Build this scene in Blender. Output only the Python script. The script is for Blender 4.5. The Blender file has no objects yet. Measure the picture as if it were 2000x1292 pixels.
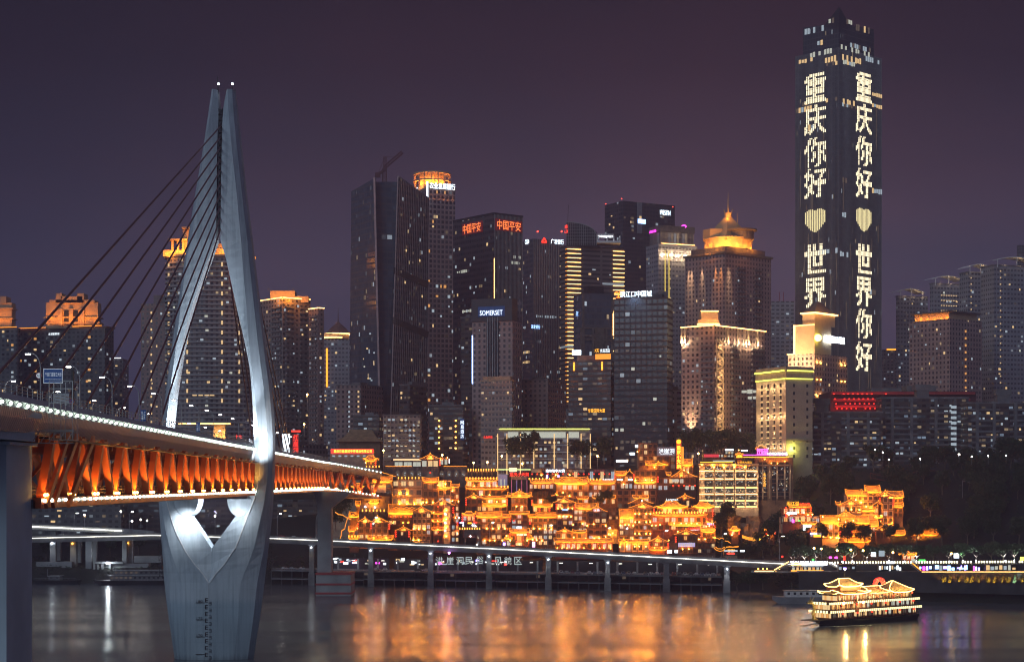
import bpy, math, random
import numpy as np
from mathutils import Vector, Matrix
random.seed(7)
RND = random.random
C = bpy.context.scene.collection
SC = bpy.context.scene
# ------------------------------------------------------------------ camera
FPX, EYE, HZ = 3485.0, 52.0, 945.0          # focal length in pixels of a 2000 px wide frame, eye height, horizon row
cam = bpy.data.objects.new('camera', bpy.data.cameras.new('camera'))
C.objects.link(cam)
cam.location = (0, 0, EYE)
cam.rotation_euler = (math.radians(90), 0, 0)
cam.data.sensor_width = 36.0
cam.data.lens = FPX / 2000 * 36.0
cam.data.shift_y = (HZ - 646.0) / 2000.0
cam.data.clip_start = 1.0
cam.data.clip_end = 20000.0
SC.camera = cam
# ------------------------------------------------------------------ exposure and render settings
SC.view_settings.view_transform = 'Standard'
SC.view_settings.look = 'None'
SC.view_settings.exposure = 0.0
SC.view_settings.gamma = 1.0
cy = SC.cycles
cy.use_denoising = True
cy.filter_width = 1.05
cy.max_bounces = 5
cy.diffuse_bounces = 2
cy.glossy_bounces = 2
cy.transmission_bounces = 2
cy.volume_bounces = 0
cy.transparent_max_bounces = 4
cy.sample_clamp_indirect = 12.0
cy.caustics_reflective = False
cy.caustics_refractive = False
cy.use_light_tree = True
# ------------------------------------------------------------------ night sky over a lit city
W = bpy.data.worlds.new("World")
SC.world = W
W.use_nodes = True
nt = W.node_tree
nt.nodes.clear()
def N(t, typ, **kw):
    n = t.nodes.new(typ)
    for k, v in kw.items():
        setattr(n, k, v)
    return n
def ramp(t, stops, interp='LINEAR'):
    r = N(t, 'ShaderNodeValToRGB')
    r.color_ramp.interpolation = interp
    e = r.color_ramp.elements
    while len(e) < len(stops):
        e.new(0.5)
    for el, (p, c) in zip(e, stops):
        el.position = p
        el.color = (*c, 1) if len(c) == 3 else c
    return r
geo = N(nt, 'ShaderNodeTexCoord')
sep = N(nt, 'ShaderNodeSeparateXYZ')
nt.links.new(geo.outputs['Generated'], sep.inputs[0])
rp = ramp(nt, [(0.0, (.098, .092, .150)), (.06, (.118, .106, .156)), (.115, (.110, .094, .132)), (.17, (.066, .047, .066)),
               (.225, (.034, .020, .029)), (.28, (.014, .008, .013)), (.4, (.06, .06, .09)), (.6, (.13, .14, .19)), (1, (.15, .16, .22))])
az = ramp(nt, [(.0, (1, 1, 1)), (.36, (.42, .46, .55)), (.41, (.62, .66, .74)), (.52, (1.05, .98, 1.0)), (.58, (1.12, 1.0, 1.0)), (.64, (.72, .74, .80)), (1, (1, 1, 1))])
axx = N(nt, 'ShaderNodeMapRange'); axx.inputs[1].default_value = -1; nt.links.new(sep.outputs['X'], axx.inputs[0]); nt.links.new(axx.outputs[0], az.inputs[0])
nt.links.new(sep.outputs['Z'], rp.inputs[0])
nz = N(nt, 'ShaderNodeTexNoise')
nz.inputs['Scale'].default_value = 5.0
nz.inputs['Detail'].default_value = 4.0
mp = N(nt, 'ShaderNodeMapping')
mp.inputs['Scale'].default_value = (1, 1, 2.6)
nt.links.new(geo.outputs['Generated'], mp.inputs[0])
nt.links.new(mp.outputs[0], nz.inputs['Vector'])
nr = ramp(nt, [(.36, (.80, .84, .96)), (.66, (1.16, .98, 1.05))])
nt.links.new(nz.outputs[0], nr.inputs[0])
mx = N(nt, 'ShaderNodeMix', data_type='RGBA', blend_type='MULTIPLY')
mx.inputs[0].default_value = 1.0
mz = N(nt, 'ShaderNodeMix', data_type='RGBA', blend_type='MULTIPLY'); mz.inputs[0].default_value = 1
nt.links.new(rp.outputs[0], mz.inputs[6]); nt.links.new(az.outputs[0], mz.inputs[7])
nt.links.new(mz.outputs[2], mx.inputs[6])
nt.links.new(nr.outputs[0], mx.inputs[7])
bgn = N(nt, 'ShaderNodeBackground')
bgn.inputs[1].default_value = .92
wo = N(nt, 'ShaderNodeOutputWorld')
nt.links.new(mx.outputs[2], bgn.inputs[0])
nt.links.new(bgn.outputs[0], wo.inputs[0])
# the glow of the city on the near bank, low and very soft
sun = bpy.data.objects.new('sun', bpy.data.lights.new('sun', 'SUN'))
C.objects.link(sun)
sun.data.energy = 0.88
sun.data.angle = math.radians(30)
sun.data.color = (.68, .84, 1.0)
sun.rotation_euler = (math.radians(71), 0, math.radians(-28))
# ------------------------------------------------------------------ helpers
def P(px, py, Y):                                  # the point at distance Y seen at a place of the 2000 x 1292 frame
    return Vector(((px - 1000.0) / FPX * Y, Y, EYE + (HZ - py) / FPX * Y))
def PX(px, Y): return (px - 1000.0) / FPX * Y
def PZ(py, Y): return EYE + (HZ - py) / FPX * Y
def wloc(o):                                       # world place of an unrotated chain of parents
    v = Vector((0, 0, 0))
    while o is not None: v += Vector(o.location); o = o.parent
    return v
class MB:
    def __init__(s): s.v = []; s.f = []; s.uv = []
    def face(s, pts, uv=None):
        i = len(s.v); s.v += [tuple(p) for p in pts]; s.f.append(tuple(range(i, i + len(pts))))
        s.uv += uv if uv else [(0.0, 0.0)] * len(pts)
    def box(s, c, size, rz=0.0):
        x, y, z = size[0] / 2, size[1] / 2, size[2] / 2
        ca, sa = math.cos(rz), math.sin(rz)
        q = [(c[0] + a * x * ca - b * y * sa, c[1] + a * x * sa + b * y * ca, c[2] + d * z)
             for a, b, d in ((-1,-1,-1),(1,-1,-1),(1,1,-1),(-1,1,-1),(-1,-1,1),(1,-1,1),(1,1,1),(-1,1,1))]
        dims = ((0,1,5,4,size[0],size[2]),(1,2,6,5,size[1],size[2]),(2,3,7,6,size[0],size[2]),(3,0,4,7,size[1],size[2]))
        for a, b, d, e, w, h in dims:
            s.face([q[a], q[b], q[d], q[e]], [(0,0),(w,0),(w,h),(0,h)])
        s.face([q[4], q[5], q[6], q[7]]); s.face([q[3], q[2], q[1], q[0]])
    def bx(s, x0, x1, y0, y1, z0, z1): s.box(((x0+x1)/2, (y0+y1)/2, (z0+z1)/2), (x1-x0, y1-y0, z1-z0))
    def prism(s, pts, z0, z1, top=True, u0=0.0, pts2=None):      # pts counter-clockwise from above
        p2 = pts2 or pts
        n = len(pts); u = u0
        zz0 = z0 if isinstance(z0, (list, tuple)) else [z0] * n
        zz1 = z1 if isinstance(z1, (list, tuple)) else [z1] * n
        for i in range(n):
            j = (i + 1) % n
            w = math.hypot(pts[j][0] - pts[i][0], pts[j][1] - pts[i][1])
            s.face([(*pts[i][:2], zz0[i]), (*pts[j][:2], zz0[j]), (*p2[j][:2], zz1[j]), (*p2[i][:2], zz1[i])],
                   [(u, 0), (u + w, 0), (u + w, zz1[j] - zz0[j]), (u, zz1[i] - zz0[i])])
            u = math.ceil(u + w)
        if top:
            s.face([(*p2[i][:2], zz1[i]) for i in range(n)])
            s.face([(*pts[i][:2], zz0[i]) for i in range(n - 1, -1, -1)])
    def bar(s, p, q, w, h=None, up=(0, 0, 1)):
        p, q = Vector(p), Vector(q); h = h or w
        d = (q - p); L = d.length
        if L < 1e-6: return
        d /= L; up = Vector(up)
        if abs(d.dot(up)) > .98: up = Vector((0, 1, 0))
        a = d.cross(up).normalized() * (w / 2); b = a.cross(d).normalized() * (h / 2)
        A = [p - a - b, p + a - b, p + a + b, p - a + b]; B = [t + (q - p) for t in A]
        for i in range(4):
            j = (i + 1) % 4; s.face([A[i], A[j], B[j], B[i]], [(0,0),(w,0),(w,L),(0,L)])
        s.face(A[::-1]); s.face(B)
    def tube(s, pts, r, n=8, r2=None):
        pts = [Vector(p) for p in pts]; rings = []
        for i, p in enumerate(pts):
            d = (pts[min(i + 1, len(pts) - 1)] - pts[max(i - 1, 0)]).normalized()
            up = Vector((0, 0, 1)) if abs(d.z) < .95 else Vector((0, 1, 0))
            a = d.cross(up).normalized(); b = a.cross(d)
            rr = r if r2 is None else r + (r2 - r) * i / max(1, len(pts) - 1)
            rings.append([p + (a * math.cos(t) + b * math.sin(t)) * rr for t in (k * 2 * math.pi / n for k in range(n))])
        for A, B in zip(rings, rings[1:]):
            for i in range(n):
                j = (i + 1) % n; s.face([A[i], A[j], B[j], B[i]])
        s.face(rings[0][::-1]); s.face(rings[-1])
    def cyl(s, c, r, z0, z1, n=16, r2=None, top=True):
        r2 = r if r2 is None else r2
        a = [(c[0] + r * math.cos(t), c[1] + r * math.sin(t)) for t in (k * 2 * math.pi / n for k in range(n))]
        b = [(c[0] + r2 * math.cos(t), c[1] + r2 * math.sin(t)) for t in (k * 2 * math.pi / n for k in range(n))]
        s.prism(a, z0, z1, top, 0.0, b)
    def loft(s, rings, caps=True, closed=True):
        n = len(rings[0])
        for A, B in zip(rings, rings[1:]):
            for i in range(n if closed else n - 1):
                j = (i + 1) % n; s.face([A[i], A[j], B[j], B[i]])
        if caps: s.face(list(rings[0])[::-1]); s.face(rings[-1])
    def ball(s, c, r, n=6, m=4, sz=1.0):
        rings = []
        for k in range(1, m):
            t = math.pi * k / m
            rings.append([(c[0] + r * math.sin(t) * math.cos(a), c[1] + r * math.sin(t) * math.sin(a), c[2] - r * sz * math.cos(t))
                          for a in (i * 2 * math.pi / n for i in range(n))])
        for A, B in zip(rings, rings[1:]):
            for i in range(n):
                j = (i + 1) % n; s.face([A[i], A[j], B[j], B[i]])
        b, t = (c[0], c[1], c[2] - r * sz), (c[0], c[1], c[2] + r * sz)
        for i in range(n):
            j = (i + 1) % n; s.face([b, rings[0][j], rings[0][i]]); s.face([t, rings[-1][i], rings[-1][j]])
    def mesh(s, name, mat, off=(0, 0, 0), smooth=False):
        me = bpy.data.meshes.new(name)
        o = off
        me.from_pydata([(v[0] - o[0], v[1] - o[1], v[2] - o[2]) for v in s.v], [], s.f)
        ul = me.uv_layers.new(name='UVMap')
        ul.data.foreach_set('uv', np.array(s.uv, dtype=np.float32).ravel())
        if mat: me.materials.append(mat)
        if smooth: me.shade_smooth()
        return me
    def build(s, name, mat, parent=None, smooth=False, origin=None):
        if not s.f: return None
        off = Vector(origin) if origin is not None else wloc(parent)
        o = bpy.data.objects.new(name, s.mesh(name, mat, off, smooth))
        C.objects.link(o)
        if parent: o.parent = parent
        if origin is not None: o.location = off - wloc(parent)
        return o
def tag(o, label=None, cat=None, group=None, kind=None):
    if label: o['label'] = label
    if cat: o['category'] = cat
    if group: o['group'] = group
    if kind: o['kind'] = kind
    return o
def thing(name, label, cat, loc, group=None):
    o = bpy.data.objects.new(name, None); C.objects.link(o)
    o.location = Vector(loc); o.empty_display_size = 0.5
    return tag(o, label, cat, group)
def place(name, me, parent, loc, rz=0.0, scale=(1, 1, 1)):       # a part that shares its mesh with its repeats
    o = bpy.data.objects.new(name, me); C.objects.link(o)
    o.parent = parent
    o.location = Vector(loc) - wloc(parent)
    o.rotation_euler = (0, 0, rz); o.scale = scale
    return o
# ------------------------------------------------------------------ materials
def material(name, col, rough=.6, metal=0.0, var=.18, scale=.25, bump=0.0, spec=.4):
    m = bpy.data.materials.new(name); m.use_nodes = True; t = m.node_tree
    b = t.nodes['Principled BSDF']
    b.inputs['Roughness'].default_value = rough; b.inputs['Metallic'].default_value = metal
    b.inputs['Specular IOR Level'].default_value = spec
    tc = N(t, 'ShaderNodeTexCoord'); n = N(t, 'ShaderNodeTexNoise')
    n.inputs['Scale'].default_value = scale; n.inputs['Detail'].default_value = 6.0
    t.links.new(tc.outputs['Object'], n.inputs['Vector'])
    r = ramp(t, [(.3, tuple(c * (1 - var) for c in col)), (.7, tuple(min(1, c * (1 + var)) for c in col))])
    t.links.new(n.outputs[0], r.inputs[0]); t.links.new(r.outputs[0], b.inputs['Base Color'])
    if bump:
        bp = N(t, 'ShaderNodeBump'); bp.inputs['Strength'].default_value = bump
        n2 = N(t, 'ShaderNodeTexNoise'); n2.inputs['Scale'].default_value = scale * 8
        t.links.new(tc.outputs['Object'], n2.inputs['Vector'])
        t.links.new(n2.outputs[0], bp.inputs['Height']); t.links.new(bp.outputs[0], b.inputs['Normal'])
    return m
def glow(name, col, strength, sample=True, base=(.05, .05, .05)):
    m = bpy.data.materials.new(name); m.use_nodes = True
    b = m.node_tree.nodes['Principled BSDF']
    b.inputs['Base Color'].default_value = (*base, 1)
    b.inputs['Emission Color'].default_value = (*col, 1); b.inputs['Emission Strength'].default_value = strength
    if not sample: m.cycles.emission_sampling = 'NONE'
    return m
def facade(name, wall, glass, bay, floor, wf, hf, lit=.02, warm=(1, .72, .38), cool=(.75, .88, 1), ls=.7, rough=.25, tone=.6, band=None):
    """wall with a grid of window panes in metres along the wall and up it (UV); a few panes are lit rooms"""
    m = bpy.data.materials.new(name); m.use_nodes = True; t = m.node_tree
    b = t.nodes['Principled BSDF']
    uv = N(t, 'ShaderNodeTexCoord'); sp = N(t, 'ShaderNodeSeparateXYZ'); t.links.new(uv.outputs['UV'], sp.inputs[0])
    def M(op, a, c=None):
        n = N(t, 'ShaderNodeMath', operation=op)
        for i, v in ((0, a), (1, c)):
            if v is None: continue
            if isinstance(v, (int, float)): n.inputs[i].default_value = v
            else: t.links.new(v, n.inputs[i])
        return n.outputs[0]
    cu, cv = M('DIVIDE', sp.outputs[0], bay), M('DIVIDE', sp.outputs[1], floor)
    fu, fv = M('FRACT', cu), M('FRACT', cv)
    mu = M('LESS_THAN', M('ABSOLUTE', M('SUBTRACT', fu, .5)), wf / 2)
    mv = M('LESS_THAN', M('ABSOLUTE', M('SUBTRACT', fv, .52)), hf / 2)
    mask = M('MULTIPLY', mu, mv)
    cell = N(t, 'ShaderNodeCombineXYZ'); t.links.new(M('FLOOR', cu), cell.inputs[0]); t.links.new(M('FLOOR', cv), cell.inputs[1])
    oi = N(t, 'ShaderNodeObjectInfo'); t.links.new(oi.outputs['Random'], cell.inputs[2])
    wn = N(t, 'ShaderNodeTexWhiteNoise', noise_dimensions='3D'); t.links.new(cell.outputs[0], wn.inputs['Vector'])
    sc = N(t, 'ShaderNodeSeparateColor'); t.links.new(wn.outputs['Color'], sc.inputs[0])
    gl = N(t, 'ShaderNodeMix', data_type='RGBA'); gl.inputs[6].default_value = (*[g * (1 - tone) for g in glass], 1); gl.inputs[7].default_value = (*[min(1, g * (1 + tone)) for g in glass], 1)
    t.links.new(sc.outputs[1], gl.inputs[0])
    ns = N(t, 'ShaderNodeTexNoise'); ns.inputs['Scale'].default_value = .06; ns.inputs['Detail'].default_value = 5
    t.links.new(uv.outputs['Object'], ns.inputs['Vector'])
    wl = ramp(t, [(.3, tuple(c * .8 for c in wall)), (.7, tuple(c * 1.15 for c in wall))]); t.links.new(ns.outputs[0], wl.inputs[0])
    mx = N(t, 'ShaderNodeMix', data_type='RGBA'); t.links.new(mask, mx.inputs[0]); t.links.new(wl.outputs[0], mx.inputs[6]); t.links.new(gl.outputs[2], mx.inputs[7])
    t.links.new(mx.outputs[2], b.inputs['Base Color'])
    rr = N(t, 'ShaderNodeMapRange'); t.links.new(mask, rr.inputs[0]); rr.inputs[3].default_value = .75; rr.inputs[4].default_value = rough
    t.links.new(rr.outputs[0], b.inputs['Roughness'])
    em = M('MULTIPLY', mask, M('LESS_THAN', sc.outputs[0], min(.9, lit * 5 + .03) if lit < .3 else lit))
    em = M('MULTIPLY', em, M('MULTIPLY', M('ADD', M('POWER', sc.outputs[1], 5), .05), ls))
    ec = N(t, 'ShaderNodeMix', data_type='RGBA'); ec.inputs[6].default_value = (*warm, 1); ec.inputs[7].default_value = (*cool, 1)
    t.links.new(M('GREATER_THAN', sc.outputs[2], .45), ec.inputs[0])
    t.links.new(ec.outputs[2], b.inputs['Emission Color']); t.links.new(em, b.inputs['Emission Strength'])
    m.cycles.emission_sampling = 'NONE'
    return m
# ------------------------------------------------------------------ text as thin solid letters
_tx = {}
def text_mesh(s):
    if s in _tx: return _tx[s]
    cu = bpy.data.curves.new('lettering', 'FONT'); cu.body = s; cu.align_x = 'CENTER'; cu.align_y = 'CENTER'; cu.resolution_u = 2
    o = bpy.data.objects.new('lettering', cu); C.objects.link(o)
    dg = bpy.context.evaluated_depsgraph_get(); dg.update()
    me = o.evaluated_get(dg).to_mesh()
    v = np.array([p.co[:] for p in me.vertices]) if len(me.vertices) else np.zeros((1, 3))
    me.calc_loop_triangles()
    f = [tuple(p.vertices) for p in me.loop_triangles]
    o.evaluated_get(dg).to_mesh_clear()
    bpy.data.objects.remove(o); bpy.data.curves.remove(cu)
    lo, hi = v.min(0), v.max(0)
    v[:, :2] -= ((lo + hi) / 2)[:2]
    _tx[s] = (v, f, hi - lo)
    return _tx[s]
def text(name, s, mat, parent, c, w, h, rz=0.0, vertical=False, mirror=False):
    """letters centred on c, w wide and h tall, facing local -Y turned by rz"""
    mb = MB(); c = Vector(c); u = Vector((math.cos(rz), math.sin(rz), 0)); nrm = Vector((math.sin(rz), -math.cos(rz), 0))
    items = [(s, 0.0, w, h)]
    if vertical:
        k = len(s); items = [(ch, (k / 2 - .5 - i) * h / k, w, h / k * .86) for i, ch in enumerate(s)]
    for ss, dz, ww, hh in items:
        v, f, d = text_mesh(ss)
        sx, sz = ww / max(d[0], 1e-3), hh / max(d[1], 1e-3)
        q = [c + u * (p[0] * sx) + Vector((0, 0, dz + p[1] * sz)) for p in v]
        for t in f:
            mb.face([q[i] + nrm * .1 for i in t])
    return mb.build(name, mat, parent)
PW = {'strut_floodlight': 12, 'eave_floodlight': 5, 'gable_light': 5, 'wall_light': 5.5, 'tower_floodlight': 2.8, 'wall_washer': 9, 'facade_floodlight': 2, 'crown_floodlight': .62, 'tree_uplight': 4, 'shrub_uplight': 9, 'boat_floodlight': 3, 'rock_floodlight': 2.5, 'column_floodlight': .8, 'deck_light': .5}
def lamp(kind, loc, power, col, size=.3, target=None, angle=60, blend=.8, name='floodlight', sy=None):
    l = bpy.data.lights.new(name, kind); l.energy = power * PW.get(name, 1); l.color = col if name != 'crown_floodlight' else (col[0], col[1] * .72, col[2] * .5)
    if kind == 'AREA':
        l.size = size
        if sy: l.shape = 'RECTANGLE'; l.size_y = sy
    else: l.shadow_soft_size = size
    if kind == 'SPOT': l.spot_size = math.radians(angle); l.spot_blend = blend
    o = bpy.data.objects.new(name, l); C.objects.link(o); o.location = loc
    if target is not None:
        o.rotation_euler = (Vector(target) - Vector(loc)).to_track_quat('-Z', 'Y').to_euler()
    return o
ORANGE = (1.0, .28, .02)
AMBER = (1.0, .46, .10)
WARM = (1.0, .68, .36)
COOLW = (.85, .93, 1.0)
M_ = {}
M_['conc'] = material('concrete', (.30, .31, .32), .8, var=.22, scale=.12, bump=.1)
M_['concd'] = material('weathered_concrete', (.16, .16, .17), .85, var=.35, scale=.2, bump=.15)
M_['tower'] = material('painted_concrete', (.42, .49, .54), .45, var=.10, scale=.08, bump=.02)
t = M_['tower'].node_tree; b = t.nodes['Principled BSDF']; old = b.inputs['Base Color'].links[0].from_socket      # pour joints, rain streaks and the silt line of floods
tc = N(t, 'ShaderNodeTexCoord'); sx = N(t, 'ShaderNodeSeparateXYZ'); t.links.new(tc.outputs['Object'], sx.inputs[0])
jm = N(t, 'ShaderNodeMath', operation='PINGPONG'); jm.inputs[1].default_value = 2.6; t.links.new(sx.outputs[2], jm.inputs[0])
jr = ramp(t, [(.0, (.72, .73, .74)), (.05, (1, 1, 1))]); t.links.new(jm.outputs[0], jr.inputs[0])
st = N(t, 'ShaderNodeTexNoise'); st.inputs['Scale'].default_value = 1; st.inputs['Detail'].default_value = 5; sm = N(t, 'ShaderNodeMapping'); sm.inputs['Scale'].default_value = (1.4, 1.4, .05); t.links.new(tc.outputs['Object'], sm.inputs[0]); t.links.new(sm.outputs[0], st.inputs['Vector'])
sr = ramp(t, [(.36, (.80, .82, .83)), (.56, (1, 1, 1))]); t.links.new(st.outputs[0], sr.inputs[0])
wz = N(t, 'ShaderNodeMath', operation='MULTIPLY_ADD'); wz.inputs[1].default_value = .05; t.links.new(sx.outputs[2], wz.inputs[0]); sn = N(t, 'ShaderNodeMath', operation='MULTIPLY'); sn.inputs[1].default_value = .16; t.links.new(st.outputs[0], sn.inputs[0]); t.links.new(sn.outputs[0], wz.inputs[2])
wr = ramp(t, [(.05, (.30, .33, .33)), (.16, (.62, .68, .70)), (.9, (.74, .82, .86)), (1, (1, 1, 1))]); t.links.new(wz.outputs[0], wr.inputs[0])
for k in (jr, sr, wr): m = N(t, 'ShaderNodeMix', data_type='RGBA', blend_type='MULTIPLY'); m.inputs[0].default_value = 1; t.links.new(old, m.inputs[6]); t.links.new(k.outputs[0], m.inputs[7]); old = m.outputs[2]
t.links.new(old, b.inputs['Base Color'])
M_['pier'] = material('pale_concrete', (.46, .56, .62), .75, var=.15, scale=.1, bump=.05)
M_['quay'] = material('stained_concrete', (.055, .052, .055), .9, var=.5, scale=.15, bump=.2)
M_['dark'] = material('dark_steel', (.03, .03, .035), .5, .3)
M_['steel'] = material('galvanised_steel', (.32, .33, .35), .45, .4)
M_['white'] = material('white_paint', (.72, .72, .72), .5, var=.08)
M_['truss'] = material('red_orange_paint', (.60, .14, .04), .42, var=.15, scale=.3)
M_['cable'] = material('dark_red_sheath', (.10, .018, .022), .4, var=.1)
M_['asphalt'] = material('asphalt', (.05, .05, .055), .85, var=.3, scale=.5)
M_['timber'] = material('dark_timber', (.085, .045, .028), .7, var=.35, scale=.8)
M_['timberr'] = material('red_timber', (.16, .045, .025), .65, var=.3, scale=.8)
M_['plaster'] = material('cream_plaster', (.40, .31, .23), .85, var=.25, scale=.4)
M_['plasterb'] = material('brown_plaster', (.21, .13, .085), .85, var=.3, scale=.4)
M_['stone'] = material('grey_brick', (.13, .115, .11), .9, var=.4, scale=.6, bump=.2)
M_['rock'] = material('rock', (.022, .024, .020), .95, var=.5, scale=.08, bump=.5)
M_['brick'] = material('red_brick', (.20, .10, .075), .85, var=.3, scale=.3)
M_['roofflat'] = material('roof_felt', (.08, .08, .085), .9)
M_['glassd'] = material('dark_glass', (.02, .025, .03), .12, var=.3, spec=.6)
M_['frame'] = material('window_frame', (.13, .12, .12), .5)
M_['redpaint'] = material('red_paint', (.38, .05, .05), .5)
M_['blue'] = material('sign_blue', (.02, .10, .35), .4, var=.05)
M_['leaf'] = material('leaves', (.035, .055, .022), .7, var=.5, scale=.6)
M_['leafp'] = material('pale_leaves', (.07, .10, .05), .7, var=.45, scale=.6)
M_['bark'] = material('bark', (.14, .11, .08), .9, var=.3, scale=2)
# roof tiles: ribs across the slope
def tiles(name, col):
    m = material(name, col, .6, var=.3, scale=.5); t = m.node_tree; b = t.nodes['Principled BSDF']
    tc = N(t, 'ShaderNodeTexCoord'); w = N(t, 'ShaderNodeTexWave', bands_direction='X')
    w.inputs['Scale'].default_value = .55; w.inputs['Distortion'].default_value = .15
    t.links.new(tc.outputs['UV'], w.inputs['Vector'])
    bp = N(t, 'ShaderNodeBump'); bp.inputs['Strength'].default_value = .6; bp.inputs['Distance'].default_value = .12
    t.links.new(w.outputs[0], bp.inputs['Height']); t.links.new(bp.outputs[0], b.inputs['Normal'])
    return m
M_['tile'] = tiles('roof_tiles', (.30, .20, .11))
E_ = {}
E_['led'] = glow('warm_led_strip', (1, .31, .02), 2.0)
E_['ledlow'] = glow('orange_led_strip', (1, .30, .02), 3.2)
E_['bulb'] = glow('amber_lamp', (1, .42, .06), 42.0)
E_['bulbs'] = glow('amber_small_lamp', (1, .40, .05), 16.0)
E_['ledw'] = glow('white_led', (.80, 1, .82), 11.0)
E_['ledline'] = glow('white_led_line', (1, .97, .84), 6.0)
E_['cool'] = glow('cool_lamp', (.80, .90, 1), 40.0)
E_['street'] = glow('street_lamp_glass', (1, .93, .82), 55.0)
E_['sodium'] = glow('sodium_lamp_glass', (1, .50, .12), 60.0)
E_['winw'] = glow('lit_room_warm', (1, .66, .30), 1.0, False)
E_['wino'] = glow('lit_room_orange', (1, .45, .12), .9, False)
E_['winc'] = glow('lit_room_cool', (.72, .88, 1), .55, False)
E_['wing'] = glow('lit_room_pale', (.95, .98, .82), .6, False)
E_['windim'] = glow('dim_room', (1, .72, .5), .10, False)
E_['red'] = glow('red_neon', (1, .03, .015), 3.2)
E_['redl'] = glow('red_lantern_paper', (1, .035, .01), 2.2)
E_['redyel'] = glow('yellow_neon', (1, .42, .02), 3.0)
E_['wsign'] = glow('white_sign_letters', (.82, .92, 1), 2.6)
E_['wbright'] = glow('bright_white_sign', (.72, .88, 1), 5.5)
E_['bsign'] = glow('blue_sign_letters', (.30, .52, 1), 5.0)
E_['pink'] = glow('magenta_neon', (1, .05, .75), 7.0)
E_['green'] = glow('green_neon', (.1, 1, .15), 2.0)
E_['violet'] = glow('violet_neon', (.35, .25, 1), 7.0)
E_['gold'] = glow('golden_led_strip', (1, .52, .16), 6.0)
E_['lime'] = glow('lime_led_strip', (.95, 1, .12), 3.0)
E_['dot'] = glow('facade_led', (1, .82, .46), 3.0, False)
E_['avi'] = glow('red_beacon', (1, .05, .03), 8.0)
# shared unit window box, front face on local y=0 side, facing -Y
def unit(mat, name='window', d=.12):
    b = MB(); b.bx(-.5, .5, -d, .12, -.5, .5); return b.mesh(name, mat)
U_ = {k: unit(E_[k]) for k in ('winw', 'wino', 'winc', 'wing', 'windim', 'dot')}
U_['rl'] = unit(E_['red'], 'red_lamp')
U_['gold'] = unit(glow('window_head_light', (1, .62, .26), 2.2), 'window_light')
U_['glassd'] = unit(M_['glassd'])
def bulb_mesh(mat, r, name='lamp', n=6):
    b = MB(); b.ball((0, 0, 0), r, n, 4); return b.mesh(name, mat)
B_ = {'bulb': bulb_mesh(E_['bulb'], .26), 'bulbs': bulb_mesh(E_['bulbs'], .28), 'ledw': bulb_mesh(E_['ledw'], .25), 'cool': bulb_mesh(E_['cool'], .3),
      'node': bulb_mesh(glow('strut_lamp', (1, .50, .09), 42.0), .24), 'avi': bulb_mesh(E_['avi'], .7)}
# ================================================================== ground, water, bank
def interp(x, xs, ys): return float(np.interp(x, xs, ys))
SHX = (-600, -400, -76, 119, 130, 165, 230, 400, 700); SHY = (955, 950, 928, 868, 845, 805, 772, 740, 720)
def shore(X): return interp(X, SHX, SHY)
def hash2(x, y):
    return math.sin(x * .031 + 1.3) * math.cos(y * .027 + .4) + .5 * math.sin(x * .083 + y * .061) + .35 * math.sin(x * .21 - y * .17 + 2)
def ground(X, Y):
    t = Y - shore(X)
    zc = interp(t if t < 40 else max(40, t - 52 * max(0.0, 1 - abs(X - 128) / 42.0)), (-40, -8, 0, 8, 70, 100, 126, 300, 800, 3000), (-6, -3, .4, 6.5, 14.5, 19, 61, 64, 74, 150))
    zr = interp(t if t < 60 else max(60, t - 40 * max(0.0, 1 - abs(X - 135) / 42.0)), (-40, -8, 0, 16, 17, 28, 30, 84, 120, 190, 260, 800, 3000), (-6, -3, .4, 11.5, 12.4, 12.6, 15.6, 15.8, 30, 58, 64, 74, 150))
    k = min(1, max(0, (X - 118) / 22.0))
    z = zc * (1 - k) + zr * k
    if t > 95: z += hash2(X, Y) * min(1.6, (t - 95) * .05)
    return z
mb = MB()
xs = sorted(set(list(np.arange(-700, 900, 14.0)) + [119., 130.])); ys = list(np.arange(700, 1060, 5.0)) + list(np.arange(1060, 1400, 30.0)) + [1500, 1800, 2300, 3200, 5000]
gz = [[ground(x, y) for x in xs] for y in ys]
me = bpy.data.meshes.new('terrain')
vv = [(x, y, gz[j][i]) for j, y in enumerate(ys) for i, x in enumerate(xs)]
nx = len(xs)
me.from_pydata(vv, [], [(j*nx+i, j*nx+i+1, (j+1)*nx+i+1, (j+1)*nx+i) for j in range(len(ys)-1) for i in range(nx-1)])
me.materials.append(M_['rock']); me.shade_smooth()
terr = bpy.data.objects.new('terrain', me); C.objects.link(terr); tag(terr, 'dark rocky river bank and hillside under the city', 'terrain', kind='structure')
# river
wm = bpy.data.materials.new('river_water'); wm.use_nodes = True; t = wm.node_tree; b = t.nodes['Principled BSDF']
b.inputs['Base Color'].default_value = (.085, .105, .125, 1); b.inputs['Roughness'].default_value = .27
b.inputs['IOR'].default_value = 1.5; b.inputs['Specular IOR Level'].default_value = .6
tc = N(t, 'ShaderNodeTexCoord'); mp = N(t, 'ShaderNodeMapping'); mp.inputs['Scale'].default_value = (.035, .16, 1)
t.links.new(tc.outputs['Object'], mp.inputs[0])
n1 = N(t, 'ShaderNodeTexNoise'); n1.inputs['Scale'].default_value = 1.0; n1.inputs['Detail'].default_value = 6; n1.inputs['Roughness'].default_value = .62
t.links.new(mp.outputs[0], n1.inputs['Vector'])
bp = N(t, 'ShaderNodeBump'); bp.inputs['Strength'].default_value = .20; bp.inputs['Distance'].default_value = .5
t.links.new(n1.outputs[0], bp.inputs['Height']); t.links.new(bp.outputs[0], b.inputs['Normal'])
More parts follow.
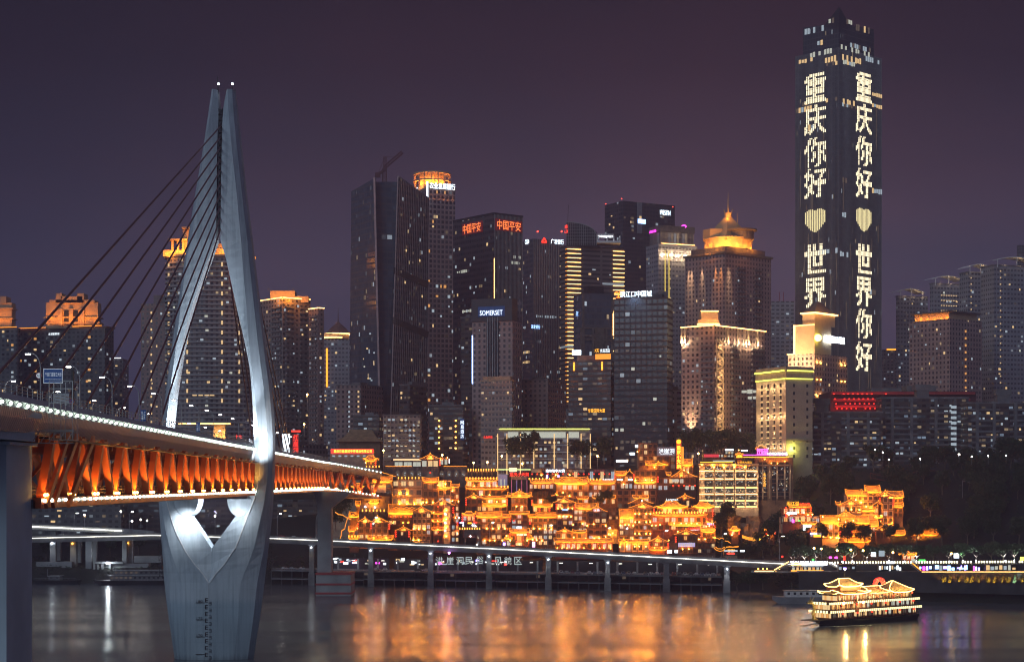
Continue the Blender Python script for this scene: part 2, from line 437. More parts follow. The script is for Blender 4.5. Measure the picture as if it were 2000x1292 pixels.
mp2 = N(t, 'ShaderNodeMapping'); mp2.inputs['Scale'].default_value = (.006, .03, 1); t.links.new(tc.outputs['Object'], mp2.inputs[0])
n2 = N(t, 'ShaderNodeTexNoise'); n2.inputs['Scale'].default_value = 1.0; n2.inputs['Detail'].default_value = 4; t.links.new(mp2.outputs[0], n2.inputs['Vector'])
rr = N(t, 'ShaderNodeMapRange'); rr.inputs[1].default_value = .35; rr.inputs[2].default_value = .65; rr.inputs[3].default_value = .15; rr.inputs[4].default_value = .25
t.links.new(n2.outputs[0], rr.inputs[0]); t.links.new(rr.outputs[0], b.inputs['Roughness'])
mb = MB(); mb.face([(-1500, -300, 0), (1500, -300, 0), (1500, 1400, 0), (-1500, 1400, 0)])
wob = mb.build('river_water', wm); tag(wob, 'wide river with blurred reflections of city lights', 'river', kind='structure')

# ================================================================== the bridge
XR = lambda Y: -65.4 - .0400 * (Y - 245.0)                # right hand face of the truss
DW = 23.5
def deck_pts(Y0, Y1, step, dx=0.0):
    return [(XR(y) + dx, y) for y in np.arange(Y0, Y1 + .01, step)]
BR = thing('cable_stayed_bridge', 'double-deck cable-stayed bridge with spindle-shaped white tower and orange-lit truss', 'bridge', (XR(533) - DW / 2, 533, 0))
YN, YF, SP = 190.0, 842.0, 18.4
# path of the right edge, with the bend at the far end
def path(dx, dz=0.0, z=0.0, y0=YN, step=6.0):
    out = []
    y = y0
    while y < YF: out.append((XR(y) + dx, y, z + dz)); y += step
    # far curve to the right
    cx0, cy0 = XR(YF), YF
    for k in range(0, 17):
        a = k / 16
        X = cx0 + 2 * a + 18.5 * a * a; Y = cy0 + 92 * a
        tx, ty = (2 + 37 * a), 92.0; L = math.hypot(tx, ty)
        out.append((X + dx * ty / L, Y - dx * tx / L, z + dz - 4.2 * a * a))
    return out
def strip(mb, A, B):                                     # ruled surface between two polylines
    u = 0
    for a, b, c, d in zip(A, A[1:], B[1:], B):
        L = (Vector(b) - Vector(a)).length
        mb.face([a, b, c, d], [(u, 0), (u + L, 0), (u + L, 1), (u, 1)]); u += L
def extrude_path(profile, y0=YN, step=6.0):              # profile: (dx, z) closed, clockwise seen along the bridge
    mb = MB(); lines = [path(dx, 0, z, y0, step) for dx, z in profile]
    for i in range(len(lines)): strip(mb, lines[i], lines[(i + 1) % len(lines)])
    mb.face([l[0] for l in lines][::-1]); mb.face([l[-1] for l in lines])
    return mb
extrude_path([(-.6, 58.9), (-.6, 62.9), (-DW + .6, 62.9), (-DW + .6, 58.9)]).build('upper_deck', M_['asphalt'], BR)
# wind fairing: a trough of vertical ribs with a lamp row along its waist
rib = material('ribbed_fairing', (.42, .42, .43), .45, .2, var=.08); t = rib.node_tree; b = t.nodes['Principled BSDF']
tc = N(t, 'ShaderNodeTexCoord'); wv = N(t, 'ShaderNodeTexWave', bands_direction='X'); wv.inputs['Scale'].default_value = .30
t.links.new(tc.outputs['UV'], wv.inputs['Vector']); bp = N(t, 'ShaderNodeBump'); bp.inputs['Strength'].default_value = .8; bp.inputs['Distance'].default_value = .15
t.links.new(wv.outputs[0], bp.inputs['Height']); t.links.new(bp.outputs[0], b.inputs['Normal'])
for side in (0, 1):
    pr = [(-.5, 63.6), (.1, 63.65), (.85, 62.75), (.42, 62.35), (.95, 61.9), (.7, 60.6), (0, 58.95), (-.5, 58.75)]
    if side: pr = [(-DW - dx, z) for dx, z in pr][::-1]
    mb = MB(); lines = [path(dx, 0, z) for dx, z in pr]
    for i in range(len(lines) - 1): strip(mb, lines[i + 1], lines[i])
    mb.build('wind_fairing', rib, BR)
    mb = MB()                                            # hand rail
    sgn = 1 if not side else -1
    off = -.2 if not side else -DW + .2
    for z in (64.1, 64.55, 65.0):
        pl = path(off, 0, z)
        for a, c in zip(pl, pl[1:]): mb.bar(a, c, .07)
    for q in path(off, 0, 63.5, step=3.0): mb.bar(q, (q[0], q[1], q[2] + 1.55), .09)
    mb.build('railing', M_['steel'], BR)
extrude_path([(-.3, 48.6), (-.3, 49.9), (-DW + .3, 49.9), (-DW + .3, 48.6)], 246).build('lower_deck', M_['concd'], BR)
for off in (0, -DW):
    extrude_path([(off - .55, 48.7), (off - .55, 50.15), (off + .55, 50.15), (off + .55, 48.7)], 246).build('lower_chord', M_['truss'], BR)
extrude_path([(.2, 58.3), (.2, 58.5), (1.75, 58.5), (1.75, 58.3)], 246).build('rail_shade_plate', M_['dark'], BR)  # dark rail line as a broad plate, added to shade the fairing from below
mb = MB()
for off in (-4.5, -DW + 4.5):
    for z in (50.6, 51.1, 51.6):
        pl = path(off, 0, z, 246)
        for a, c in zip(pl, pl[1:]): mb.bar(a, c, .08)
    for q in path(off, 0, 49.9, 246, 2.0): mb.bar(q, (q[0], q[1], q[2] + 1.9), .07)
mb.build('track_fence', M_['dark'], BR)
# Warren truss: pairs of struts fanning up from each bottom node
LC = path(0, 0, 0, 247.0, SP); 
strut_pts = []
arc = 0; acc = [(LC[0], 0)]
fine = path(0, 0, 0, 247.0, 1.0)
cum = [0.0]
for a, c in zip(fine, fine[1:]): cum.append(cum[-1] + math.hypot(c[0] - a[0], c[1] - a[1]))
def along(s):
    s = min(max(s, 0), cum[-1] - .01); i = int(np.searchsorted(cum, s)) or 1
    f = (s - cum[i-1]) / (cum[i] - cum[i-1]); a, c = fine[i-1], fine[i]
    d = Vector((c[0]-a[0], c[1]-a[1], 0)).normalized()
    dz = a[2] + (c[2] - a[2]) * f
    return Vector((a[0] + (c[0]-a[0]) * f, a[1] + (c[1]-a[1]) * f, dz)), d, Vector((d.y, -d.x, 0))
nn = int(cum[-1] / SP)
node_i = 0
for i in range(nn + 1):
    s = i * SP
    for off in (0, -DW):
        for sg in (-1, 1):
            p, d, nrm = along(s + sg * 1.15); q, _, n2 = along(s + sg * (SP / 2 - 1.05))
            if s + sg * SP / 2 < 0 or s + sg * SP / 2 > cum[-1]: continue
            mb = MB(); z0 = p.z + 50.1; z1 = q.z + 58.9
            mb.bar((p.x + nrm.x * off, p.y + nrm.y * off, z0), (q.x + n2.x * off, q.y + n2.y * off, z1), 1.15, 1.25, up=d)
            mb.build('diagonal_strut', M_['truss'], BR)
        if i < nn:
            p, d, nrm = along(s + SP / 2)
            mb = MB(); c = (p.x + nrm.x * off, p.y + nrm.y * off, p.z + 58.55)
            mb.box(c, (1.5, 3.6, .9), math.atan2(d.y, d.x) - math.pi / 2); mb.build('gusset', M_['truss'], BR)
    # floor beams of both decks
    p, d, nrm = along(s)
    mb = MB()
    for z in (49.2, 58.2): mb.bar(p + Vector((0, 0, z)), p + nrm * (-DW) + Vector((0, 0, z)), .9, 1.1)
    mb.bar(p + nrm * -1 + Vector((0, 0, 58)), p + nrm * -8 + Vector((0, 0, 50)), .5); mb.bar(p + nrm * (1 - DW) + Vector((0, 0, 58)), p + nrm * (8 - DW) + Vector((0, 0, 50)), .5)
    mb.build('floor_beam', M_['truss'], BR)
    # two lamps at the foot of each pair of struts, and the light they throw up the struts
    for sg in (-1, 1):
        q, d2, n2 = along(s + sg * 1.3)
        place('strut_lamp', B_['node'], BR, (q.x + n2.x * .85, q.y + n2.y * .85, q.z + 50.5))
    k = 1.0 if s < 300 else .8
    for f0, f1 in ((-.3, SP / 2 - 1.5), (-3.4, -SP / 2 + .5)):
        u_, v_ = along(s + f0), along(s + f1); lamp('SPOT', u_[0] + u_[2] * .8 + Vector((0, 0, 50.6)), 560 * k, (1, .40, .06), .2, v_[0] - v_[2] * .1 + Vector((0, 0, 57.0)), 52, .9, 'strut_floodlight')
    lamp('POINT', p + nrm * -3.2 + Vector((0, 0, 51.0)), 18 * k, (1, .34, .05), .3, name='strut_floodlight')
# near end: three broad raking braces
for ya, yb in ((247, 262), (251.5, 268.5), (262, 281)):
    mb = MB(); mb.bar((XR(ya) + .95, ya, 49.0), (XR(yb) + .95, yb, 59.2), .95, .5, up=(1, 0, 0)); mb.build('end_brace', M_['truss'], BR)
# lamp rows: the hundred nearest one by one, the far rest as one string
def lamp_row(off, z, y0, step, me, nm):
    s = 0.0; rest = MB(); k = 0
    pl = path(off, 0, z, y0, 1.0); cm = 0.0; nxt = 0.0
    for a, c in zip(pl, pl[1:]):
        L = math.hypot(c[0]-a[0], c[1]-a[1])
        while nxt < cm + L:
            f = (nxt - cm) / L; q = (a[0] + (c[0]-a[0])*f, a[1] + (c[1]-a[1])*f, a[2] + (c[2]-a[2])*f)
            if k < 50: place(nm, me, BR, q)
            else: rest.ball(q, .32, 6, 4)
            k += 1; nxt += step
        cm += L
    o = rest.build(nm + 's', E_['ledw'], BR); o['kind'] = 'stuff'
lamp_row(1.0, 62.3, YN, 4.6, B_['ledw'], 'fairing_lamp')
lamp_row(.80, 49.75, 247, 4.6, B_['ledw'], 'chord_lamp')
# ---- tower
TL = [(178,414,420,426,445,448,461),(215,409,417,430,439,450,465),(280,400,408,428,437,456,472),(390,381,391,426.5,435,468,484),
 (468,368,381,425,434,475,494),(474,367,380,423,434.5,476,495),(505,363,371,412,444,478,498),(545,357,366,397,453,481,503),
 (600,348,359,379,465,486,510),(660,339,352,363,479,490,518),(715,331,345,353,490,496,525),(750,327,340,347,494,500,530),
 (800,321,334,341,497,504.5,535),(850,316,329,338,499,510,537.5),(911,311,325,341,500,512,537.5),(940,310.5,325,347,495,509,536),
 (975,310,331,357,484,501,534),(1005,311.5,339,374,465,489,532),(1040,314,351,398,439,476,528),(1068,316,365,416,418,465,525),
 (1076,316.5,369,417,417,459,524),(1100,318.5,386,416,416,443,521),(1135,321,412.6,414,414,415.4,517),(1200,328.5,411.5,413,413,414.5,508.5),(1300,343.5,410.5,412,412,413.5,493)]
TA = np.array(TL); rows = []
for i in range(len(TL) - 1):
    p0, p1, p2, p3 = TA[max(i-1, 0)], TA[i], TA[i+1], TA[min(i+2, len(TL)-1)]
    k = max(1, int((p2[0] - p1[0]) / 14))
    for j in range(k):
        u = j / k; lin = p1 + (p2 - p1) * u
        m1 = (p2 - p0) / max(p2[0] - p0[0], 1e-6) * (p2[0] - p1[0]); m2 = (p3 - p1) / max(p3[0] - p1[0], 1e-6) * (p2[0] - p1[0])
        cub = (2*u**3-3*u*u+1)*p1 + (u**3-2*u*u+u)*m1 + (-2*u**3+3*u*u)*p2 + (u**3-u*u)*m2
        smooth_ok = not (p1[0] in (468, 474, 1068, 1076) or p2[0] in (468, 474, 1068, 1076))
        r = cub if smooth_ok else lin
        r[0] = lin[0]; rows.append(r)
rows.append(TA[-1])
TY = 533.0
def tower_section(r, left):
    z = PZ(r[0], TY); g = lambda px: PX(px, TY)
    if left: o, d, n = r[1], r[2], r[3]
    else: o, d, n = r[6], r[5], r[4]
    q = o + (d - o) * .42; q0 = o + (d - o) * .12
    th = 1.0 if r[0] > 260 else .6 + .4 * (r[0] - 178) / 82
    f = lambda v: TY + v * th
    rec = 1.6 if r[0] < 1100 else 1.6 * max(0, (1135 - r[0]) / 35)
    return [(g(o), f(0), z), (g(q0), f(-2.2), z), (g(q), f(-3.9), z), (g(d), f(-5), z), (g(n), f(-5 + rec), z), (g(n), f(5 - rec), z), (g(d), f(5), z), (g(q), f(3.9), z), (g(q0), f(2.2), z)]
mb = MB()
for left in (True, False):
    rg = [tower_section(r, left) for r in rows]
    if left: rg = [a[::-1] for a in rg]
    for A, B in zip(rg, rg[1:]):
        for i in range(9):
            j = (i + 1) % 9
            mb.face([A[i], A[j], B[j], B[i]])
    mb.face(rg[0]); mb.face(rg[-1][::-1])
TW = mb.build('tower', M_['tower'], BR)
mb = MB()                                                # pale edge line of the inset panel, standing 5 cm proud
for left in (True, False):
    for a, c in zip(rows, rows[1:]):
        if 930 <= a[0] <= 1133:
            pa, pc = tower_section(a, left)[3], tower_section(c, left)[3]
            mb.bar((pa[0], pa[1] - .05, pa[2]), (pc[0], pc[1] - .05, pc[2]), .22, .22)
mb.build('panel_edge', M_['white'], TW)
mb = MB(); cx = PX(434, TY)                              # cable anchorage between the two legs
zz = [PZ(y, TY) for y in range(216, 462, 12)]
for a, c in zip(zz, zz[1:]):
    w = .9
    mb.box((cx - .1, TY, (a + c) / 2), (1.3, 5.6, abs(a - c) * .72))
    mb.bar((cx - .7, TY - 3, a), (cx + .6, TY - 3, c), .16); mb.bar((cx + .6, TY - 3, a), (cx - .7, TY - 3, c), .16)
mb.bx(cx - .75, cx + .6, TY - 2.2, TY + 2.2, zz[-1], zz[0]); mb.build('cable_anchorage', M_['dark'], BR)
mb = MB()
for px, y0, y1 in ((425, 178, 150), (427, 178, 163), (454, 178, 163)):
    mb.bar(P(px, y0 + 6, TY), P(px, y1, TY), .14)
for px in (417, 424, 448, 459):
    mb.bar(P(px, 184, TY - 2), P(px, 174, TY - 2), .12)
mb.bar(P(415, 176, TY - 2), P(426, 176, TY - 2), .12); mb.bar(P(446, 176, TY - 2), P(461, 177, TY - 2), .12)
mb.build('mast', M_['dark'], TW)
for px in (427, 454): place('beacon_lamp', B_['cool'], TW, P(px, 164, TY))
for sx, px in ((1, 357), (-1, 484)):                     # half-round corbels that carry the lower deck
    mb = MB(); ring = []
    for y in (TY - 4.6, TY + 4.6):
        c = P(px + sx * 12, 975, TY); ring.append([(c.x + 3.6 * math.cos(a), y, c.z + .2 - 5.2 * math.sin(a)) for a in (math.pi * k / 14 for k in range(15))])
    mb.loft(ring); mb.build('corbel', M_['tower'], TW)
mk = material('gauge_black', (.012, .014, .018), .6)
mb = MB()
for k in range(9):                                       # flood gauge: E marks and their mirrored fellows
    y = 1171 + k * 13.3; c = P(403.5, y, TY - 4.62 - .06 * k * 0)
    for s_, dx, dz in ((1, 0, 0), (-1, 1.1, -.95)):
        x0 = c.x + dx; z0 = c.z + dz
        sgn = 1 if s_ > 0 else -1
        yy = TY - 5.02
        ww, hh, th = (.85, 1.25, .22) if s_ > 0 else (.7, 1.0, .13)
        mb.bx(x0 - ww/2 if sgn > 0 else x0 + ww/2 - th, x0 - ww/2 + th if sgn > 0 else x0 + ww/2, yy - .06, yy + 1, z0 - hh/2, z0 + hh/2)
        for q in (-1, 0, 1): mb.bx(x0 - ww/2, x0 + ww/2, yy - .05, yy + 1, z0 + q*(hh-th)/2 - th/2, z0 + q*(hh-th)/2 + th/2)
for y, s_ in ((1174, '180'), (1207, '175'), (1240, '170'), (1274, '')):
    c = P(396.5, y, TY); mb.bx(c.x - 1.3, c.x + 1.3, TY - 5.0, TY - 4, c.z - .08, c.z + .08)
mb.build('gauge_mark', mk, TW)
for y, s_ in ((1171, '180'), (1204, '175'), (1237, '170')):
    text('gauge_number', s_, mk, TW, Vector(P(395.5, y, TY)) + Vector((0, -4.95, 0)), 1.7, .7)
mb = MB(); 
mb.bx(PX(413, TY) - .05, PX(413, TY) + .05, TY - 5.03, TY - 4.5, .2, PZ(1136, TY)); mb.build('seam', M_['steel'], TW)
# service ladders on both flanks
for px, s_ in ((316, -1), (525, 1)):
    mb = MB(); a0 = P(px, 1062, TY); a1 = P(px + 2 * -s_, 1125, TY)
    for e in (0, 1.0): mb.bar(a0 + Vector((s_ * e, 0, 0)), a1 + Vector((s_ * e, 0, 0)), .12)
    for k in range(9):
        q0 = a0.lerp(a1, k / 8); q1 = a0.lerp(a1, min(1, (k + 1) / 8))
        mb.bar(q0, q0 + Vector((s_, 0, 0)), .1); mb.bar(q0, q1 + Vector((s_, 0, 0)), .1)
    mb.build('ladder', M_['dark'], TW)
# stay cables, one plane along the middle of the deck
anch = [250, 271, 292, 314, 335, 360, 382, 405, 427, 448]
for k, ya in enumerate(anch):
    top = P(433.5, ya, TY); 
    for sg in (-1, 1):
        Yd = TY + sg * (TY - (254.5 + 18.55 * k))
        mb = MB(); mb.tube([(top.x, TY + sg * 2.6, top.z), (XR(Yd) - DW / 2, Yd, 63.0)], .23, 8)
        mb.build('stay_cable', M_['cable'], BR, smooth=True)
# piers
mb = MB(); mb.bx(XR(240) - 19, XR(240) - 1.1, 234, 246.5, -2, 57.2); mb.bx(XR(240) - 21, XR(240) - .4, 233, 246.7, 57.2, 57.6)
mb.build('near_pier', M_['pier'], BR)
mb = MB(); mb.bx(XR(225) - DW + 2, XR(225) - .6, 120, 244, 57.8, 60.9); mb.bx(XR(225) - DW, XR(225) + .3, 120, 244, 60.9, 61.6); mb.build('approach_girder', M_['pier'], BR)
mb = MB(); Q = P(96, 850, 243)                           # inspection cage at the joint of deck and pier
for dx in (0, 1.6, 3.2):
    for dy in (0, 2.5): mb.bar((Q.x + dx, Q.y + dy, 58), (Q.x + dx, Q.y + dy, 66), .1)
for z in (58, 59.2, 61, 63, 65, 66):
    mb.bar((Q.x, Q.y, z), (Q.x + 3.2, Q.y, z), .09); mb.bar((Q.x + 3.2, Q.y, z), (Q.x + 3.2, Q.y + 2.5, z), .09)
mb.bar((Q.x - 2.4, Q.y, 57.6), (Q.x + 3.4, Q.y, 57.6), .14); mb.bar((Q.x - 2.4, Q.y, 59.3), (Q.x + 3.4, Q.y, 59.3), .14)
for k in range(5): mb.bar((Q.x - 2.4 + k * 1.16, Q.y, 57.6), (Q.x - 1.24 + k * 1.16, Q.y, 59.3), .09)
mb.build('inspection_cage', M_['steel'], BR)
FP = 838.0
mb = MB(); a = PX(620, FP); c = PX(647, FP)
mb.bx(a, c, FP, FP + 8, -2, 41); mb.prism([(a, FP), (c, FP), (c, FP + 8), (a, FP + 8)], 41, 48.4, True, 0, [(a - 2, FP), (c + 10, FP), (c + 10, FP + 8), (a - 2, FP + 8)])
FPI = mb.build('far_pier', M_['conc'], BR)
mb = MB(); a = PX(618, FP - 4); c = PX(686, FP - 4); mb.bx(a, c, FP - 6, FP + 14, -1, 10.5); mb.build('pier_footing', M_['conc'], FPI)
for z in (1.2, 5.4, 10.2):
    mb = MB(); mb.bx(a - .3, c + .3, FP - 6.3, FP + 14.3, z - .45, z + .45); mb.build('fender_band', M_['redpaint'], FPI)
# floodlights that whiten the inner faces of the tower and the hollow under the deck
TC = P(428, 880, TY)
for px, tx, ty, pw in ((362, 380, 560, 26000), (486, 470, 560, 22000)):
    lamp('SPOT', P(px, 862, TY - 13), pw, (.86, .92, 1), .6, P(tx, ty, TY), 50, .8, 'tower_floodlight')
lamp('SPOT', P(478, 868, TY - 2.0), 22000, (.9, .95, 1), .5, P(505, 760, TY - 3), 110, .9, 'tower_floodlight')
lamp('SPOT', P(372, 868, TY - 2.0), 16000, (.9, .95, 1), .5, P(341, 790, TY - 3), 100, .9, 'tower_floodlight')
lamp('SPOT', P(516, 905, TY - 14), 12000, (.9, .95, 1), .5, P(506, 850, TY - 4), 80, 1, 'tower_floodlight')
lamp('SPOT', P(372, 1000, TY - 12), 4600, (.9, .95, 1), .5, P(366, 1030, TY - 3), 80, 1, 'tower_floodlight')
lamp('POINT', P(462, 1004, TY - 9), 900, (.9, .95, 1), .4, name='tower_floodlight')
lamp('POINT', P(420, 990, TY - 1), 4200, (.88, .93, 1), .5, name='tower_floodlight')
# ---- street lamps on both edges
def lamp_mesh_parts(h, arm, sgn):
    a = MB(); pts = [(0, 0, 0), (0, 0, h * .72)] + [(sgn * arm * (1 - math.cos(u)), 0, h * .72 + h * .28 * math.sin(u)) for u in (math.pi / 2 * k / 5 for k in range(1, 6))]
    a.tube(pts, .11, 7, .06); hd = MB(); hd.box((sgn * (arm + .35), 0, h - .02), (.95, .3, .16)); g = MB(); g.box((sgn * (arm + .38), 0, h - .16), (.7, .26, .12))
    return a.mesh('pole', M_['steel']), hd.mesh('lamp_head', M_['steel']), g.mesh('lamp_glass', E_['street'])
LPR, LPL = lamp_mesh_parts(7.6, 1.4, -1), lamp_mesh_parts(7.6, 1.4, 1)
def street_lamp(loc, parts, label, group, rz=0.0, s=1.0):
    o = thing('street_lamp', label, 'street lamp', loc, group); o.rotation_euler = (0, 0, rz); o.scale = (s, s, s)
    for nm, me in zip(('pole', 'lamp_head', 'lamp_glass'), parts):
        q = bpy.data.objects.new(nm, me); C.objects.link(q); q.parent = o
    return o
ordn = ['nearest', 'second', 'third', 'fourth', 'fifth', 'sixth', 'seventh', 'eighth', 'ninth', 'tenth', 'eleventh', 'twelfth', 'thirteenth', 'fourteenth', 'fifteenth', 'sixteenth', 'seventeenth', 'eighteenth']
for k in range(-1, 17):
    Y = 252 + 27.5 * k
    if abs(Y - TY) < 9: continue
    street_lamp((XR(Y) - .9, Y, 62.9), LPR, 'curved-arm street lamp on the near railing of the bridge deck, %s from the near end' % ordn[k + 1], 'street lamps along the bridge deck')
for k in range(9):
    Y = 318 + 37 * k
    street_lamp((XR(Y) - DW + 1.2, Y, 62.9), LPL, 'lit street lamp on the far edge of the bridge deck, %s from the near end' % ordn[k], 'street lamps along the bridge deck')
    if k < 5: lamp('POINT', (XR(Y) - DW + 3, Y, 69.6), 160, (1, .95, .88), .2, name='street_light')
# ---- road signs on the deck
sg = thing('direction_sign', 'blue direction sign with white bridge name on a dark cantilever post', 'road sign', (PX(142, 262), 262, 62.9))
mb = MB(); mb.bar(sg.location, P(142, 722, 262), .3); mb.build('post', M_['dark'], sg)
mb = MB()
for y in (723, 733, 744): mb.bar(P(124, y, 262), P(144, y, 262), .1)
mb.build('cantilever_arm', M_['dark'], sg)
mb = MB(); a, c = P(86, 748, 262), P(123, 720, 262); mb.bx(a.x, c.x, 261.75, 261.9, a.z, c.z); pn = mb.build('board', M_['blue'], sg)
mb = MB(); 
for (x0, x1, z0, z1) in ((a.x, c.x, c.z - .07, c.z), (a.x, c.x, a.z, a.z + .07), (a.x, a.x + .07, a.z, c.z), (c.x - .07, c.x, a.z, c.z)): mb.bx(x0, x1, 261.7, 261.76, z0, z1)
signw = glow('glowing_sign_white', (.7, .85, 1), .35, False, (.7, .7, .7))  # sign white given faint emission in place of light thrown back
mb.build('border', signw, sg)
text('lettering', '千厮门嘉陵江大桥', signw, sg, P(104.5, 731, 261.7), 2.4, .62); text('lettering', 'QIANSIMEN JIALINGJIANG DAQIAO', signw, sg, P(104.5, 740.5, 261.7), 2.4, .16)
def round_sign(name, label, px, py, Y, r, txt, post_to):
    o = thing(name, label, 'road sign', P(px, py, Y))
    for nm, rr, m, dy in (('rim', r, M_['redpaint'], 0), ('disc', r * .8, signw if txt == '60' else M_['blue'], -.03)):
        mb = MB(); c = P(px, py, Y); ring = [[(c.x + rr * math.cos(q), Y + dy + d, c.z + rr * math.sin(q)) for q in (2 * math.pi * k / 20 for k in range(20))] for d in (.03, -.03)]
        mb.loft(ring); mb.build(nm, m, o)
    c = P(px, py, Y)
    if txt == '60': text('number', '60', mk, o, (c.x, Y - .08, c.z), r * 1.05, r * .8)
    else:
        mb = MB()
        for s_ in (-1, 1): mb.bar((c.x - s_ * r * .5, Y - .09, c.z - r * .5), (c.x + s_ * r * .5, Y - .09, c.z + r * .5), .05, r * .2)
        mb.build('cross', M_['redpaint'], o)
    mb = MB(); mb.bar((c.x, Y + .1, c.z - r if post_to > 0 else c.z), (c.x + (0 if post_to > 0 else .8), Y + .1, 62.9 if post_to > 0 else c.z), .07); mb.build('bracket', M_['steel'], o)
round_sign('speed_limit_sign', 'round white speed limit sign reading 60 with a red rim beside the blue board', 76, 733, 262, .47, '60', 0)
round_sign('no_stopping_sign', 'round blue no stopping sign with red cross low on the cantilever post', 140, 784, 259, .40, 'x', 1)
mb = MB(); a, c = P(104, 786, 300), P(135, 768, 300); 
o = thing('board_back', 'plain grey back of a road sign board standing on the bridge deck', 'road sign', (a.x, 300, 62.9)); mb.bx(a.x, c.x, 300, 300.12, a.z, c.z); mb.build('panel', M_['steel'], o)
mb = MB(); mb.bar((a.x + .6, 300.2, 62.9), (a.x + .6, 300.2, c.z), .12); mb.bar((c.x - .5, 300.2, 62.9), (c.x - .5, 300.2, c.z), .12)
for z in (.3, .8): mb.bar((a.x, 300.16, a.z + (c.z - a.z) * z), (c.x, 300.16, a.z + (c.z - a.z) * z), .07)
mb.build('post', M_['steel'], o)
for px, py, Y, lb in ((280, 811, 334, 'small blue lane sign hanging on a lamp post near the cables'), (387, 834, 405, 'small blue lane sign beyond the left tower leg')):
    c = P(px, py, Y); o = thing('lane_sign', lb, 'road sign', c, 'blue lane signs')
    mb = MB(); mb.box(c, (.95, .08, 2.1)); mb.build('board', M_['blue'], o); text('lettering', '礼嘉', signw, o, c + Vector((-.15, -.06, 0)), .4, 1.7, vertical=True); text('lettering', '江北', signw, o, c + Vector((.25, -.06, 0)), .3, 1.5, vertical=True)
# ================================================================== towers of the city
def foot(L, Cc, R, Y, th):
    """footprint of a block whose near corner stands at distance Y: left end, corner, right end, back (counter-clockwise from above)"""
    t = math.radians(90 - th); l, r = (L - 1000) / FPX, (R - 1000) / FPX; px = PX(Cc, Y)
    wl = (px - l * Y) / (math.cos(t) + l * math.sin(t)); wr = (r * Y - px) / (math.sin(t) - r * math.cos(t))
    u, v = Vector((-math.cos(t), math.sin(t))), Vector((math.sin(t), math.cos(t)))
    c = Vector((px, Y)); A, Bk = c + u * wl, c + v * wr
    return [A, c, Bk, A + v * wr]
class T: pass
def tower(name, label, cat, L, Cc, R, ytop, Y, th, mat, group=None, zb=None, part='facade', depth=None):
    o = T(); o.Y = Y
    if Cc >= R:                                   # seen square on
        x0, x1 = PX(L, Y), PX(R, Y); d = depth or (x1 - x0) * .8
        o.p = [Vector((x0, Y)), Vector((x1, Y)), Vector((x1, Y + d)), Vector((x0, Y + d))]
    else: o.p = foot(L, Cc, R, Y, th)
    o.top = PZ(ytop, Y)
    cx = sum(q.x for q in o.p) / 4; cyy = sum(q.y for q in o.p) / 4
    o.z0 = min(ground(q.x, q.y) for q in o.p) - 1 if zb is None else zb
    o.root = thing(name, label, cat, (cx, cyy, o.z0), group)
    mb = MB(); mb.prism(o.p, o.z0, o.top); o.body = mb.build(part, mat, o.root)
    o.faces = []
    for i in (0, 1):
        a, c = o.p[i], o.p[i + 1]; u = (c - a); w = u.length; u = u / w; nrm = Vector((u.y, -u.x))
        o.faces.append((a, u, w, nrm, math.atan2(u.y, u.x)))
    return o
def inset(p, d):
    c = sum(p, Vector((0, 0))) / len(p)
    return [c + (q - c) * (1 + d / max((q - c).length, .1)) for q in p]
def ring(o, z, h, out, mat, name='cornice', parent=None):
    mb = MB(); mb.prism(inset(o.p, out), z, z + h); return mb.build(name, mat, parent or o.root)
def onface(o, i, s, z, out=.05):                 # point on a face: s along it in metres from its left end
    a, u, w, n, rz = o.faces[i]; q = a + u * s + n * out
    return Vector((q.x, q.y, z))
def lit(o, i, bay, floor, n, keys='winw winc', w=.6, h=.55, zlo=0, zhi=1, s0=0, s1=1, cells=None, seed=None):
    """lit rooms on one face, on the grid of its panes"""
    a, u, wd, nrm, rz = o.faces[i]; ks = keys.split(); H = o.top - o.z0
    c0, c1 = int(s0 * wd / bay), max(int(s0 * wd / bay) + 1, int(s1 * wd / bay)); f0, f1 = int(zlo * H / floor), int(zhi * H / floor); n = int(n * .85 + .5)
    todo = cells if cells else [(random.randrange(c0, c1), random.randrange(f0, max(f0 + 1, f1))) for _ in range(n)]
    for cx, fy in set(todo):
        q = onface(o, i, (cx + .5) * bay, o.z0 + (fy + .52) * floor, 0)
        if q.z > o.top - 1: continue
        place('window', U_[random.choice(ks)], o.root, q, rz, (bay * w * random.choice((.5, .8, 1, 1)), 1, floor * h * random.choice((.6, 1, 1))))
def face_text(o, i, s, frac, z, w, h, mat, name='sign_letters', out=.4, vertical=False):
    a, u, wd, n, rz = o.faces[i]
    return text(name, s, mat, o.root, onface(o, i, frac * wd, z, out), w, h, rz, vertical)
def strip_on(o, i, z, mat, h=.5, s0=0, s1=1, out=.3, name='led_strip', parent=None, d=.3):
    a, u, wd, n, rz = o.faces[i]; mb = MB(); c = onface(o, i, (s0 + s1) / 2 * wd, z, out); mb.box(c, ((s1 - s0) * wd, d, h), rz); return mb.build(name, mat, parent or o.root)
def fins(o, i, n, out, w, mat, name='fin', z0=None, z1=None):
    a, u, wd, nrm, rz = o.faces[i]; mb = MB(); z0 = o.z0 if z0 is None else z0; z1 = o.top if z1 is None else z1
    for k in range(n):
        c = onface(o, i, wd * (k + .5) / n, (z0 + z1) / 2, out / 2); mb.box(c, (w, out, z1 - z0), rz)
    return mb.build(name, mat, o.root)
def crownlight(loc, power, col=AMBER, target=None, size=1.0): return lamp('POINT', loc, power, col, size, name='crown_floodlight')
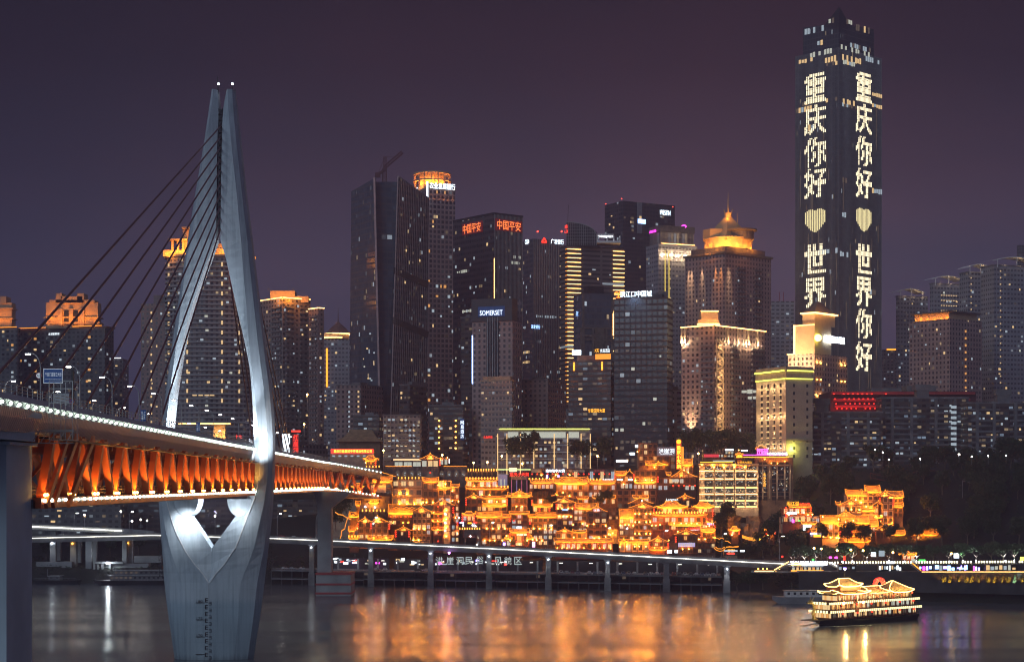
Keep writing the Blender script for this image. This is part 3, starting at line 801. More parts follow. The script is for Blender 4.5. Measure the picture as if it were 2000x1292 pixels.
# facade materials
F_ = {}
F_['glassblue'] = facade('blue_glass_curtain_wall', (.07, .08, .105), (.07, .095, .14), 1.6, 3.9, .86, .70, .004, rough=.15, tone=.25)
F_['glassgrey'] = facade('grey_glass_curtain_wall', (.14, .12, .14), (.07, .068, .085), 2.4, 4.0, .72, .55, .012, rough=.2, tone=.35)
F_['pingan'] = facade('dark_banded_facade', (.075, .062, .072), (.03, .03, .038), 2.2, 4.1, .8, .5, .015, rough=.2, tone=.5)
F_['apart'] = facade('grey_apartment_wall', (.22, .20, .205), (.05, .05, .058), 3.4, 3.1, .50, .50, .02, ls=.5, tone=.8)
F_['apartd'] = facade('dark_apartment_wall', (.11, .115, .125), (.035, .04, .047), 3.6, 3.1, .55, .50, .03, ls=.5, tone=.8)
F_['apartb'] = facade('brown_apartment_wall', (.28, .20, .19), (.045, .04, .045), 3.2, 3.1, .45, .52, .012, ls=.45, tone=.8)
F_['beige'] = facade('beige_apartment_wall', (.34, .27, .25), (.07, .06, .065), 2.2, 3.2, .62, .42, .03, ls=.4, tone=.9)
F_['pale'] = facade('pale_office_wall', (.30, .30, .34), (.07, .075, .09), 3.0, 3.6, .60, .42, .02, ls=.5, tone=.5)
F_['stone'] = facade('pink_stone_wall', (.36, .26, .25), (.05, .045, .052), 3.3, 3.4, .42, .55, .01, ls=.5, tone=.6)
F_['grid'] = facade('stone_grid_wall', (.30, .22, .22), (.05, .045, .055), 3.2, 3.7, .62, .62, .012, ls=.5, tone=.6)
F_['band'] = facade('ribbon_window_wall', (.15, .13, .135), (.04, .042, .05), 40, 3.1, .96, .45, .0, tone=.4)
F_['bandd'] = facade('dark_ribbon_window_wall', (.075, .06, .06), (.035, .037, .045), 3.0, 3.0, .9, .5, .05, ls=.35, tone=.9, cool=(.6, .8, 1))
F_['darkg'] = facade('black_glass_wall', (.035, .038, .05), (.022, .028, .04), 3.3, 3.6, .78, .62, .008, ls=.4, rough=.16, tone=.4)
F_['wfc'] = facade('tall_dark_curtain_wall', (.06, .07, .085), (.035, .045, .058), 1.55, 4.2, .72, .80, .0, rough=.16, tone=.2)
F_['mall'] = facade('lit_mall_wall', (.25, .22, .24), (.15, .13, .17), 3.4, 3.6, .8, .5, .35, ls=.45, tone=.8)
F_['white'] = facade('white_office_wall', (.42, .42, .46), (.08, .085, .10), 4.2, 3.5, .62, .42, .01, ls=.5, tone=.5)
bay = {k: v for k, v in zip('glassblue glassgrey pingan apart apartd apartb beige pale stone grid bandd darkg white'.split(), ((1.6,3.9),(2.4,4.0),(2.2,4.1),(3.4,3.1),(3.6,3.1),(3.2,3.1),(2.2,3.2),(3,3.6),(3.3,3.4),(3.2,3.7),(3,3),(3.3,3.6),(4.2,3.5)))}
def balconies(o, i, s0, s1, floor, depth=1.3, mat=None, zlo=0, zhi=1, name='balconies'):
    a, u, wd, n, rz = o.faces[i]; mb = MB(); H = o.top - o.z0
    for k in range(int(zlo * H / floor), int(zhi * H / floor)):
        c = onface(o, i, (s0 + s1) / 2 * wd, o.z0 + k * floor + .5, depth / 2); mb.box(c, ((s1 - s0) * wd, depth, 1.1), rz)
    x = mb.build(name, mat or M_['concd'], o.root); x['kind'] = 'stuff'; return x
def rooftop(o, frac=.4, h=4, mat=None, name='plant_room'):
    mb = MB(); c = sum(o.p, Vector((0, 0))) / 4
    mb.prism([c + (q - c) * frac for q in o.p], o.top, o.top + h); return mb.build(name, mat or M_['concd'], o.root)
# ---- left group, behind the bridge
def crown_block(o, L, R, y0, y1, Y, mat, steps=(), name='crown'):
    mb = MB(); d = 10
    mb.bx(PX(L, Y), PX(R, Y), Y + 2, Y + 2 + d, PZ(y1, Y), PZ(y0, Y))
    for (a, c, t, bt) in steps: mb.bx(PX(a, Y), PX(c, Y), Y + 1, Y + 3 + d, PZ(bt, Y), PZ(t, Y))
    return mb.build(name, mat, o.root)
crownm = material('sand_stucco', (.45, .34, .22), .8, var=.12)
o = tower('apartment_tower', 'dark apartment tower with broad orange floodlit palace-like crown behind the left cables', 'tower', 20, 205, 222, 640, 1230, 70, F_['apartd'])
lit(o, 0, 3.6, 3.1, 34, 'winw wino winc winc', .5, .5, .2); ring(o, o.top, 1.2, 1.2, M_['plasterb'], 'parapet')
strip_on(o, 0, o.top + 1.6, E_['led'], .5, .1, .98, 1.6)
crown_block(o, 88, 190, 590, 640, 1235, crownm, [(108, 120, 572, 590), (150, 163, 572, 590), (118, 160, 578, 592), (96, 184, 585, 590), (84, 194, 628, 632), (84, 194, 618, 620)])
for s0, s1 in ((113, 121), (134, 142), (156, 164)):
    mb = MB(); mb.bx(PX(s0, 1235), PX(s1, 1235), 1235.5, 1237, PZ(636, 1235), PZ(602, 1235)); mb.build('crown_pilaster', M_['plaster'], o.root)
mb = MB(); mb.bx(PX(124, 1235), PX(151, 1235), 1236.4, 1237.5, PZ(634, 1235), PZ(606, 1235)); mb.build('crown_window', M_['glassd'], o.root)
for px in (96, 118, 138, 160, 184): lamp('SPOT', P(px, 637, 1229), 21000, (1, .40, .04), .8, P(px, 596, 1238), 110, 1, 'crown_floodlight')
lamp('SPOT', P(138, 640, 1222), 15000, (1, .40, .04), .8, P(138, 580, 1238), 110, 1, 'crown_floodlight')
for s in (.27, .84):
    for k in range(15): place('balcony_lamp', U_['winw'] if k % 3 else U_['wino'], o.root, onface(o, 0, s * o.faces[0][2], o.top - 6 - k * 7.5, .3), 0, (1.9, 1, 1.5))
face_text(o, 0, '龙湖紫都城', .47, PZ(640, 1230) - 3, 9, 1.6, E_['wsign'])
o = tower('apartment_tower', 'dark apartment tower at the left picture edge with orange stepped crown', 'tower', -60, 34, 40, 640, 1215, 72, F_['apartd'])
lit(o, 0, 3.6, 3.1, 16, 'winw wino winc', .5, .5, .3, 1, .6); strip_on(o, 0, o.top + .6, E_['led'], .5, .5, 1, .8)
crown_block(o, -40, 21, 590, 638, 1220, crownm, [(0, 11, 578, 592), (-40, 24, 600, 603), (-40, 24, 620, 622)])
for px in (-8, 12): lamp('SPOT', P(px, 637, 1214), 16000, (1, .40, .04), .8, P(px, 600, 1222), 110, 1, 'crown_floodlight')
o = tower('apartment_tower', 'slim dim apartment block right of the palace-crowned tower behind the cables', 'tower', 205, 240, 240, 700, 1330, 0, F_['apart'], depth=20)
lit(o, 0, 3.4, 3.1, 10, 'winc winw', .5, .5, .3); strip_on(o, 0, o.top + .5, E_['wsign'], .6, .2, .9)
o = tower('apartment_tower', 'slim dark wing tower with one vertical column of amber lights, left of the balcony tower', 'tower', 275, 340, 345, 592, 1190, 80, F_['apartb'])
lit(o, 0, 3.2, 3.1, 12, 'winw winc', .5, .5, .2)
for k in range(22): place('facade_lamp', U_['winw'], o.root, onface(o, 0, .32 * o.faces[0][2], o.top - 6 - k * 5.6, .2), 0, (1.0, 1, 1.5))
mb = MB(); mb.bx(PX(300, 1195), PX(322, 1195), 1195, 1210, o.top, o.top + 6); mb.build('plant_room', M_['concd'], o.root)
# balcony tower seen through the legs: round plan
def round_tower(name, label, px0, px1, ytop, Y, mat, dep, n=20, pw=2.6):
    o = T(); cx = (PX(px0, Y) + PX(px1, Y)) / 2; rx = (PX(px1, Y) - PX(px0, Y)) / 2
    se = lambda v: math.copysign(abs(v) ** (2 / pw), v)
    o.p = [Vector((cx + rx * se(math.cos(a)), Y + dep / 2 + dep / 2 * se(math.sin(a)))) for a in (2 * math.pi * k / n for k in range(n))]
    o.top = PZ(ytop, Y); o.z0 = min(ground(q.x, q.y) for q in o.p) - 1; o.Y = Y
    o.root = thing(name, label, 'tower', (cx, Y + dep / 2, o.z0)); mb = MB(); mb.prism(o.p, o.z0, o.top); o.body = mb.build('facade', mat, o.root)
    o.faces = [(Vector((PX(px0, Y), Y)), Vector((1, 0)), 2 * rx, Vector((0, -1)), 0.0)]
    return o
o = round_tower('apartment_tower', 'tall rounded balcony tower with golden pagoda crown seen between the bridge tower legs', 317, 486, 500, 1175, F_['apart'], 34)
mb = MB()
for k in range(1, int((o.top - o.z0) / 3.1)): mb.prism(inset(o.p, 1.3), o.z0 + 3.1 * k - .4, o.z0 + 3.1 * k + .75)
x = mb.build('balconies', M_['conc'], o.root); x['kind'] = 'stuff'
def curve_y(o, X):
    best = 1e9
    for i in range(len(o.p)):
        a, c = o.p[i], o.p[(i + 1) % len(o.p)]
        if (a.x - X) * (c.x - X) <= 0 and abs(a.x - c.x) > 1e-6: best = min(best, a.y + (c.y - a.y) * (X - a.x) / (c.x - a.x))
    return best
for px in (326, 366, 434, 466):
    for y in range(516, 800, 19):
        X = PX(px, 1175); yy = curve_y(o, X); place('balcony_lamp', U_['winw'], o.root, (X, yy - 1.5, PZ(y, 1175)), 0, (1.1, 1, 2.6))
for k in range(34):
    px = random.uniform(330, 475); X = PX(px, 1175); place('window', U_[random.choice(['winc', 'winw', 'wing'])], o.root, (X, curve_y(o, X) - .1, o.z0 + 3.1 * random.randrange(12, 52) + 1.6), 0, (2.0, 1, 1.3))
for px in (380, 392, 404, 414): place('window', U_['winw'], o.root, (PX(px, 1175), curve_y(o, PX(px, 1175)) - .1, PZ(770, 1175)), 0, (3, 1, 1.7))
mb = MB(); mb.prism(inset(o.p, 1.6), o.top, o.top + 1.2); mb.build('cornice', M_['plaster'], o.root)
Yc = 1180
mb = MB(); 
mb.bx(PX(318, Yc), PX(366, Yc), Yc, Yc + 20, PZ(500, Yc), PZ(488, Yc))
for px in (334, 345, 355): mb.bx(PX(px, Yc), PX(px + 4, Yc), Yc + 1, Yc + 2.5, PZ(489, Yc), PZ(468, Yc))
mb.bx(PX(328, Yc), PX(366, Yc), Yc - 1, Yc + 14, PZ(469, Yc), PZ(466, Yc)); mb.bx(PX(356, Yc), PX(376, Yc), Yc + 2, Yc + 14, PZ(490, Yc), PZ(446, Yc))
mb.bx(PX(355, Yc), PX(400, Yc), Yc - 1, Yc + 16, PZ(446, Yc), PZ(443, Yc)); mb.bx(PX(420, Yc), PX(446, Yc), Yc + 1, Yc + 16, PZ(500, Yc), PZ(484, Yc)); mb.bx(PX(424, Yc), PX(440, Yc), Yc + 2, Yc + 14, PZ(484, Yc), PZ(474, Yc))
mb.build('pagoda_crown', crownm, o.root)
for px, y in ((326, 498), (340, 486), (358, 486), (366, 470), (430, 498), (436, 490)): lamp('POINT', P(px, y, Yc - 3.5), 8000, (1, .42, .05), .8, name='crown_floodlight')
mb = MB()
for i in range(len(o.p)):
    a, c = inset(o.p, 1.9)[i], inset(o.p, 1.9)[(i + 1) % len(o.p)]; mb.bar((*a, o.top + 1.4), (*c, o.top + 1.4), .4)
mb.build('led_strip', E_['led'], o.root)
o = tower('entrance_pavilion', 'low gateway building with wide glowing eave and amber lit drum below the balcony tower', 'building', 416, 440, 440, 829, 1120, 0, material('amber_wall', (.5, .38, .26), .8), depth=8)
mb = MB(); mb.bx(PX(351, 1120), PX(452, 1120), 1116, 1130, PZ(829, 1120), PZ(826, 1120)); mb.build('canopy', M_['plaster'], o.root)
mb = MB(); mb.bx(PX(351, 1120), PX(452, 1120), 1115.6, 1116, PZ(828.4, 1120), PZ(826.2, 1120)); mb.build('led_strip', E_['gold'], o.root)
for px in (420, 436): lamp('POINT', P(px, 850, 1117), 2600, (1, .5, .12), .5, name='wall_floodlight')
o = tower('apartment_tower', 'grey residential tower with bright orange box crown just right of the bridge tower', 'tower', 508, 552, 606, 582, 1160, 40, F_['apart'])
for i in (0, 1): lit(o, i, 3.4, 3.1, 26, 'winc winc winw', .45, .5, .2); strip_on(o, i, o.top + .5, E_['gold'], .5)
balconies(o, 0, .55, .95, 3.1); balconies(o, 1, .1, .4, 3.1); balconies(o, 1, .62, .9, 3.1)
crown_block(o, 527, 575, 567, 585, 1168, crownm, [(575, 602, 578, 590)])
for px in (533, 550, 568): lamp('POINT', P(px, 580, 1160), 9000, (1, .42, .04), .8, name='crown_floodlight')
lamp('POINT', P(590, 584, 1160), 6000, (1, .42, .04), .8, name='crown_floodlight')
o = tower('apartment_tower', 'narrow dark residential tower with rounded lit top at the right of the orange box crown', 'tower', 603, 622, 633, 602, 1150, 40, F_['apartb'])
for i in (0, 1): lit(o, i, 3.2, 3.1, 12, 'winw winc', .45, .5, .2); strip_on(o, i, o.top + .4, E_['gold'], .6)
balconies(o, 0, .2, .9, 3.1)
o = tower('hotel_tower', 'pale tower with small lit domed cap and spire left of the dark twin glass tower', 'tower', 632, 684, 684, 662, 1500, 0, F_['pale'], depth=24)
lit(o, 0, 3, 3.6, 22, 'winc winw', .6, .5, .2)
mb = MB(); c = P(660, 650, 1510)
mb.cyl((PX(656, 1510), 1512), 11, PZ(662, 1510), PZ(652, 1510), 20); mb.build('drum', M_['plaster'], o.root)
mb = MB(); rgs = [[(PX(660, 1510) + r * math.cos(a), 1512 + r * math.sin(a), PZ(y, 1510)) for a in (2 * math.pi * k / 16 for k in range(16))] for r, y in ((11, 651), (9.5, 648), (6.5, 640), (3, 633), (.8, 628))]
mb.loft(rgs); mb.tube([(PX(660, 1510), 1512, PZ(630, 1510)), (PX(660, 1510), 1512, PZ(600, 1510))], .5, 6, .1); mb.build('dome', M_['brick'], o.root)
mb = MB(); mb.cyl((PX(660, 1510), 1512), 11.5, PZ(653, 1510), PZ(651, 1510), 20); mb.cyl((PX(650, 1510), 1510), 11.3, PZ(661, 1510), PZ(659, 1510), 20); mb.build('led_strip', E_['gold'], o.root)
mb = MB(); mb.bx(PX(637, 1500), PX(640, 1500), 1499.3, 1500.2, PZ(755, 1500), PZ(680, 1500)); mb.build('led_strip', E_['ledlow'], o.root)
# ---- dark twin glass tower
o = T(); o.Y = 1150; zb = 60
o.root = thing('office_tower', 'huge dark glass office tower with two slanting shafts and pinkish edge fins', 'tower', (PX(760, 1170), 1180, zb), None)
def slant(name, pxs_t, pxs_b, ys, Yt, mat, ybase=62.0):
    mb = MB(); pt = [Vector((PX(p, y), y)) for p, y in zip(pxs_t, Yt)]; pb = [Vector((PX(p, y), y)) for p, y in zip(pxs_b, Yt)]
    mb.prism(pb, [ybase] * len(pb), [PZ(yy, y) for yy, y in zip(ys, Yt)], True, 0, pt); return mb.build(name, mat, o.root)
slant('left_shaft', (686, 731, 735, 690), (681, 744, 748, 684), (374, 348, 348, 374), (1178, 1150, 1190, 1205), F_['glassblue'])
slant('middle_shaft', (731, 779, 779, 735), (744, 762, 766, 746), (355, 355, 355, 355), (1156, 1160, 1190, 1190), F_['glassblue'])
slant('right_shaft', (778, 838, 838, 782), (761, 832, 832, 768), (345, 386, 386, 345), (1148, 1178, 1205, 1190), F_['glassgrey'])
mb = MB()
for k in range(19):
    f = k / 18; yb = 1148 + 30 * f; pt = P(778 + 60 * f, 345 + 41 * f, yb); pb = P(761 + 71 * f, 900, yb); pb.z = 62; mb.bar(pb + Vector((0, -.2, 0)), pt + Vector((0, -.2, 0)), .35, .7)
mb.build('fin', material('bronze_fin', (.20, .17, .17), .4, .3), o.root)
mb = MB()
for a, y0, c in ((731, 347, 744), (778, 344, 761)):
    q = P(c, 900, 1149.5); q.z = 62; mb.bar(q, P(a, y0, 1149.5), 1.2, .8)
mb.build('edge_fin', material('pink_metal', (.42, .30, .30), .45, .2), o.root)
for yy in (548, 645):
    mb = MB(); 
    for f0 in range(18):
        pass
    a = P(776 - 17 * (yy - 345) / 560, yy - 20, 1147.3); c = P(836, yy + 8, 1177.2); mb.bar(a, c, .8, 4.2); mb.build('refuge_floor', M_['dark'], o.root)
for k in range(10, 48):
    f = random.random(); y = random.uniform(620, 760); 
    if k < 30: place('window', U_[random.choice(['winc', 'winw', 'wing'])], o.root, P(690 + 42 * f, y, 1176 - 26 * f - .5), -.55, (1.2, 1, .9))
    else: place('window', U_[random.choice(['windim', 'windim', 'winw'])], o.root, P(782 + 48 * f, random.uniform(400, 760), 1150 + 24 * f - .6), .9, (1.0, 1, 1.6))
mb = MB()                                        # tower crane on the roof
cr = thing('tower_crane', 'tower crane with raised jib standing on the dark twin tower roof', 'crane', P(745, 355, 1165))
def lattice(mb, p, q, w, n, r=.22):
    p, q = Vector(p), Vector(q); d = (q - p).normalized(); s = d.cross(Vector((0, 1, 0))).normalized() * (w / 2); b = Vector((0, w / 2, 0))
    for e in (1, -1):
        for g in (1, -1): mb.bar(p + s * e + b * g, q + s * e + b * g, r)
    for k in range(n):
        a, c = p.lerp(q, k / n), p.lerp(q, (k + 1) / n)
        mb.bar(a + s - b, c - s - b, r * .7); mb.bar(a - s - b, c + s - b, r * .7); mb.bar(a - s - b, a + s - b, r * .7)
lattice(mb, P(751, 356, 1165), P(751, 330, 1165), 2.6, 5, .4); mb.build('mast', M_['cable'], cr)
mb = MB(); lattice(mb, P(750, 328, 1165), P(786, 297, 1165), 1.8, 10, .35); mb.build('jib', M_['cable'], cr)
mb = MB(); lattice(mb, P(752, 332, 1165), P(752, 306, 1165), 1.6, 4, .35); mb.bar(P(752, 306, 1165), P(776, 306, 1165), .15); mb.bar(P(752, 306, 1165), P(737, 342, 1165), .25); mb.build('tower_head', M_['cable'], cr)
mb = MB(); mb.bar(P(752, 332, 1165), P(736, 342, 1165), 1.6); mb.box(P(738, 342, 1165), (3.5, 2.5, 3)); mb.build('counterweight', M_['cable'], cr)
# ---- round-crowned bank tower
o = tower('bank_tower', 'tall slim bank tower with round orange lit crown and white lettering', 'tower', 800, 834, 889, 368, 1330, 24, F_['grid'])
lit(o, 1, 3.2, 3.7, 40, 'winw wino winc winc', .62, .6, .15); lit(o, 0, 3.2, 3.7, 8, 'winw winc', .62, .6, .4)
cc = sum(o.p, Vector((0, 0))) / 4; zc = o.top
mb = MB(); mb.prism(inset(o.p, .8), zc, zc + 1.2); mb.prism([cc + (q - cc) * .8 for q in o.p], zc + 1.2, zc + 5); mb.build('parapet', M_['plaster'], o.root)
mb = MB(); mb.cyl(cc, 9.5, zc + 5, zc + 14.5, 28); mb.build('crown_drum', crownm, o.root)
mb = MB(); R0 = 14.2
for z in (zc + 8.0, zc + 13.6):
    mb.loft([[(cc.x + r * math.cos(a), cc.y + r * math.sin(a), z + dz) for a in (2 * math.pi * k / 32 for k in range(32))] for r, dz in ((R0, 0), (R0, 1.0), (R0 - 1.4, 1.0), (R0 - 1.4, 0), (R0, 0))], False)
for k in range(16):
    a = 2 * math.pi * k / 16; q = (cc.x + (R0 - .6) * math.cos(a), cc.y + (R0 - .6) * math.sin(a)); mb.bar((*q, zc + 2), (*q, zc + 14), .5); mb.bar((*q, zc + 13.8), (cc.x + 9 * math.cos(a), cc.y + 9 * math.sin(a), zc + 14), .4)
mb.build('crown_ring', crownm, o.root)
for a in (-150, -115, -90, -65, -30): lamp('POINT', (cc.x + 11.8 * math.cos(math.radians(a)), cc.y + 11.8 * math.sin(math.radians(a)), zc + 6.2), 9000, (1, .40, .05), .8, name='crown_floodlight')
face_text(o, 1, '农业发展银行', .52, zc + 2.2, 20.5, 4.6, E_['wbright'], out=1.4); face_text(o, 0, 'AADBC', .42, zc + 1.2, 12, 4.0, E_['wbright'], out=1.4)
for k in range(6): 
    q = onface(o, 1, (.08 + .165 * k) * o.faces[1][2], zc - 10, 1.2); lamp('SPOT', q, 1500, AMBER, .4, onface(o, 1, (.08 + .165 * k) * o.faces[1][2], zc - 1, 0), 70, 1, 'crown_floodlight')
mb = MB(); c = onface(o, 1, 0, zc - 8, .5); mb.box(c, (1.2, 1.2, 26), o.faces[1][4]); mb.build('led_strip', E_['wsign'], o.root)
# ---- red sign tower
o = tower('office_tower', 'dark office tower with red 中国平安 letters on both upper faces', 'tower', 885, 964, 1021, 418, 1250, 38, F_['pingan'])
fins(o, 1, 22, .5, .35, M_['steel']); ring(o, o.top - .2, 1.4, .4, M_['dark'], 'parapet')
for i in (0, 1): lit(o, i, 2.2, 4.1, 22, 'winc winw wing', .8, .5, .25, .95)
lit(o, 0, 2.2, 4.1, 0, 'wing', .8, .5, cells=[(k, 34) for k in range(2, 8)] + [(k, 27) for k in range(5, 16)]); lit(o, 1, 2.2, 4.1, 0, 'wing', .8, .5, cells=[(k, 35) for k in range(7, 11)])
rp_ = glow('dark_red_panel', (1, .015, .02), .10, False)
for i, fr, w in ((0, .49, 21), (1, .50, 21)):
    a, u, wd, n, rz = o.faces[i]
    mb = MB(); mb.box(onface(o, i, fr * wd, o.top - 7.0, .35), (w + 3, .5, 8), rz); mb.build('sign_panel', rp_, o.root)
    face_text(o, i, '中国平安', fr, o.top - 7.0, w, 6.6, E_['redyel'] if False else glow('scarlet_letters', (1, .20, .04), 2.6), out=.8)
strip_on(o, 1, PZ(560, 1250), E_['gold'], 40, 0, .012, .6)
# ---- small serviced-apartment tower with blue lettering
o = tower('hotel_tower', 'brownish twin-shaft hotel tower with dark canopy top and blue SOMERSET sign', 'tower', 922, 1001, 1019, 626, 1100, 70, F_['stone'])
lit(o, 0, 3.3, 3.4, 10, 'winc', .3, .3, .2)
a, u, wd, n, rz = o.faces[0]
mb = MB(); mb.box(onface(o, 0, .52 * wd, (o.top + o.z0) / 2 + 2, .3), (wd * .30, .8, o.top - o.z0 + 4), rz); mb.build('glass_shaft', M_['glassd'], o.root)
mb = MB()
for k in range(5): mb.box(onface(o, 0, (.40 + .06 * k) * wd, (o.top + o.z0) / 2 + 6, .8), (.3, .5, o.top - o.z0), rz)
mb.build('fin', M_['steel'], o.root)
mb = MB(); mb.box(onface(o, 0, .5 * wd, o.top + 7.0, -4), (wd * 1.0, 10, 14), rz); mb.build('canopy', material('dark_panels', (.045, .045, .055), .5), o.root)
mb = MB(); mb.box(onface(o, 0, .5 * wd, o.top + 6, 1.4), (wd * .66, .5, 6.2), rz); mb.build('sign_panel', M_['blue'], o.root)
face_text(o, 0, 'SOMERSET', .5, o.top + 5.2, wd * .56, 3.0, E_['wsign'], out=1.8)
strip_on(o, 0, PZ(700, 1100), E_['bsign'], 30, .0, .022, .3)
o = tower('office_tower', 'plain grey glass slab rising behind the right side of the blue-signed hotel', 'tower', 1000, 1019, 1019, 584, 1130, 0, F_['glassgrey'], depth=25)
# ---- grey bank slab
o = tower('bank_tower', 'hazy grey office slab with white CGB letters and red triangle emblem', 'tower', 1019, 1041, 1102, 466, 1420, 26, F_['glassgrey'])
fins(o, 1, 18, .6, .5, M_['steel'])
for i in (0, 1): lit(o, i, 2.4, 4, 12, 'winc', .7, .5, .2, .9)
lit(o, 0, 2.4, 4, 0, 'winw', .8, .5, cells=[(k, j) for k in range(0, 6) for j in (20, 22)]); lit(o, 1, 2.4, 4, 0, 'winc', .8, .5, cells=[(k, 29) for k in range(1, 9)])
face_text(o, 0, 'CGB', .5, PZ(469, 1420), 6.5, 3.6, E_['wbright']); face_text(o, 1, '广发银行', .76, PZ(469, 1420), 11.5, 3.8, E_['wbright'], out=.9)
q = onface(o, 1, .34 * o.faces[1][2], PZ(469, 1420), .9); mb = MB()
for k in range(3):
    a0, a1 = math.radians(90 + 120 * k), math.radians(210 + 120 * k); ux = Vector((o.faces[1][1].x, o.faces[1][1].y, 0))
    mb.bar(q + ux * (2.3 * math.cos(a0)) + Vector((0, 0, 2.3 * math.sin(a0))), q + ux * (2.3 * math.cos(a1)) + Vector((0, 0, 2.3 * math.sin(a1))), .9)
mb.build('triangle_emblem', E_['red'], o.root)
face_text(o, 1, '浦发银行', .06, PZ(638, 1420), 8, 3, E_['bsign'], out=1.2)
for px in (1050, 1097): place('beacon', B_['avi'], o.root, P(px, 452, 1425))
# ---- golden stripe tower with a glass sail
o = tower('office_tower', 'office tower wrapped in golden light strips with a curved glass sail on top', 'tower', 1093, 1108, 1219, 478, 1210, 20, F_['band'])
a, u, wd, n, rz = o.faces[1]
for k in range(36):
    z = PZ(486 + 8.5 * k, 1210) ; 
    strip_on(o, 1, z, E_['gold'], .42, .0, .235, .45)
    if k < 11: strip_on(o, 1, z, E_['gold'], .42, .80, 1.0, .45)
    strip_on(o, 0, z, E_['ledlow'], .2, .80, 1.0, .3)
for k in range(16): place('facade_lamp', U_['winw'], o.root, onface(o, 0, .1 * o.faces[0][2], o.top - 6 - k * 7, .2), o.faces[0][4], (.8, 1, .8))
lit(o, 1, 3, 3.1, 16, 'winw winc', .8, .4, .3, .97, .25, .8)
mb = MB()                                        # sail: quarter-round glass shell on a steel grid
def sail(k): return (1106 + 59 * k, 458 - 25 * math.sqrt(max(0, 1 - k ** 1.8)))
pts = [sail(k / 14) for k in range(15)]
for (xa, ya), (xb, yb) in zip(pts, pts[1:]):
    A, Bq = P(xa, ya, 1212), P(xb, yb, 1212); A0, B0 = A.copy(), Bq.copy(); A0.z = B0.z = o.top - 1; dv = Vector((2, 9, 0))
    mb.face([A0, B0, Bq, A]); mb.face([A, Bq, Bq + dv, A + dv]); mb.face([B0 + dv, A0 + dv, A + dv, Bq + dv])
mb.build('glass_sail', M_['glassd'], o.root)
mb = MB()
for k in range(0, 15): 
    A = P(*pts[k], 1211.6); mb.bar((A.x, A.y, o.top), A, .28)
for yy in (436, 442, 448, 454, 460, 467, 473):
    xs_ = [p for p in pts if p[1] <= yy + .01]; xe = max([p[0] for p in xs_] + [1108]) if yy < 458 else 1165
    mb.bar(P(1106, yy, 1211.6), P(xe, yy, 1211.6), .28)
for p, q in zip(pts, pts[1:]): mb.bar(P(*p, 1211.6), P(*q, 1211.6), .5)
mb.build('sail_grid', M_['steel'], o.root)
mb = MB(); mb.bar(P(1109, 432, 1214), P(1110, 400, 1214), .3); mb.build('antenna', M_['dark'], o.root)
mb = MB(); mb.bx(PX(1165, 1213), PX(1213, 1213), 1213, 1230, PZ(474, 1213), PZ(470, 1213))
for px in (1166, 1185, 1198, 1210): mb.bx(PX(px, 1213), PX(px + 2, 1213), 1214, 1215, PZ(470, 1213), PZ(460, 1213))
mb.bx(PX(1160, 1213), PX(1199, 1213), 1213.5, 1228, PZ(459, 1213), PZ(456.5, 1213)); mb.build('roof_terrace', M_['white'], o.root)
lamp('POINT', P(1182, 464, 1218), 6000, (.9, .95, 1), .5, name='terrace_light'); lamp('POINT', P(1135, 468, 1220), 1500, WARM, .5, name='terrace_light')
text('sign_letters', '南山', glow('red_sign', (1, .04, .02), 3.5), o.root, P(1106, 447, 1209), 3.4, 6, -1.0, True)
# ---- hazy black hotel behind
o = tower('hotel_tower', 'hazy black hotel tower far behind with small white WESTIN sign', 'tower', 1181, 1217, 1318, 392, 1600, 30, F_['darkg'])
for i in (0, 1): lit(o, i, 3.3, 3.6, 24, 'windim winw windim winc', .7, .5, .3, .97)
a, u, wd, n, rz = o.faces[1]
mb = MB(); mb.box(onface(o, 1, .31 * wd, o.top - 14, .1), (5, 1.6, 28), rz); mb.build('slot', M_['steel'], o.root)
face_text(o, 1, 'WESTIN', .80, PZ(413, 1615), 11.5, 4.6, E_['wbright'], out=.7)
strip_on(o, 1, PZ(432, 1608), E_['bsign'], 4, .27, .42, .9); strip_on(o, 1, PZ(425, 1608), E_['winw'], 3, .3, .34, .9)
for px, y in ((1183, 398), (1214, 388), (1314, 404)): place('beacon', B_['avi'], o.root, P(px, y, 1602), 0, (.7,) * 3)
# ---- hotel with magenta signs
o = tower('hotel_tower', 'stone hotel tower with glazed top storey and magenta signs', 'tower', 1262, 1286, 1362, 476, 1400, 24, F_['pale'])
cc = sum(o.p, Vector((0, 0))) / 4
mb = MB(); mb.prism([cc + (q - cc) * .86 for q in o.p], o.top, o.top + 10); mb.build('glazed_top', facade('lit_glazing', (.2, .17, .16), (.16, .13, .12), 2.5, 10, .8, .85, .9, ls=.25), o.root)
mb = MB(); mb.prism([cc + (q - cc) * .90 for q in o.p], o.top + 10, o.top + 15); mb.build('parapet', M_['stone'], o.root)
strip_on(o, 1, o.top + .8, E_['gold'], .5, .1, .95, -1.2); 
face_text(o, 1, 'CROWNE PLAZA', .68, o.top + 12.2, 13, 2.2, E_['pink'], out=-1.6); face_text(o, 0, 'CROWNE PLAZA', .5, o.top + 11, 11, 2, E_['pink'], out=-.6)
q = onface(o, 1, .68 * o.faces[1][2], o.top + 15.2, -1.6); mb = MB(); mb.tube([q + Vector((1.6 * math.cos(t), 0, 1.0 * math.sin(t))) for t in (2 * math.pi * k / 14 for k in range(15))], .3, 5); mb.build('emblem', E_['pink'], o.root)
for s in (.16, .26): strip_on(o, 1, o.top - 44, glow('yellow_strip', (1, .72, .12), 1.6), 78, s, s + .012, .3)
for i, s in ((1, .30), (1, .96)):
    for k in range(26): place('facade_lamp', U_['winw'], o.root, onface(o, i, s * o.faces[i][2], o.top - 12 - k * 7.5, .2), o.faces[i][4], (.8, 1, .9))
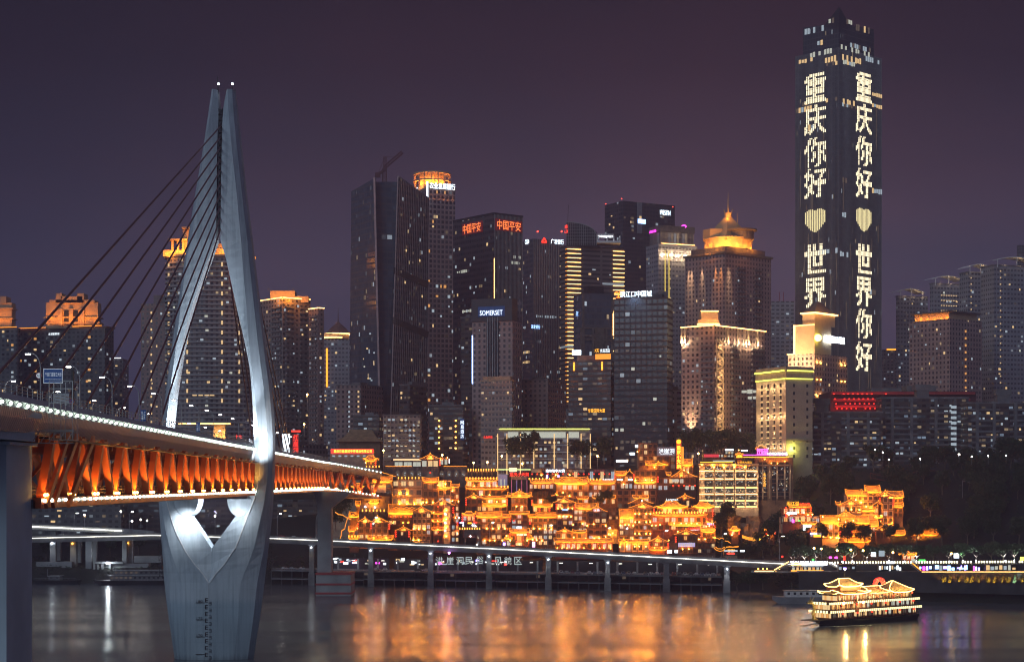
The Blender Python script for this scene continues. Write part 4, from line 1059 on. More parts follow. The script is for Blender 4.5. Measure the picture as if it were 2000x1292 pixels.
for k in range(5): lamp('POINT', onface(o, 1, (.1 + .2 * k) * o.faces[1][2], o.top - 8.5, 2.2), 2200, WARM, .4, name='facade_floodlight')
# ---- ornate tower with golden pyramid crown and spire
o = tower('grand_tower', 'massive stone tower with golden lit pyramid crown and tall spire', 'tower', 1338, 1416, 1506, 492, 1290, 42, F_['stone'])
for i in (0, 1): lit(o, i, 3.3, 3.4, 26, 'winc winw winc', .45, .5, .1, .95); ring(o, o.top - 1, 1.6, 1.6, M_['plaster'], 'cornice')
balconies(o, 1, .26, .42, 3.4, zhi=.96); balconies(o, 1, .62, .78, 3.4, zhi=.96)
for s, tw in ((.10, 1), (.17, 1), (.43, 1), (.78, 0), (.9, 0)):
    c = onface(o, 0, s * o.faces[0][2], o.top - 4, 1.5); lamp('SPOT', c, 14000, WARM if tw else (1, .42, .1), .3, c + Vector((0, 0, -40)) - Vector((*o.faces[0][3], 0)) * 1.0, 24, 1, 'wall_washer')
for s in (.06, .1): 
    c = onface(o, 1, s * o.faces[1][2], o.top - 4, 1.5); lamp('SPOT', c, 12000, WARM, .3, c + Vector((0, 0, -40)), 24, 1, 'wall_washer')
cc = sum(o.p, Vector((0, 0))) / 4; cx, cyy = cc; Yk = cyy
goldst = material('gold_stone', (.48, .36, .20), .6, var=.12)
mb = MB(); sq = lambda f: [cc + (q - cc) * f for q in o.p]
mb.prism(sq(.86), o.top, o.top + 5); mb.build('attic', M_['stone'], o.root)
mb = MB(); mb.cyl(cc, 17.5, o.top + 5, o.top + 13, 24); mb.cyl(cc, 18.6, o.top + 12.4, o.top + 13.4, 24); mb.build('crown_drum', goldst, o.root)
mb = MB(); mb.cyl((cx - 10, cyy - 2), 9, o.top + 13, o.top + 20, 6); mb.build('crown_box', goldst, o.root)
zt = o.top + 14; bx_ = PX(1422, Yk); hw = (PX(1470, Yk) - PX(1374, Yk)) / 2
mb = MB(); pk = (bx_, cyy, PZ(424, Yk)); rg = []
for f, y in ((1, 474), (.74, 457), (.46, 440), (.2, 427)): rg.append([(bx_ + hw * f * a, cyy + hw * f * b, PZ(y, Yk)) for a, b in ((-1, -.2), (-.2, -1), (1, -.1), (.2, 1))])
rg.append([(bx_ + .8 * a, cyy + .8 * b, PZ(417, Yk)) for a, b in ((-1, -.2), (-.2, -1), (1, -.1), (.2, 1))])
mb.loft(rg); mb.build('pyramid_roof', goldst, o.root)
mb = MB(); mb.cyl((bx_ + 6, cyy - 8), 8, PZ(468, Yk), PZ(450, Yk), 12, .6); mb.tube([(bx_ + 6, cyy - 8, PZ(451, Yk)), (bx_ + 6, cyy - 8, PZ(420, Yk))], .4, 6, .1); mb.build('small_cone_roof', goldst, o.root)
mb = MB(); mb.cyl((bx_, cyy), 2.4, PZ(428, Yk), PZ(416, Yk), 8, 2.8)
for a in range(4): mb.bar((bx_ + 2.2 * math.cos(a * 1.57), cyy + 2.2 * math.sin(a * 1.57), PZ(418, Yk)), (bx_ + 3.2 * math.cos(a * 1.57), cyy + 3.2 * math.sin(a * 1.57), PZ(409, Yk)), .5)
mb.tube([(bx_, cyy, PZ(416, Yk)), (bx_, cyy, PZ(374, Yk))], .65, 8, .12); mb.build('spire', goldst, o.root)
mb = MB(); mb.loft([[(cx + 9 + r * math.cos(a), cyy - 7 + r * math.sin(a), o.top + 18 + dz) for a in (2 * math.pi * k / 24 for k in range(24))] for r, dz in ((9, -6), (9.2, 0), (11.5, .6), (11.5, 1.6), (4, 2.0))]); mb.build('round_canopy', M_['stone'], o.root)
for a in range(-170, 0, 24): lamp('POINT', (cx + 20.4 * math.cos(math.radians(a)), cyy + 20.4 * math.sin(math.radians(a)), o.top + 6.4), 4800, (1, .44, .06), .5, name='crown_floodlight')
for px, y, pw in ((1380, 482, 9000), (1392, 474, 9000), (1407, 468, 12000), (1425, 470, 12000), (1447, 472, 7000), (1465, 474, 5000), (1421, 424, 3500), (1430, 415, 1500)): lamp('POINT', P(px, y, Yk - 24 if y > 430 else Yk - 5), pw, (1, .48, .08), .6, name='crown_floodlight')
# ---- pale pair far behind
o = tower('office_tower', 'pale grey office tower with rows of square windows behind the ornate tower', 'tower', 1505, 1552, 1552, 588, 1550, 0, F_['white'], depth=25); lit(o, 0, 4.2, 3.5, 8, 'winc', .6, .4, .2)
mb = MB(); mb.bar(P(1522, 588, 1555), P(1522, 570, 1555), .5); mb.bar(P(1530, 588, 1555), P(1530, 570, 1555), .5); mb.build('mast', M_['redpaint'], o.root)
# ---- the tallest tower with its light message
o = tower('skyscraper', 'tallest dark skyscraper with vertical white light characters and hearts on both faces', 'tower', 1553, 1639, 1722, 92, 1400, 43, F_['wfc'])
cc = sum(o.p, Vector((0, 0))) / 4
fins(o, 0, 40, .45, .22, M_['steel']); fins(o, 1, 40, .45, .22, M_['steel'])
mb = MB(); sq = [cc + (q - cc) * .82 for q in o.p]; zt = PZ(34, 1400); zs = o.top
mb.prism(sq, zs, [zt, zt - 3, zt, zt]); mb.build('upper_shaft', F_['wfc'], o.root)
f0 = sq[1]; uL = (sq[0] - sq[1]).normalized(); uR = (sq[2] - sq[1]).normalized(); out = Vector((0, -1)) * .6
ap = Vector((*(f0 + out), PZ(9, 1400)))
mb = MB(); hw = 15.5
def pv(v, z): return Vector((v.x, v.y, z))
lft, rgt = f0 + uL * hw + out, f0 + uR * hw + out; bk = cc
zb_ = zt - 16
mb.face([pv(lft, zb_ + 13), pv(f0 + out, zb_ + 8), ap]); mb.face([pv(f0 + out, zb_ + 8), pv(rgt, zb_ + 13), ap]); mb.face([pv(lft, zb_ + 13), ap, pv(bk, zt)]); mb.face([pv(rgt, zb_ + 13), pv(bk, zt), ap])
mb.build('pyramid_tip', M_['dark'], o.root)
def crown_band(i, z, s0, s1, h, k, rise=0, base=None, dd=.5):
    a, b = (sq[i], sq[i + 1]) if base is None else (o.p[i], o.p[i + 1]); u = (b - a); w = u.length; u = u / w; n = Vector((u.y, -u.x)); rz = math.atan2(u.y, u.x)
    m = int((s1 - s0) * w / 2.6)
    for j in range(m):
        if RND() < .35: continue
        s = (s0 + (j + .5) / m * (s1 - s0)); q = a + u * (s * w) + n * dd; place('window', U_[k if RND() < .75 else random.choice(['winw', 'windim', 'winc'])], o.root, (q.x, q.y, z + rise * s + random.uniform(-.2, .2)), rz, (2.0, 1, h * random.choice((1, 1, .8))))
for i, z, s0, s1, h, k in ((0, PZ(44, 1400), .05, .6, 4.5, 'winc'), (0, PZ(34, 1400), .62, .98, 4, 'wing'), (1, PZ(34, 1400), .02, .36, 4, 'wing'), (1, PZ(40, 1400), .4, .98, 5, 'windim'), (0, PZ(72, 1400), .4, .75, 4, 'windim'), (1, PZ(78, 1400), .3, .9, 3.5, 'winc')): crown_band(i, z, s0, s1, h, k)
for i, y, s0, s1, h, k in ((0, 96, .35, .98, 4, 'wing'), (1, 91, .02, .75, 3.6, 'wing'), (0, 105, .02, .42, 3, 'winw'), (1, 101, .55, .98, 4, 'winc'), (0, 113, .55, .95, 5, 'winw'), (1, 110, .05, .5, 4.5, 'winw'), (0, 122, .5, .98, 3, 'winw'), (1, 119, .02, .55, 3.4, 'wing'), (0, 201, .02, .4, 4, 'winw'), (0, 192, .7, .98, 3, 'winw'), (1, 196, .02, .35, 4, 'winw'), (1, 203, .05, .5, 3, 'windim'), (1, 168, .75, 1, 3, 'winw'), (0, 190, .1, .3, 3, 'windim'), (1, 190, .75, 1, 3, 'winw'), (0, 240, .3, .45, 5, 'winc'), (1, 360, .7, 1, 4, 'winc'), (1, 418, 0, .2, 4, 'winc'), (0, 488, .55, .98, 4, 'winc'), (1, 495, 0, .2, 4, 'winc'), (1, 562, .7, .95, 4, 'windim'), (0, 520, .4, .7, 4, 'windim'), (1, 350, .05, .18, 4, 'windim')): crown_band(i, PZ(y, 1400), s0, s1, h, k, 0, 1, .6)
def cells_of(ch, nx, ny):
    v, f, d = text_mesh(ch); lo = v[:, :2].min(0); sz = v[:, :2].max(0) - lo; g = np.zeros((ny, nx), bool)
    tri = [v[list(t)][:, :2] for t in f]
    for j in range(ny):
        for i in range(nx):
            hit = False
            for sx, sy in ((.1, .5), (.5, .1), (.5, .5), (.5, .9), (.9, .5)):
                p = lo + sz * np.array([(i + sx) / nx, (j + sy) / ny])
                for a, b, c in tri:
                    if min(a[0], b[0], c[0]) > p[0] or max(a[0], b[0], c[0]) < p[0]: continue
                    d1 = (b[0]-a[0])*(p[1]-a[1]) - (b[1]-a[1])*(p[0]-a[0]); d2 = (c[0]-b[0])*(p[1]-b[1]) - (c[1]-b[1])*(p[0]-b[0]); d3 = (a[0]-c[0])*(p[1]-c[1]) - (a[1]-c[1])*(p[0]-c[0])
                    if (d1 >= 0 and d2 >= 0 and d3 >= 0) or (d1 <= 0 and d2 <= 0 and d3 <= 0): hit = True; break
                if hit: break
            g[j, i] = hit
    return g
def heart(nx, ny):
    g = np.zeros((ny, nx), bool)
    for j in range(ny):
        for i in range(nx):
            x = ((i + .5) / nx - .5) * 2.5; y = ((j + .5) / ny - .45) * 2.6
            g[j, i] = (x*x + y*y - 1)**3 - x*x*y**3 < 0
    return g
E_['msg'] = glow('message_led', (1, .86, .56), 2.1)
E_['msgh'] = glow('heart_led', (1, .84, .42), 1.3)
def message(i, frac, y, g, name, mat, w=21.5, h=23.5):
    a, u, wd, n, rz = o.faces[i]; ny, nx = g.shape; mb = MB(); cw, ch = w / nx, h / ny
    for c in range(nx):
        j = 0
        while j < ny:
            if not g[j, c]: j += 1; continue
            k = j
            while k < ny and g[k, c] and (name == 'light_heart' or k - j < 3): k += 1
            z0, z1 = PZ(y, 1415) - h / 2 + j * ch, PZ(y, 1415) - h / 2 + k * ch - .4
            q = onface(o, i, frac * wd - w / 2 + (c + .5) * cw, (z0 + z1) / 2, .62); mb.box(q, (cw * .5, .25, z1 - z0), rz); j = k
    return mb.build(name, mat, o.root)
for i, fr, seq in ((0, .47, [('重', 171), ('庆', 232), ('你', 296), ('好', 356), (None, 431), ('世', 504), ('界', 570)]), (1, .56, [('重', 167), ('庆', 228), ('你', 292), ('好', 355), (None, 428), ('世', 503), ('界', 567), ('你', 630), ('好', 694)])):
    for ch, y in seq:
        if ch: message(i, fr, y, cells_of(ch, 13, 17), 'light_character', E_['msg'])
        else: message(i, fr, y, heart(14, 26), 'light_heart', E_['msgh'], 24, 23)
for i in (0, 1):
    for k in range(26):
        s = random.uniform(.05, .95); z = PZ(random.uniform(210, 740), 1400); place('light_line', U_['windim'], o.root, onface(o, i, s * o.faces[i][2], z, .5), o.faces[i][4], (.5, 1, random.uniform(6, 30)))
# ---- stepped golden building in front of it
o = tower('hotel_tower', 'stepped golden floodlit building with blinding white roof sign below the skyscraper', 'tower', 1539, 1591, 1655, 690, 1180, 48, F_['stone'])
bg = material('pale_gold_stucco', (.46, .36, .24), .8, var=.12)
mb = MB(); c0, c1, c2 = o.p[0], o.p[1], o.p[2]; uL = (c0 - c1).normalized(); uR = (c2 - c1).normalized(); wl = (c0 - c1).length; wr = (c2 - c1).length
def quadp(a0, a1, b0, b1): return [c1 + uL * a1 + uR * b0, c1 + uL * a0 + uR * b0, c1 + uL * a0 + uR * b1, c1 + uL * a1 + uR * b1]
mb.prism(quadp(0, wl * .76, 0, wr * .5), o.top, PZ(634, 1180)); mb.build('upper_block', bg, o.root)
mb = MB(); mb.prism(quadp(0, wl * .45, 0, wr * .62), PZ(634, 1180), PZ(612, 1180)); mb.build('top_block', bg, o.root)
mb = MB(); mb.prism(quadp(-1.4, wl * .5, -1.4, wr * .66), PZ(612, 1180), PZ(609, 1180)); mb.build('eave', E_['gold'], o.root)
mb = MB(); q = quadp(0, wl * .45, 0, wr * .62); cc2 = sum(q, Vector((0, 0))) / 4; mb.prism(q, PZ(609, 1180), PZ(586, 1180), True, 0, [cc2 + (v - cc2) * .12 for v in q]); mb.build('pyramid_roof', M_['stone'], o.root)
mb = MB(); mb.prism(quadp(wl * .72, wl * .78, -.6, 0.3), o.top, PZ(632, 1180)); mb.prism(quadp(0, wl * .78, -.6, 0), PZ(634, 1180), PZ(632.6, 1180)); mb.prism(quadp(wl * .76, wl + .5, -.6, 0), o.top, o.top + .7); mb.build('led_strip', E_['gold'], o.root)
for k in range(7):
    for s in (.06, .17, .80, .91):
        z = o.top - 6 - k * 11
        place('wall_lamp', B_['bulbs'], o.root, onface(o, 1, s * o.faces[1][2], z, .5), 0, (2.0,) * 3)
        if k % 2 == 0: lamp('POINT', onface(o, 1, s * o.faces[1][2], z + 1, 1.0), 520, (1, .5, .14), .3, name='wall_floodlight')
for s in (.1, .5, .88): c = onface(o, 0, s * o.faces[0][2], PZ(700, 1180), 1.3); lamp('SPOT', onface(o, 0, s * o.faces[0][2], PZ(760, 1180), 9), 26000, (1, .62, .28), .5, c + Vector((0, 0, 14)), 60, 1, 'wall_washer')
for k in range(5): lamp('POINT', P(1570 + 12 * k, 604, 1166 + abs(k - 1) * 5), 2600, (1, .5, .1), .4, name='crown_floodlight')
lamp('POINT', P(1580, 645, 1168), 9000, (1, .48, .08), .4, name='crown_floodlight')
lit(o, 1, 3.3, 3.4, 20, 'winw windim', .5, .5, .1, .95, .25, .75)
face_text(o, 1, '金源国际大酒店', .55, PZ(663, 1195), 24, 4.6, glow('blinding_sign', (.78, .90, 1), 30.0), out=1.6)
mb = MB(); q = onface(o, 1, .04 * o.faces[1][2], PZ(660, 1183), 1.6); mb.ball(q, 2.4, 10, 6); mb.build('sign_emblem', glow('yellow_emblem', (1, .85, .1), 12), o.root)
# ---- front-row glass and apartment towers
o = tower('office_tower', 'bluish glass tower with pale stone cross-bars left of the black glass tower', 'tower', 1120, 1136, 1199, 572, 1110, 14, F_['glassblue'])
a, u, wd, n, rz = o.faces[1]; mb = MB()
for s, w in ((.02, 3), (.34, 1.2), (.42, 1.2), (.56, 6), (.68, 1.2), (.76, 1.2), (.98, 3)): mb.box(onface(o, 1, s * wd, (PZ(640, 1110) + o.z0) / 2, .3), (w, .8, PZ(640, 1110) - o.z0), rz)
for y in (640, 655, 663): mb.box(onface(o, 1, .5 * wd, PZ(y, 1110), .35), (wd, .9, 1.1), rz)
mb.box(onface(o, 1, .04 * wd, (o.top + PZ(640, 1110)) / 2, .3), (1.6, .8, o.top - PZ(640, 1110)), rz); mb.box(onface(o, 1, .96 * wd, (o.top + PZ(640, 1110)) / 2, .3), (1.6, .8, o.top - PZ(640, 1110)), rz)
mb.build('stone_frame', M_['stone'], o.root); rooftop(o, .5, 5, M_['dark'])
face_text(o, 0, '开放', .5, o.top - 12, 4, 3, E_['bsign'])
mb = MB(); 
for k in range(12): mb.box(onface(o, 1, 1.01 * wd, o.top - 3 - 8.2 * k, .6), (1.4, 1, .5), rz)
mb.build('led_strip', E_['gold'], o.root)
mb = MB(); mb.box(onface(o, 1, .985 * wd, PZ(632, 1110), .9), (1.2, .6, 14), rz); mb.build('wall_light', E_['gold'], o.root)
o = tower('inn_building', 'dark brick hotel block with orange roof sign and two amber wall washers', 'building', 1110, 1193, 1199, 704, 1060, 72, F_['bandd'])
lit(o, 0, 3, 3, 14, 'winw winc windim', .8, .5, .1, .9, .25, .8); rooftop(o, .6, 3.5, M_['brick'])
a, u, wd, n, rz = o.faces[0]
mb = MB(); mb.box(onface(o, 0, .82 * wd, o.top + 2.5, .2), (wd * .36, .4, 3.2), rz); mb.build('sign_panel', glow('orange_panel', (1, .32, .02), 1.6), o.root)
face_text(o, 0, '7天', .68, o.top + 6, 2.9, 2.2, E_['redyel']); face_text(o, 0, '优品酒店', .87, o.top + 6, 6.0, 2.2, E_['wsign'])
mb = MB(); mb.box(onface(o, 0, .24 * wd, o.top + 5, 4), (5.4, .6, 2.8), rz); mb.build('light_board', E_['wbright'], o.root)
face_text(o, 0, '华章国际大厦', .67, PZ(801, 1060), 10.5, 2.4, E_['redyel'])
for s in (.14, .80): mb = MB(); mb.box(onface(o, 0, s * wd, o.top - 3, .5), (.9, .5, 5), rz); mb.build('wall_light', E_['ledlow'], o.root); lamp('SPOT', onface(o, 0, s * wd, o.top - 1, 1.2), 3800, ORANGE, .3, onface(o, 0, s * wd, o.top - 25, 0), 30, 1, 'wall_washer')
o = tower('office_tower', 'black glass office tower with bright white roof letters and red ram emblem', 'tower', 1199, 1303, 1314, 580, 1050, 74, F_['darkg'])
lit(o, 0, 3.3, 3.6, 14, 'windim windim wing', .6, .5, .2, .95); lit(o, 0, 3.3, 3.6, 40, 'windim windim windim winw', .7, .6, .0, .2)
lit(o, 0, 3.3, 3.6, 0, 'wing', .9, .7, cells=[(24, 11), (24, 12), (25, 11), (25, 12), (23, 12)])
rooftop(o, .8, 2.2, M_['dark']); face_text(o, 0, '滨江口中国城', .42, o.top + 2.4, 19, 3.6, E_['wbright'], out=.6)
lamp('SPOT', onface(o, 0, .4 * o.faces[0][2], o.top + 3, 3), 9000, (.5, .72, 1), .6, onface(o, 0, .4 * o.faces[0][2], o.top - 18, 0), 120, 1, 'sign_light')
q = onface(o, 0, .09 * o.faces[0][2], o.top + 2.2, .7); mb = MB()
for s in (-1, 1): mb.tube([q + Vector((s * (1.15 - 1.1 * math.cos(t)), 0, .3 + 1.1 * math.sin(t))) for t in (math.pi * k / 8 for k in range(9))], .3, 5)
mb.bar(q + Vector((0, 0, .6)), q + Vector((0, 0, -1.6)), .6); mb.box(q + Vector((0, 0, -1.6)), (2.2, .4, .5)); mb.build('ram_emblem', glow('orange_neon', (1, .2, .02), 5), o.root)
mb = MB(); mb.bx(PX(1288, 1055), PX(1304, 1055), 1056, 1066, o.top, o.top + 4); mb.build('plant_room', M_['concd'], o.root)
o = tower('apartment_tower', 'brown apartment tower with golden crown and zigzag braced light shaft down its middle', 'tower', 1331, 1395, 1494, 634, 1030, 50, F_['apartb'])
for i in (0, 1): lit(o, i, 3.2, 3.1, 26, 'winc winc winw', .45, .5, .05, .92)
balconies(o, 0, .62, .98, 3.1, zhi=.92); balconies(o, 1, .32, .46, 3.1, zhi=.92); balconies(o, 1, .72, .95, 3.1, zhi=.92)
for i in (0, 1):
    a, u, wd, n, rz = o.faces[i]; strip_on(o, i, o.top - .3, E_['gold'], .6, 0, 1, .9); mb = MB()
    for s in ((.03, .13) if i == 0 else (.25, .45, .6, .66, .84)):
        mb.box(onface(o, i, s * wd, o.top - 5, .4), (1.4, .8, 9), rz); lamp('POINT', onface(o, i, s * wd, o.top - 9, 1.6), 1600, WARM, .3, name='facade_floodlight')
    mb.build('pilaster', M_['plaster'], o.root)
mb = MB(); mb.bx(PX(1364, 1030), PX(1405, 1030), 1030, 1046, o.top, PZ(624, 1030)); mb.bx(PX(1370, 1030), PX(1403, 1030), 1031, 1046, PZ(624, 1030), PZ(607, 1030)); mb.build('crown', crownm, o.root)
mb = MB(); mb.bx(PX(1362, 1030), PX(1406, 1030), 1029.4, 1030, PZ(634, 1030), PZ(631.5, 1030)); mb.bx(PX(1369, 1030), PX(1404, 1030), 1030.4, 1031, PZ(608, 1030), PZ(606, 1030)); mb.build('led_strip', E_['gold'], o.root)
for px in (1372, 1386, 1400): lamp('POINT', P(px, 626, 1026), 2600, (1, .58, .2), .4, name='crown_floodlight')
a, u, wd, n, rz = o.faces[1]; mb = MB(); w0, w1 = .02, .15; zl, zh = PZ(858, 1030), o.top - 8
for s in (w0, w1): mb.box(onface(o, 1, s * wd, (zl + zh) / 2, .9), (.6, .6, zh - zl), rz)
for k in range(13):
    z = zl + (zh - zl) * k / 13; z2 = zl + (zh - zl) * (k + .5) / 13; z3 = zl + (zh - zl) * (k + 1) / 13
    mb.bar(onface(o, 1, w0 * wd, z, .9), onface(o, 1, w1 * wd, z2, .9), .7); mb.bar(onface(o, 1, w1 * wd, z2, .9), onface(o, 1, w0 * wd, z3, .9), .7)
mb.build('bracing', M_['plaster'], o.root)
for k in range(7): lamp('POINT', onface(o, 1, .085 * wd, zl + 4 + (zh - zl) * k / 7, 3.2), 1500, (1, .62, .26), .3, name='shaft_light')
c = onface(o, 0, .3 * o.faces[0][2], PZ(852, 1030), 4); lamp('SPOT', c, 9000, (1, .62, .3), .4, onface(o, 0, .3 * o.faces[0][2], PZ(800, 1030), 0), 60, 1, 'wall_washer')
o = tower('hotel_building', 'cream hotel with rows of lit windows and glowing lime cornice', 'building', 1477, 1535, 1587, 738, 1000, 22, material('cream_stucco', (.42, .36, .28), .8, var=.1))
for i in (0, 1):
    strip_on(o, i, o.top + 4.2, E_['lime'], .7, 0, 1, 1.2); strip_on(o, i, o.top - .2, E_['lime'], .5, 0, 1, .5)
ring(o, o.top, 4, .5, M_['plaster'], 'attic'); ring(o, o.top + 4, 1.4, 1.4, M_['plaster'], 'cornice'); ring(o, o.top + 5.4, 1.2, .4, M_['plaster'], 'parapet')
a, u, wd, n, rz = o.faces[0]
for r in range(11):
    for c in range(4):
        z = o.top - 3.6 - r * 3.45; s = (.2 + .21 * c) * wd
        place('window', U_['glassd'], o.root, onface(o, 0, s, z, 0), rz, (1.6, 1, 2.0)); 
        if r: place('window_light', U_['gold'], o.root, onface(o, 0, s, z + 1.45, .25), rz, (2.5, 1.6, .3))
a1 = o.faces[1]
for r in range(10):
    for c in range(2): place('window', U_['glassd'], o.root, onface(o, 1, (.3 + .5 * c) * a1[2], o.top - 4 - r * 4.4, 0), a1[4], (1.2, 1, 1.8))
for s in (.1, .32, .53, .74, .94):
    for z in (.35, .66, .95): lamp('POINT', onface(o, 0, s * wd, o.z0 + 8 + (o.top - o.z0 - 10) * z, 2.2), 420, (1, .6, .26), .3, name='facade_floodlight')
lamp('POINT', onface(o, 1, .2 * a1[2], PZ(876, 1000), 2), 1600, (.9, .9, .15), .3, name='facade_floodlight')
ring(o, PZ(860, 1000), 1.0, 1.0, M_['plaster'], 'string_course')
# ---- right group
def roof_arc(o, i, s0, s1, rise, mat, name='curved_roof'):
    a, u, wd, n, rz = o.faces[i]; mb = MB(); pts = [onface(o, i, (s0 + (s1 - s0) * k / 10) * wd, o.top + 3 + rise * math.sin(math.pi * k / 10), 1.5) for k in range(11)]; back = [p - Vector((n.x, n.y, 0)) * 16 for p in pts]
    for p, q, r, s in zip(pts, pts[1:], back[1:], back): mb.face([p, q, r, s]); mb.face([p - Vector((0, 0, .6)), q - Vector((0, 0, .6)), q, p])
    for k in (1, 5, 9): mb.bar(pts[k] - Vector((0, 0, 3 + rise)), pts[k], .5)
    return mb.build(name, mat, o.root)
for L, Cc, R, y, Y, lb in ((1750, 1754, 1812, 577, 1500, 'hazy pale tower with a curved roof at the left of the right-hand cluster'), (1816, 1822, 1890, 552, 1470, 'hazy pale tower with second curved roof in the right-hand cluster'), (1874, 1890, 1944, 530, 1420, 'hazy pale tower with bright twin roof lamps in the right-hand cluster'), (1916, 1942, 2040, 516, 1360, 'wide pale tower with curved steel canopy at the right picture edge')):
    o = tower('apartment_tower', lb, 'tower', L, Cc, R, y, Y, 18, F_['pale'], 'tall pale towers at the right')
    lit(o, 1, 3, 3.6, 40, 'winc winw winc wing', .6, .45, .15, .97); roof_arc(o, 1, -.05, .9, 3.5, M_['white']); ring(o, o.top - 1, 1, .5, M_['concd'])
    for s in (.2, .5, .8): lamp('POINT', onface(o, 1, s * o.faces[1][2], o.top + 1.5, .5), 900, WARM, .3, name='roof_light')
    if Y < 1440:
        for k in range(18): place('facade_lamp', U_['winw'], o.root, onface(o, 1, .12 * o.faces[1][2], o.top - 5 - k * 5, .3), o.faces[1][4], (.8, 1, .8))
    if Y == 1470:
        for r in range(6):
            for c in range(7): place('window', U_['winw'], o.root, onface(o, 1, (.25 + .07 * c) * o.faces[1][2], o.top - 10 - r * 4.2, .1), o.faces[1][4], (1.1, 1, .8))
o = tower('apartment_tower', 'distant dark tower top with red beacon at the right picture edge', 'tower', 1986, 1992, 2040, 478, 1700, 20, F_['apart'])
o = tower('apartment_tower', 'pinkish apartment tower with glowing orange rooftop colonnade in front of the right-hand cluster', 'tower', 1776, 1855, 1918, 622, 1260, 38, F_['stone'])
for i in (0, 1): lit(o, i, 3.3, 3.4, 16, 'winw winc', .45, .5, .1, .95)
cc = sum(o.p, Vector((0, 0))) / 4; mb = MB(); mb.prism([cc + (q - cc) * .85 for q in o.p], o.top, o.top + 5.0); mb.build('attic', crownm, o.root)
mb = MB(); mb.prism([cc + (q - cc) * .98 for q in o.p], o.top + 5.0, o.top + 6.0); mb.build('roof_slab', M_['stone'], o.root)
for k in range(6): lamp('POINT', onface(o, 0, (.08 + .16 * k) * o.faces[0][2], o.top + 1.0, -.8), 1600, (1, .42, .04), .4, name='crown_floodlight')
for k in range(14): place('facade_lamp', U_['wino'], o.root, onface(o, 1, .48 * o.faces[1][2], o.top - 8 - k * 5, .3), o.faces[1][4], (1.6, 1, 1.6))
o = tower('office_building', 'distant low block with lit roof edge right of the skyscraper', 'building', 1724, 1750, 1750, 682, 1600, 0, F_['apart'], depth=20); strip_on(o, 0, o.top, E_['ledlow'], 1.2, .3, 1, .3); lit(o, 0, 3.4, 3.1, 10, 'winc', .5, .5, .2)
# ---- dark slabs on the hill at the right
o = tower('museum', 'long dark red stepped museum with rows of red lamps above the dark flats', 'building', 1622, 1906, 1906, 764, 1090, 0, material('dark_red_metal', (.085, .025, .032), .5, .2), depth=40, zb=62)
mb = MB()
for k in range(6): mb.bx(PX(1624 + 3 * k, 1088), PX(1904 - 10 * k, 1088), 1087 - .6 * (k % 2), 1089, PZ(770 + 13 * k, 1088), PZ(765 + 13 * k, 1088))
mb.build('louvre', M_['redpaint'], o.root)
for k in range(7):
    n_ = 26 - 5 * (k // 2)
    for j in range(12 - k):
        if RND() < .85: place('red_lamp', U_['rl'], o.root, (PX(1628 + 9.2 * j + 2 * k, 1088), 1086.2, PZ(769 + 9.5 * k, 1088)), 0, (.9, 1, .5))
lamp('AREA', P(1670, 800, 1078), 2600, (1, .03, .03), 30, P(1670, 790, 1092), name='museum_light', sy=8)
mb = MB(); mb.bx(PX(1702, 1100), PX(1760, 1100), 1100, 1115, PZ(766, 1100), PZ(757, 1100)); mb.bx(PX(1772, 1100), PX(1828, 1100), 1100, 1115, PZ(766, 1100), PZ(752, 1100)); mb.build('roof_block', M_['concd'], o.root)
flatm = facade('dark_balcony_flats', (.075, .062, .06), (.05, .05, .058), 2.6, 3.1, .86, .46, .06, ls=.4, tone=.95, cool=(.55, .75, 1))
for L, R, y, Y, lb, nl in ((1545, 1724, 806, 1030, 'dark slab of flats with pale ribbon windows beside the cream hotel', 46), (1722, 1892, 778, 1045, 'dark slab of flats with one column of bluish lit balconies on the hill', 40), (1890, 2040, 788, 1020, 'dark slab of flats with roof tower at the right picture edge', 44)):
    o = tower('apartment_building', lb, 'building', L, R, R, y, Y, 0, flatm, depth=16)
    lit(o, 0, 2.6, 3.1, nl, 'winc windim windim winw', .84, .42, .1, .97); balconies(o, 0, .04, .42, 3.1, .9); balconies(o, 0, .55, .96, 3.1, .9)
    mb = MB()
    for s in (.12, .34, .62, .84): mb.box(onface(o, 0, s * o.faces[0][2], (o.top + o.z0) / 2, .7), (1.6, 1.5, o.top - o.z0))
    mb.build('stair_tower', M_['concd'], o.root); ring(o, o.top, 1.0, .3, M_['concd'], 'parapet')
    if L == 1722:
        for k in range(9): place('window', U_['winc'], o.root, onface(o, 0, .82 * o.faces[0][2], o.top - 5 - k * 3.1, 1.5), 0, (3.2, 1, 1.6))
    mb = MB(); x = (L + R) / 2 if L > 1600 else 1610
    mb.bx(PX(x - 14, Y), PX(x + 10, Y), Y + 3, Y + 10, o.top + 1, o.top + 5); mb.bx(PX(x - 17, Y), PX(x + 13, Y), Y + 2.5, Y + 10.5, o.top + 5, o.top + 8.5); mb.build('roof_tower', M_['concd'], o.root)
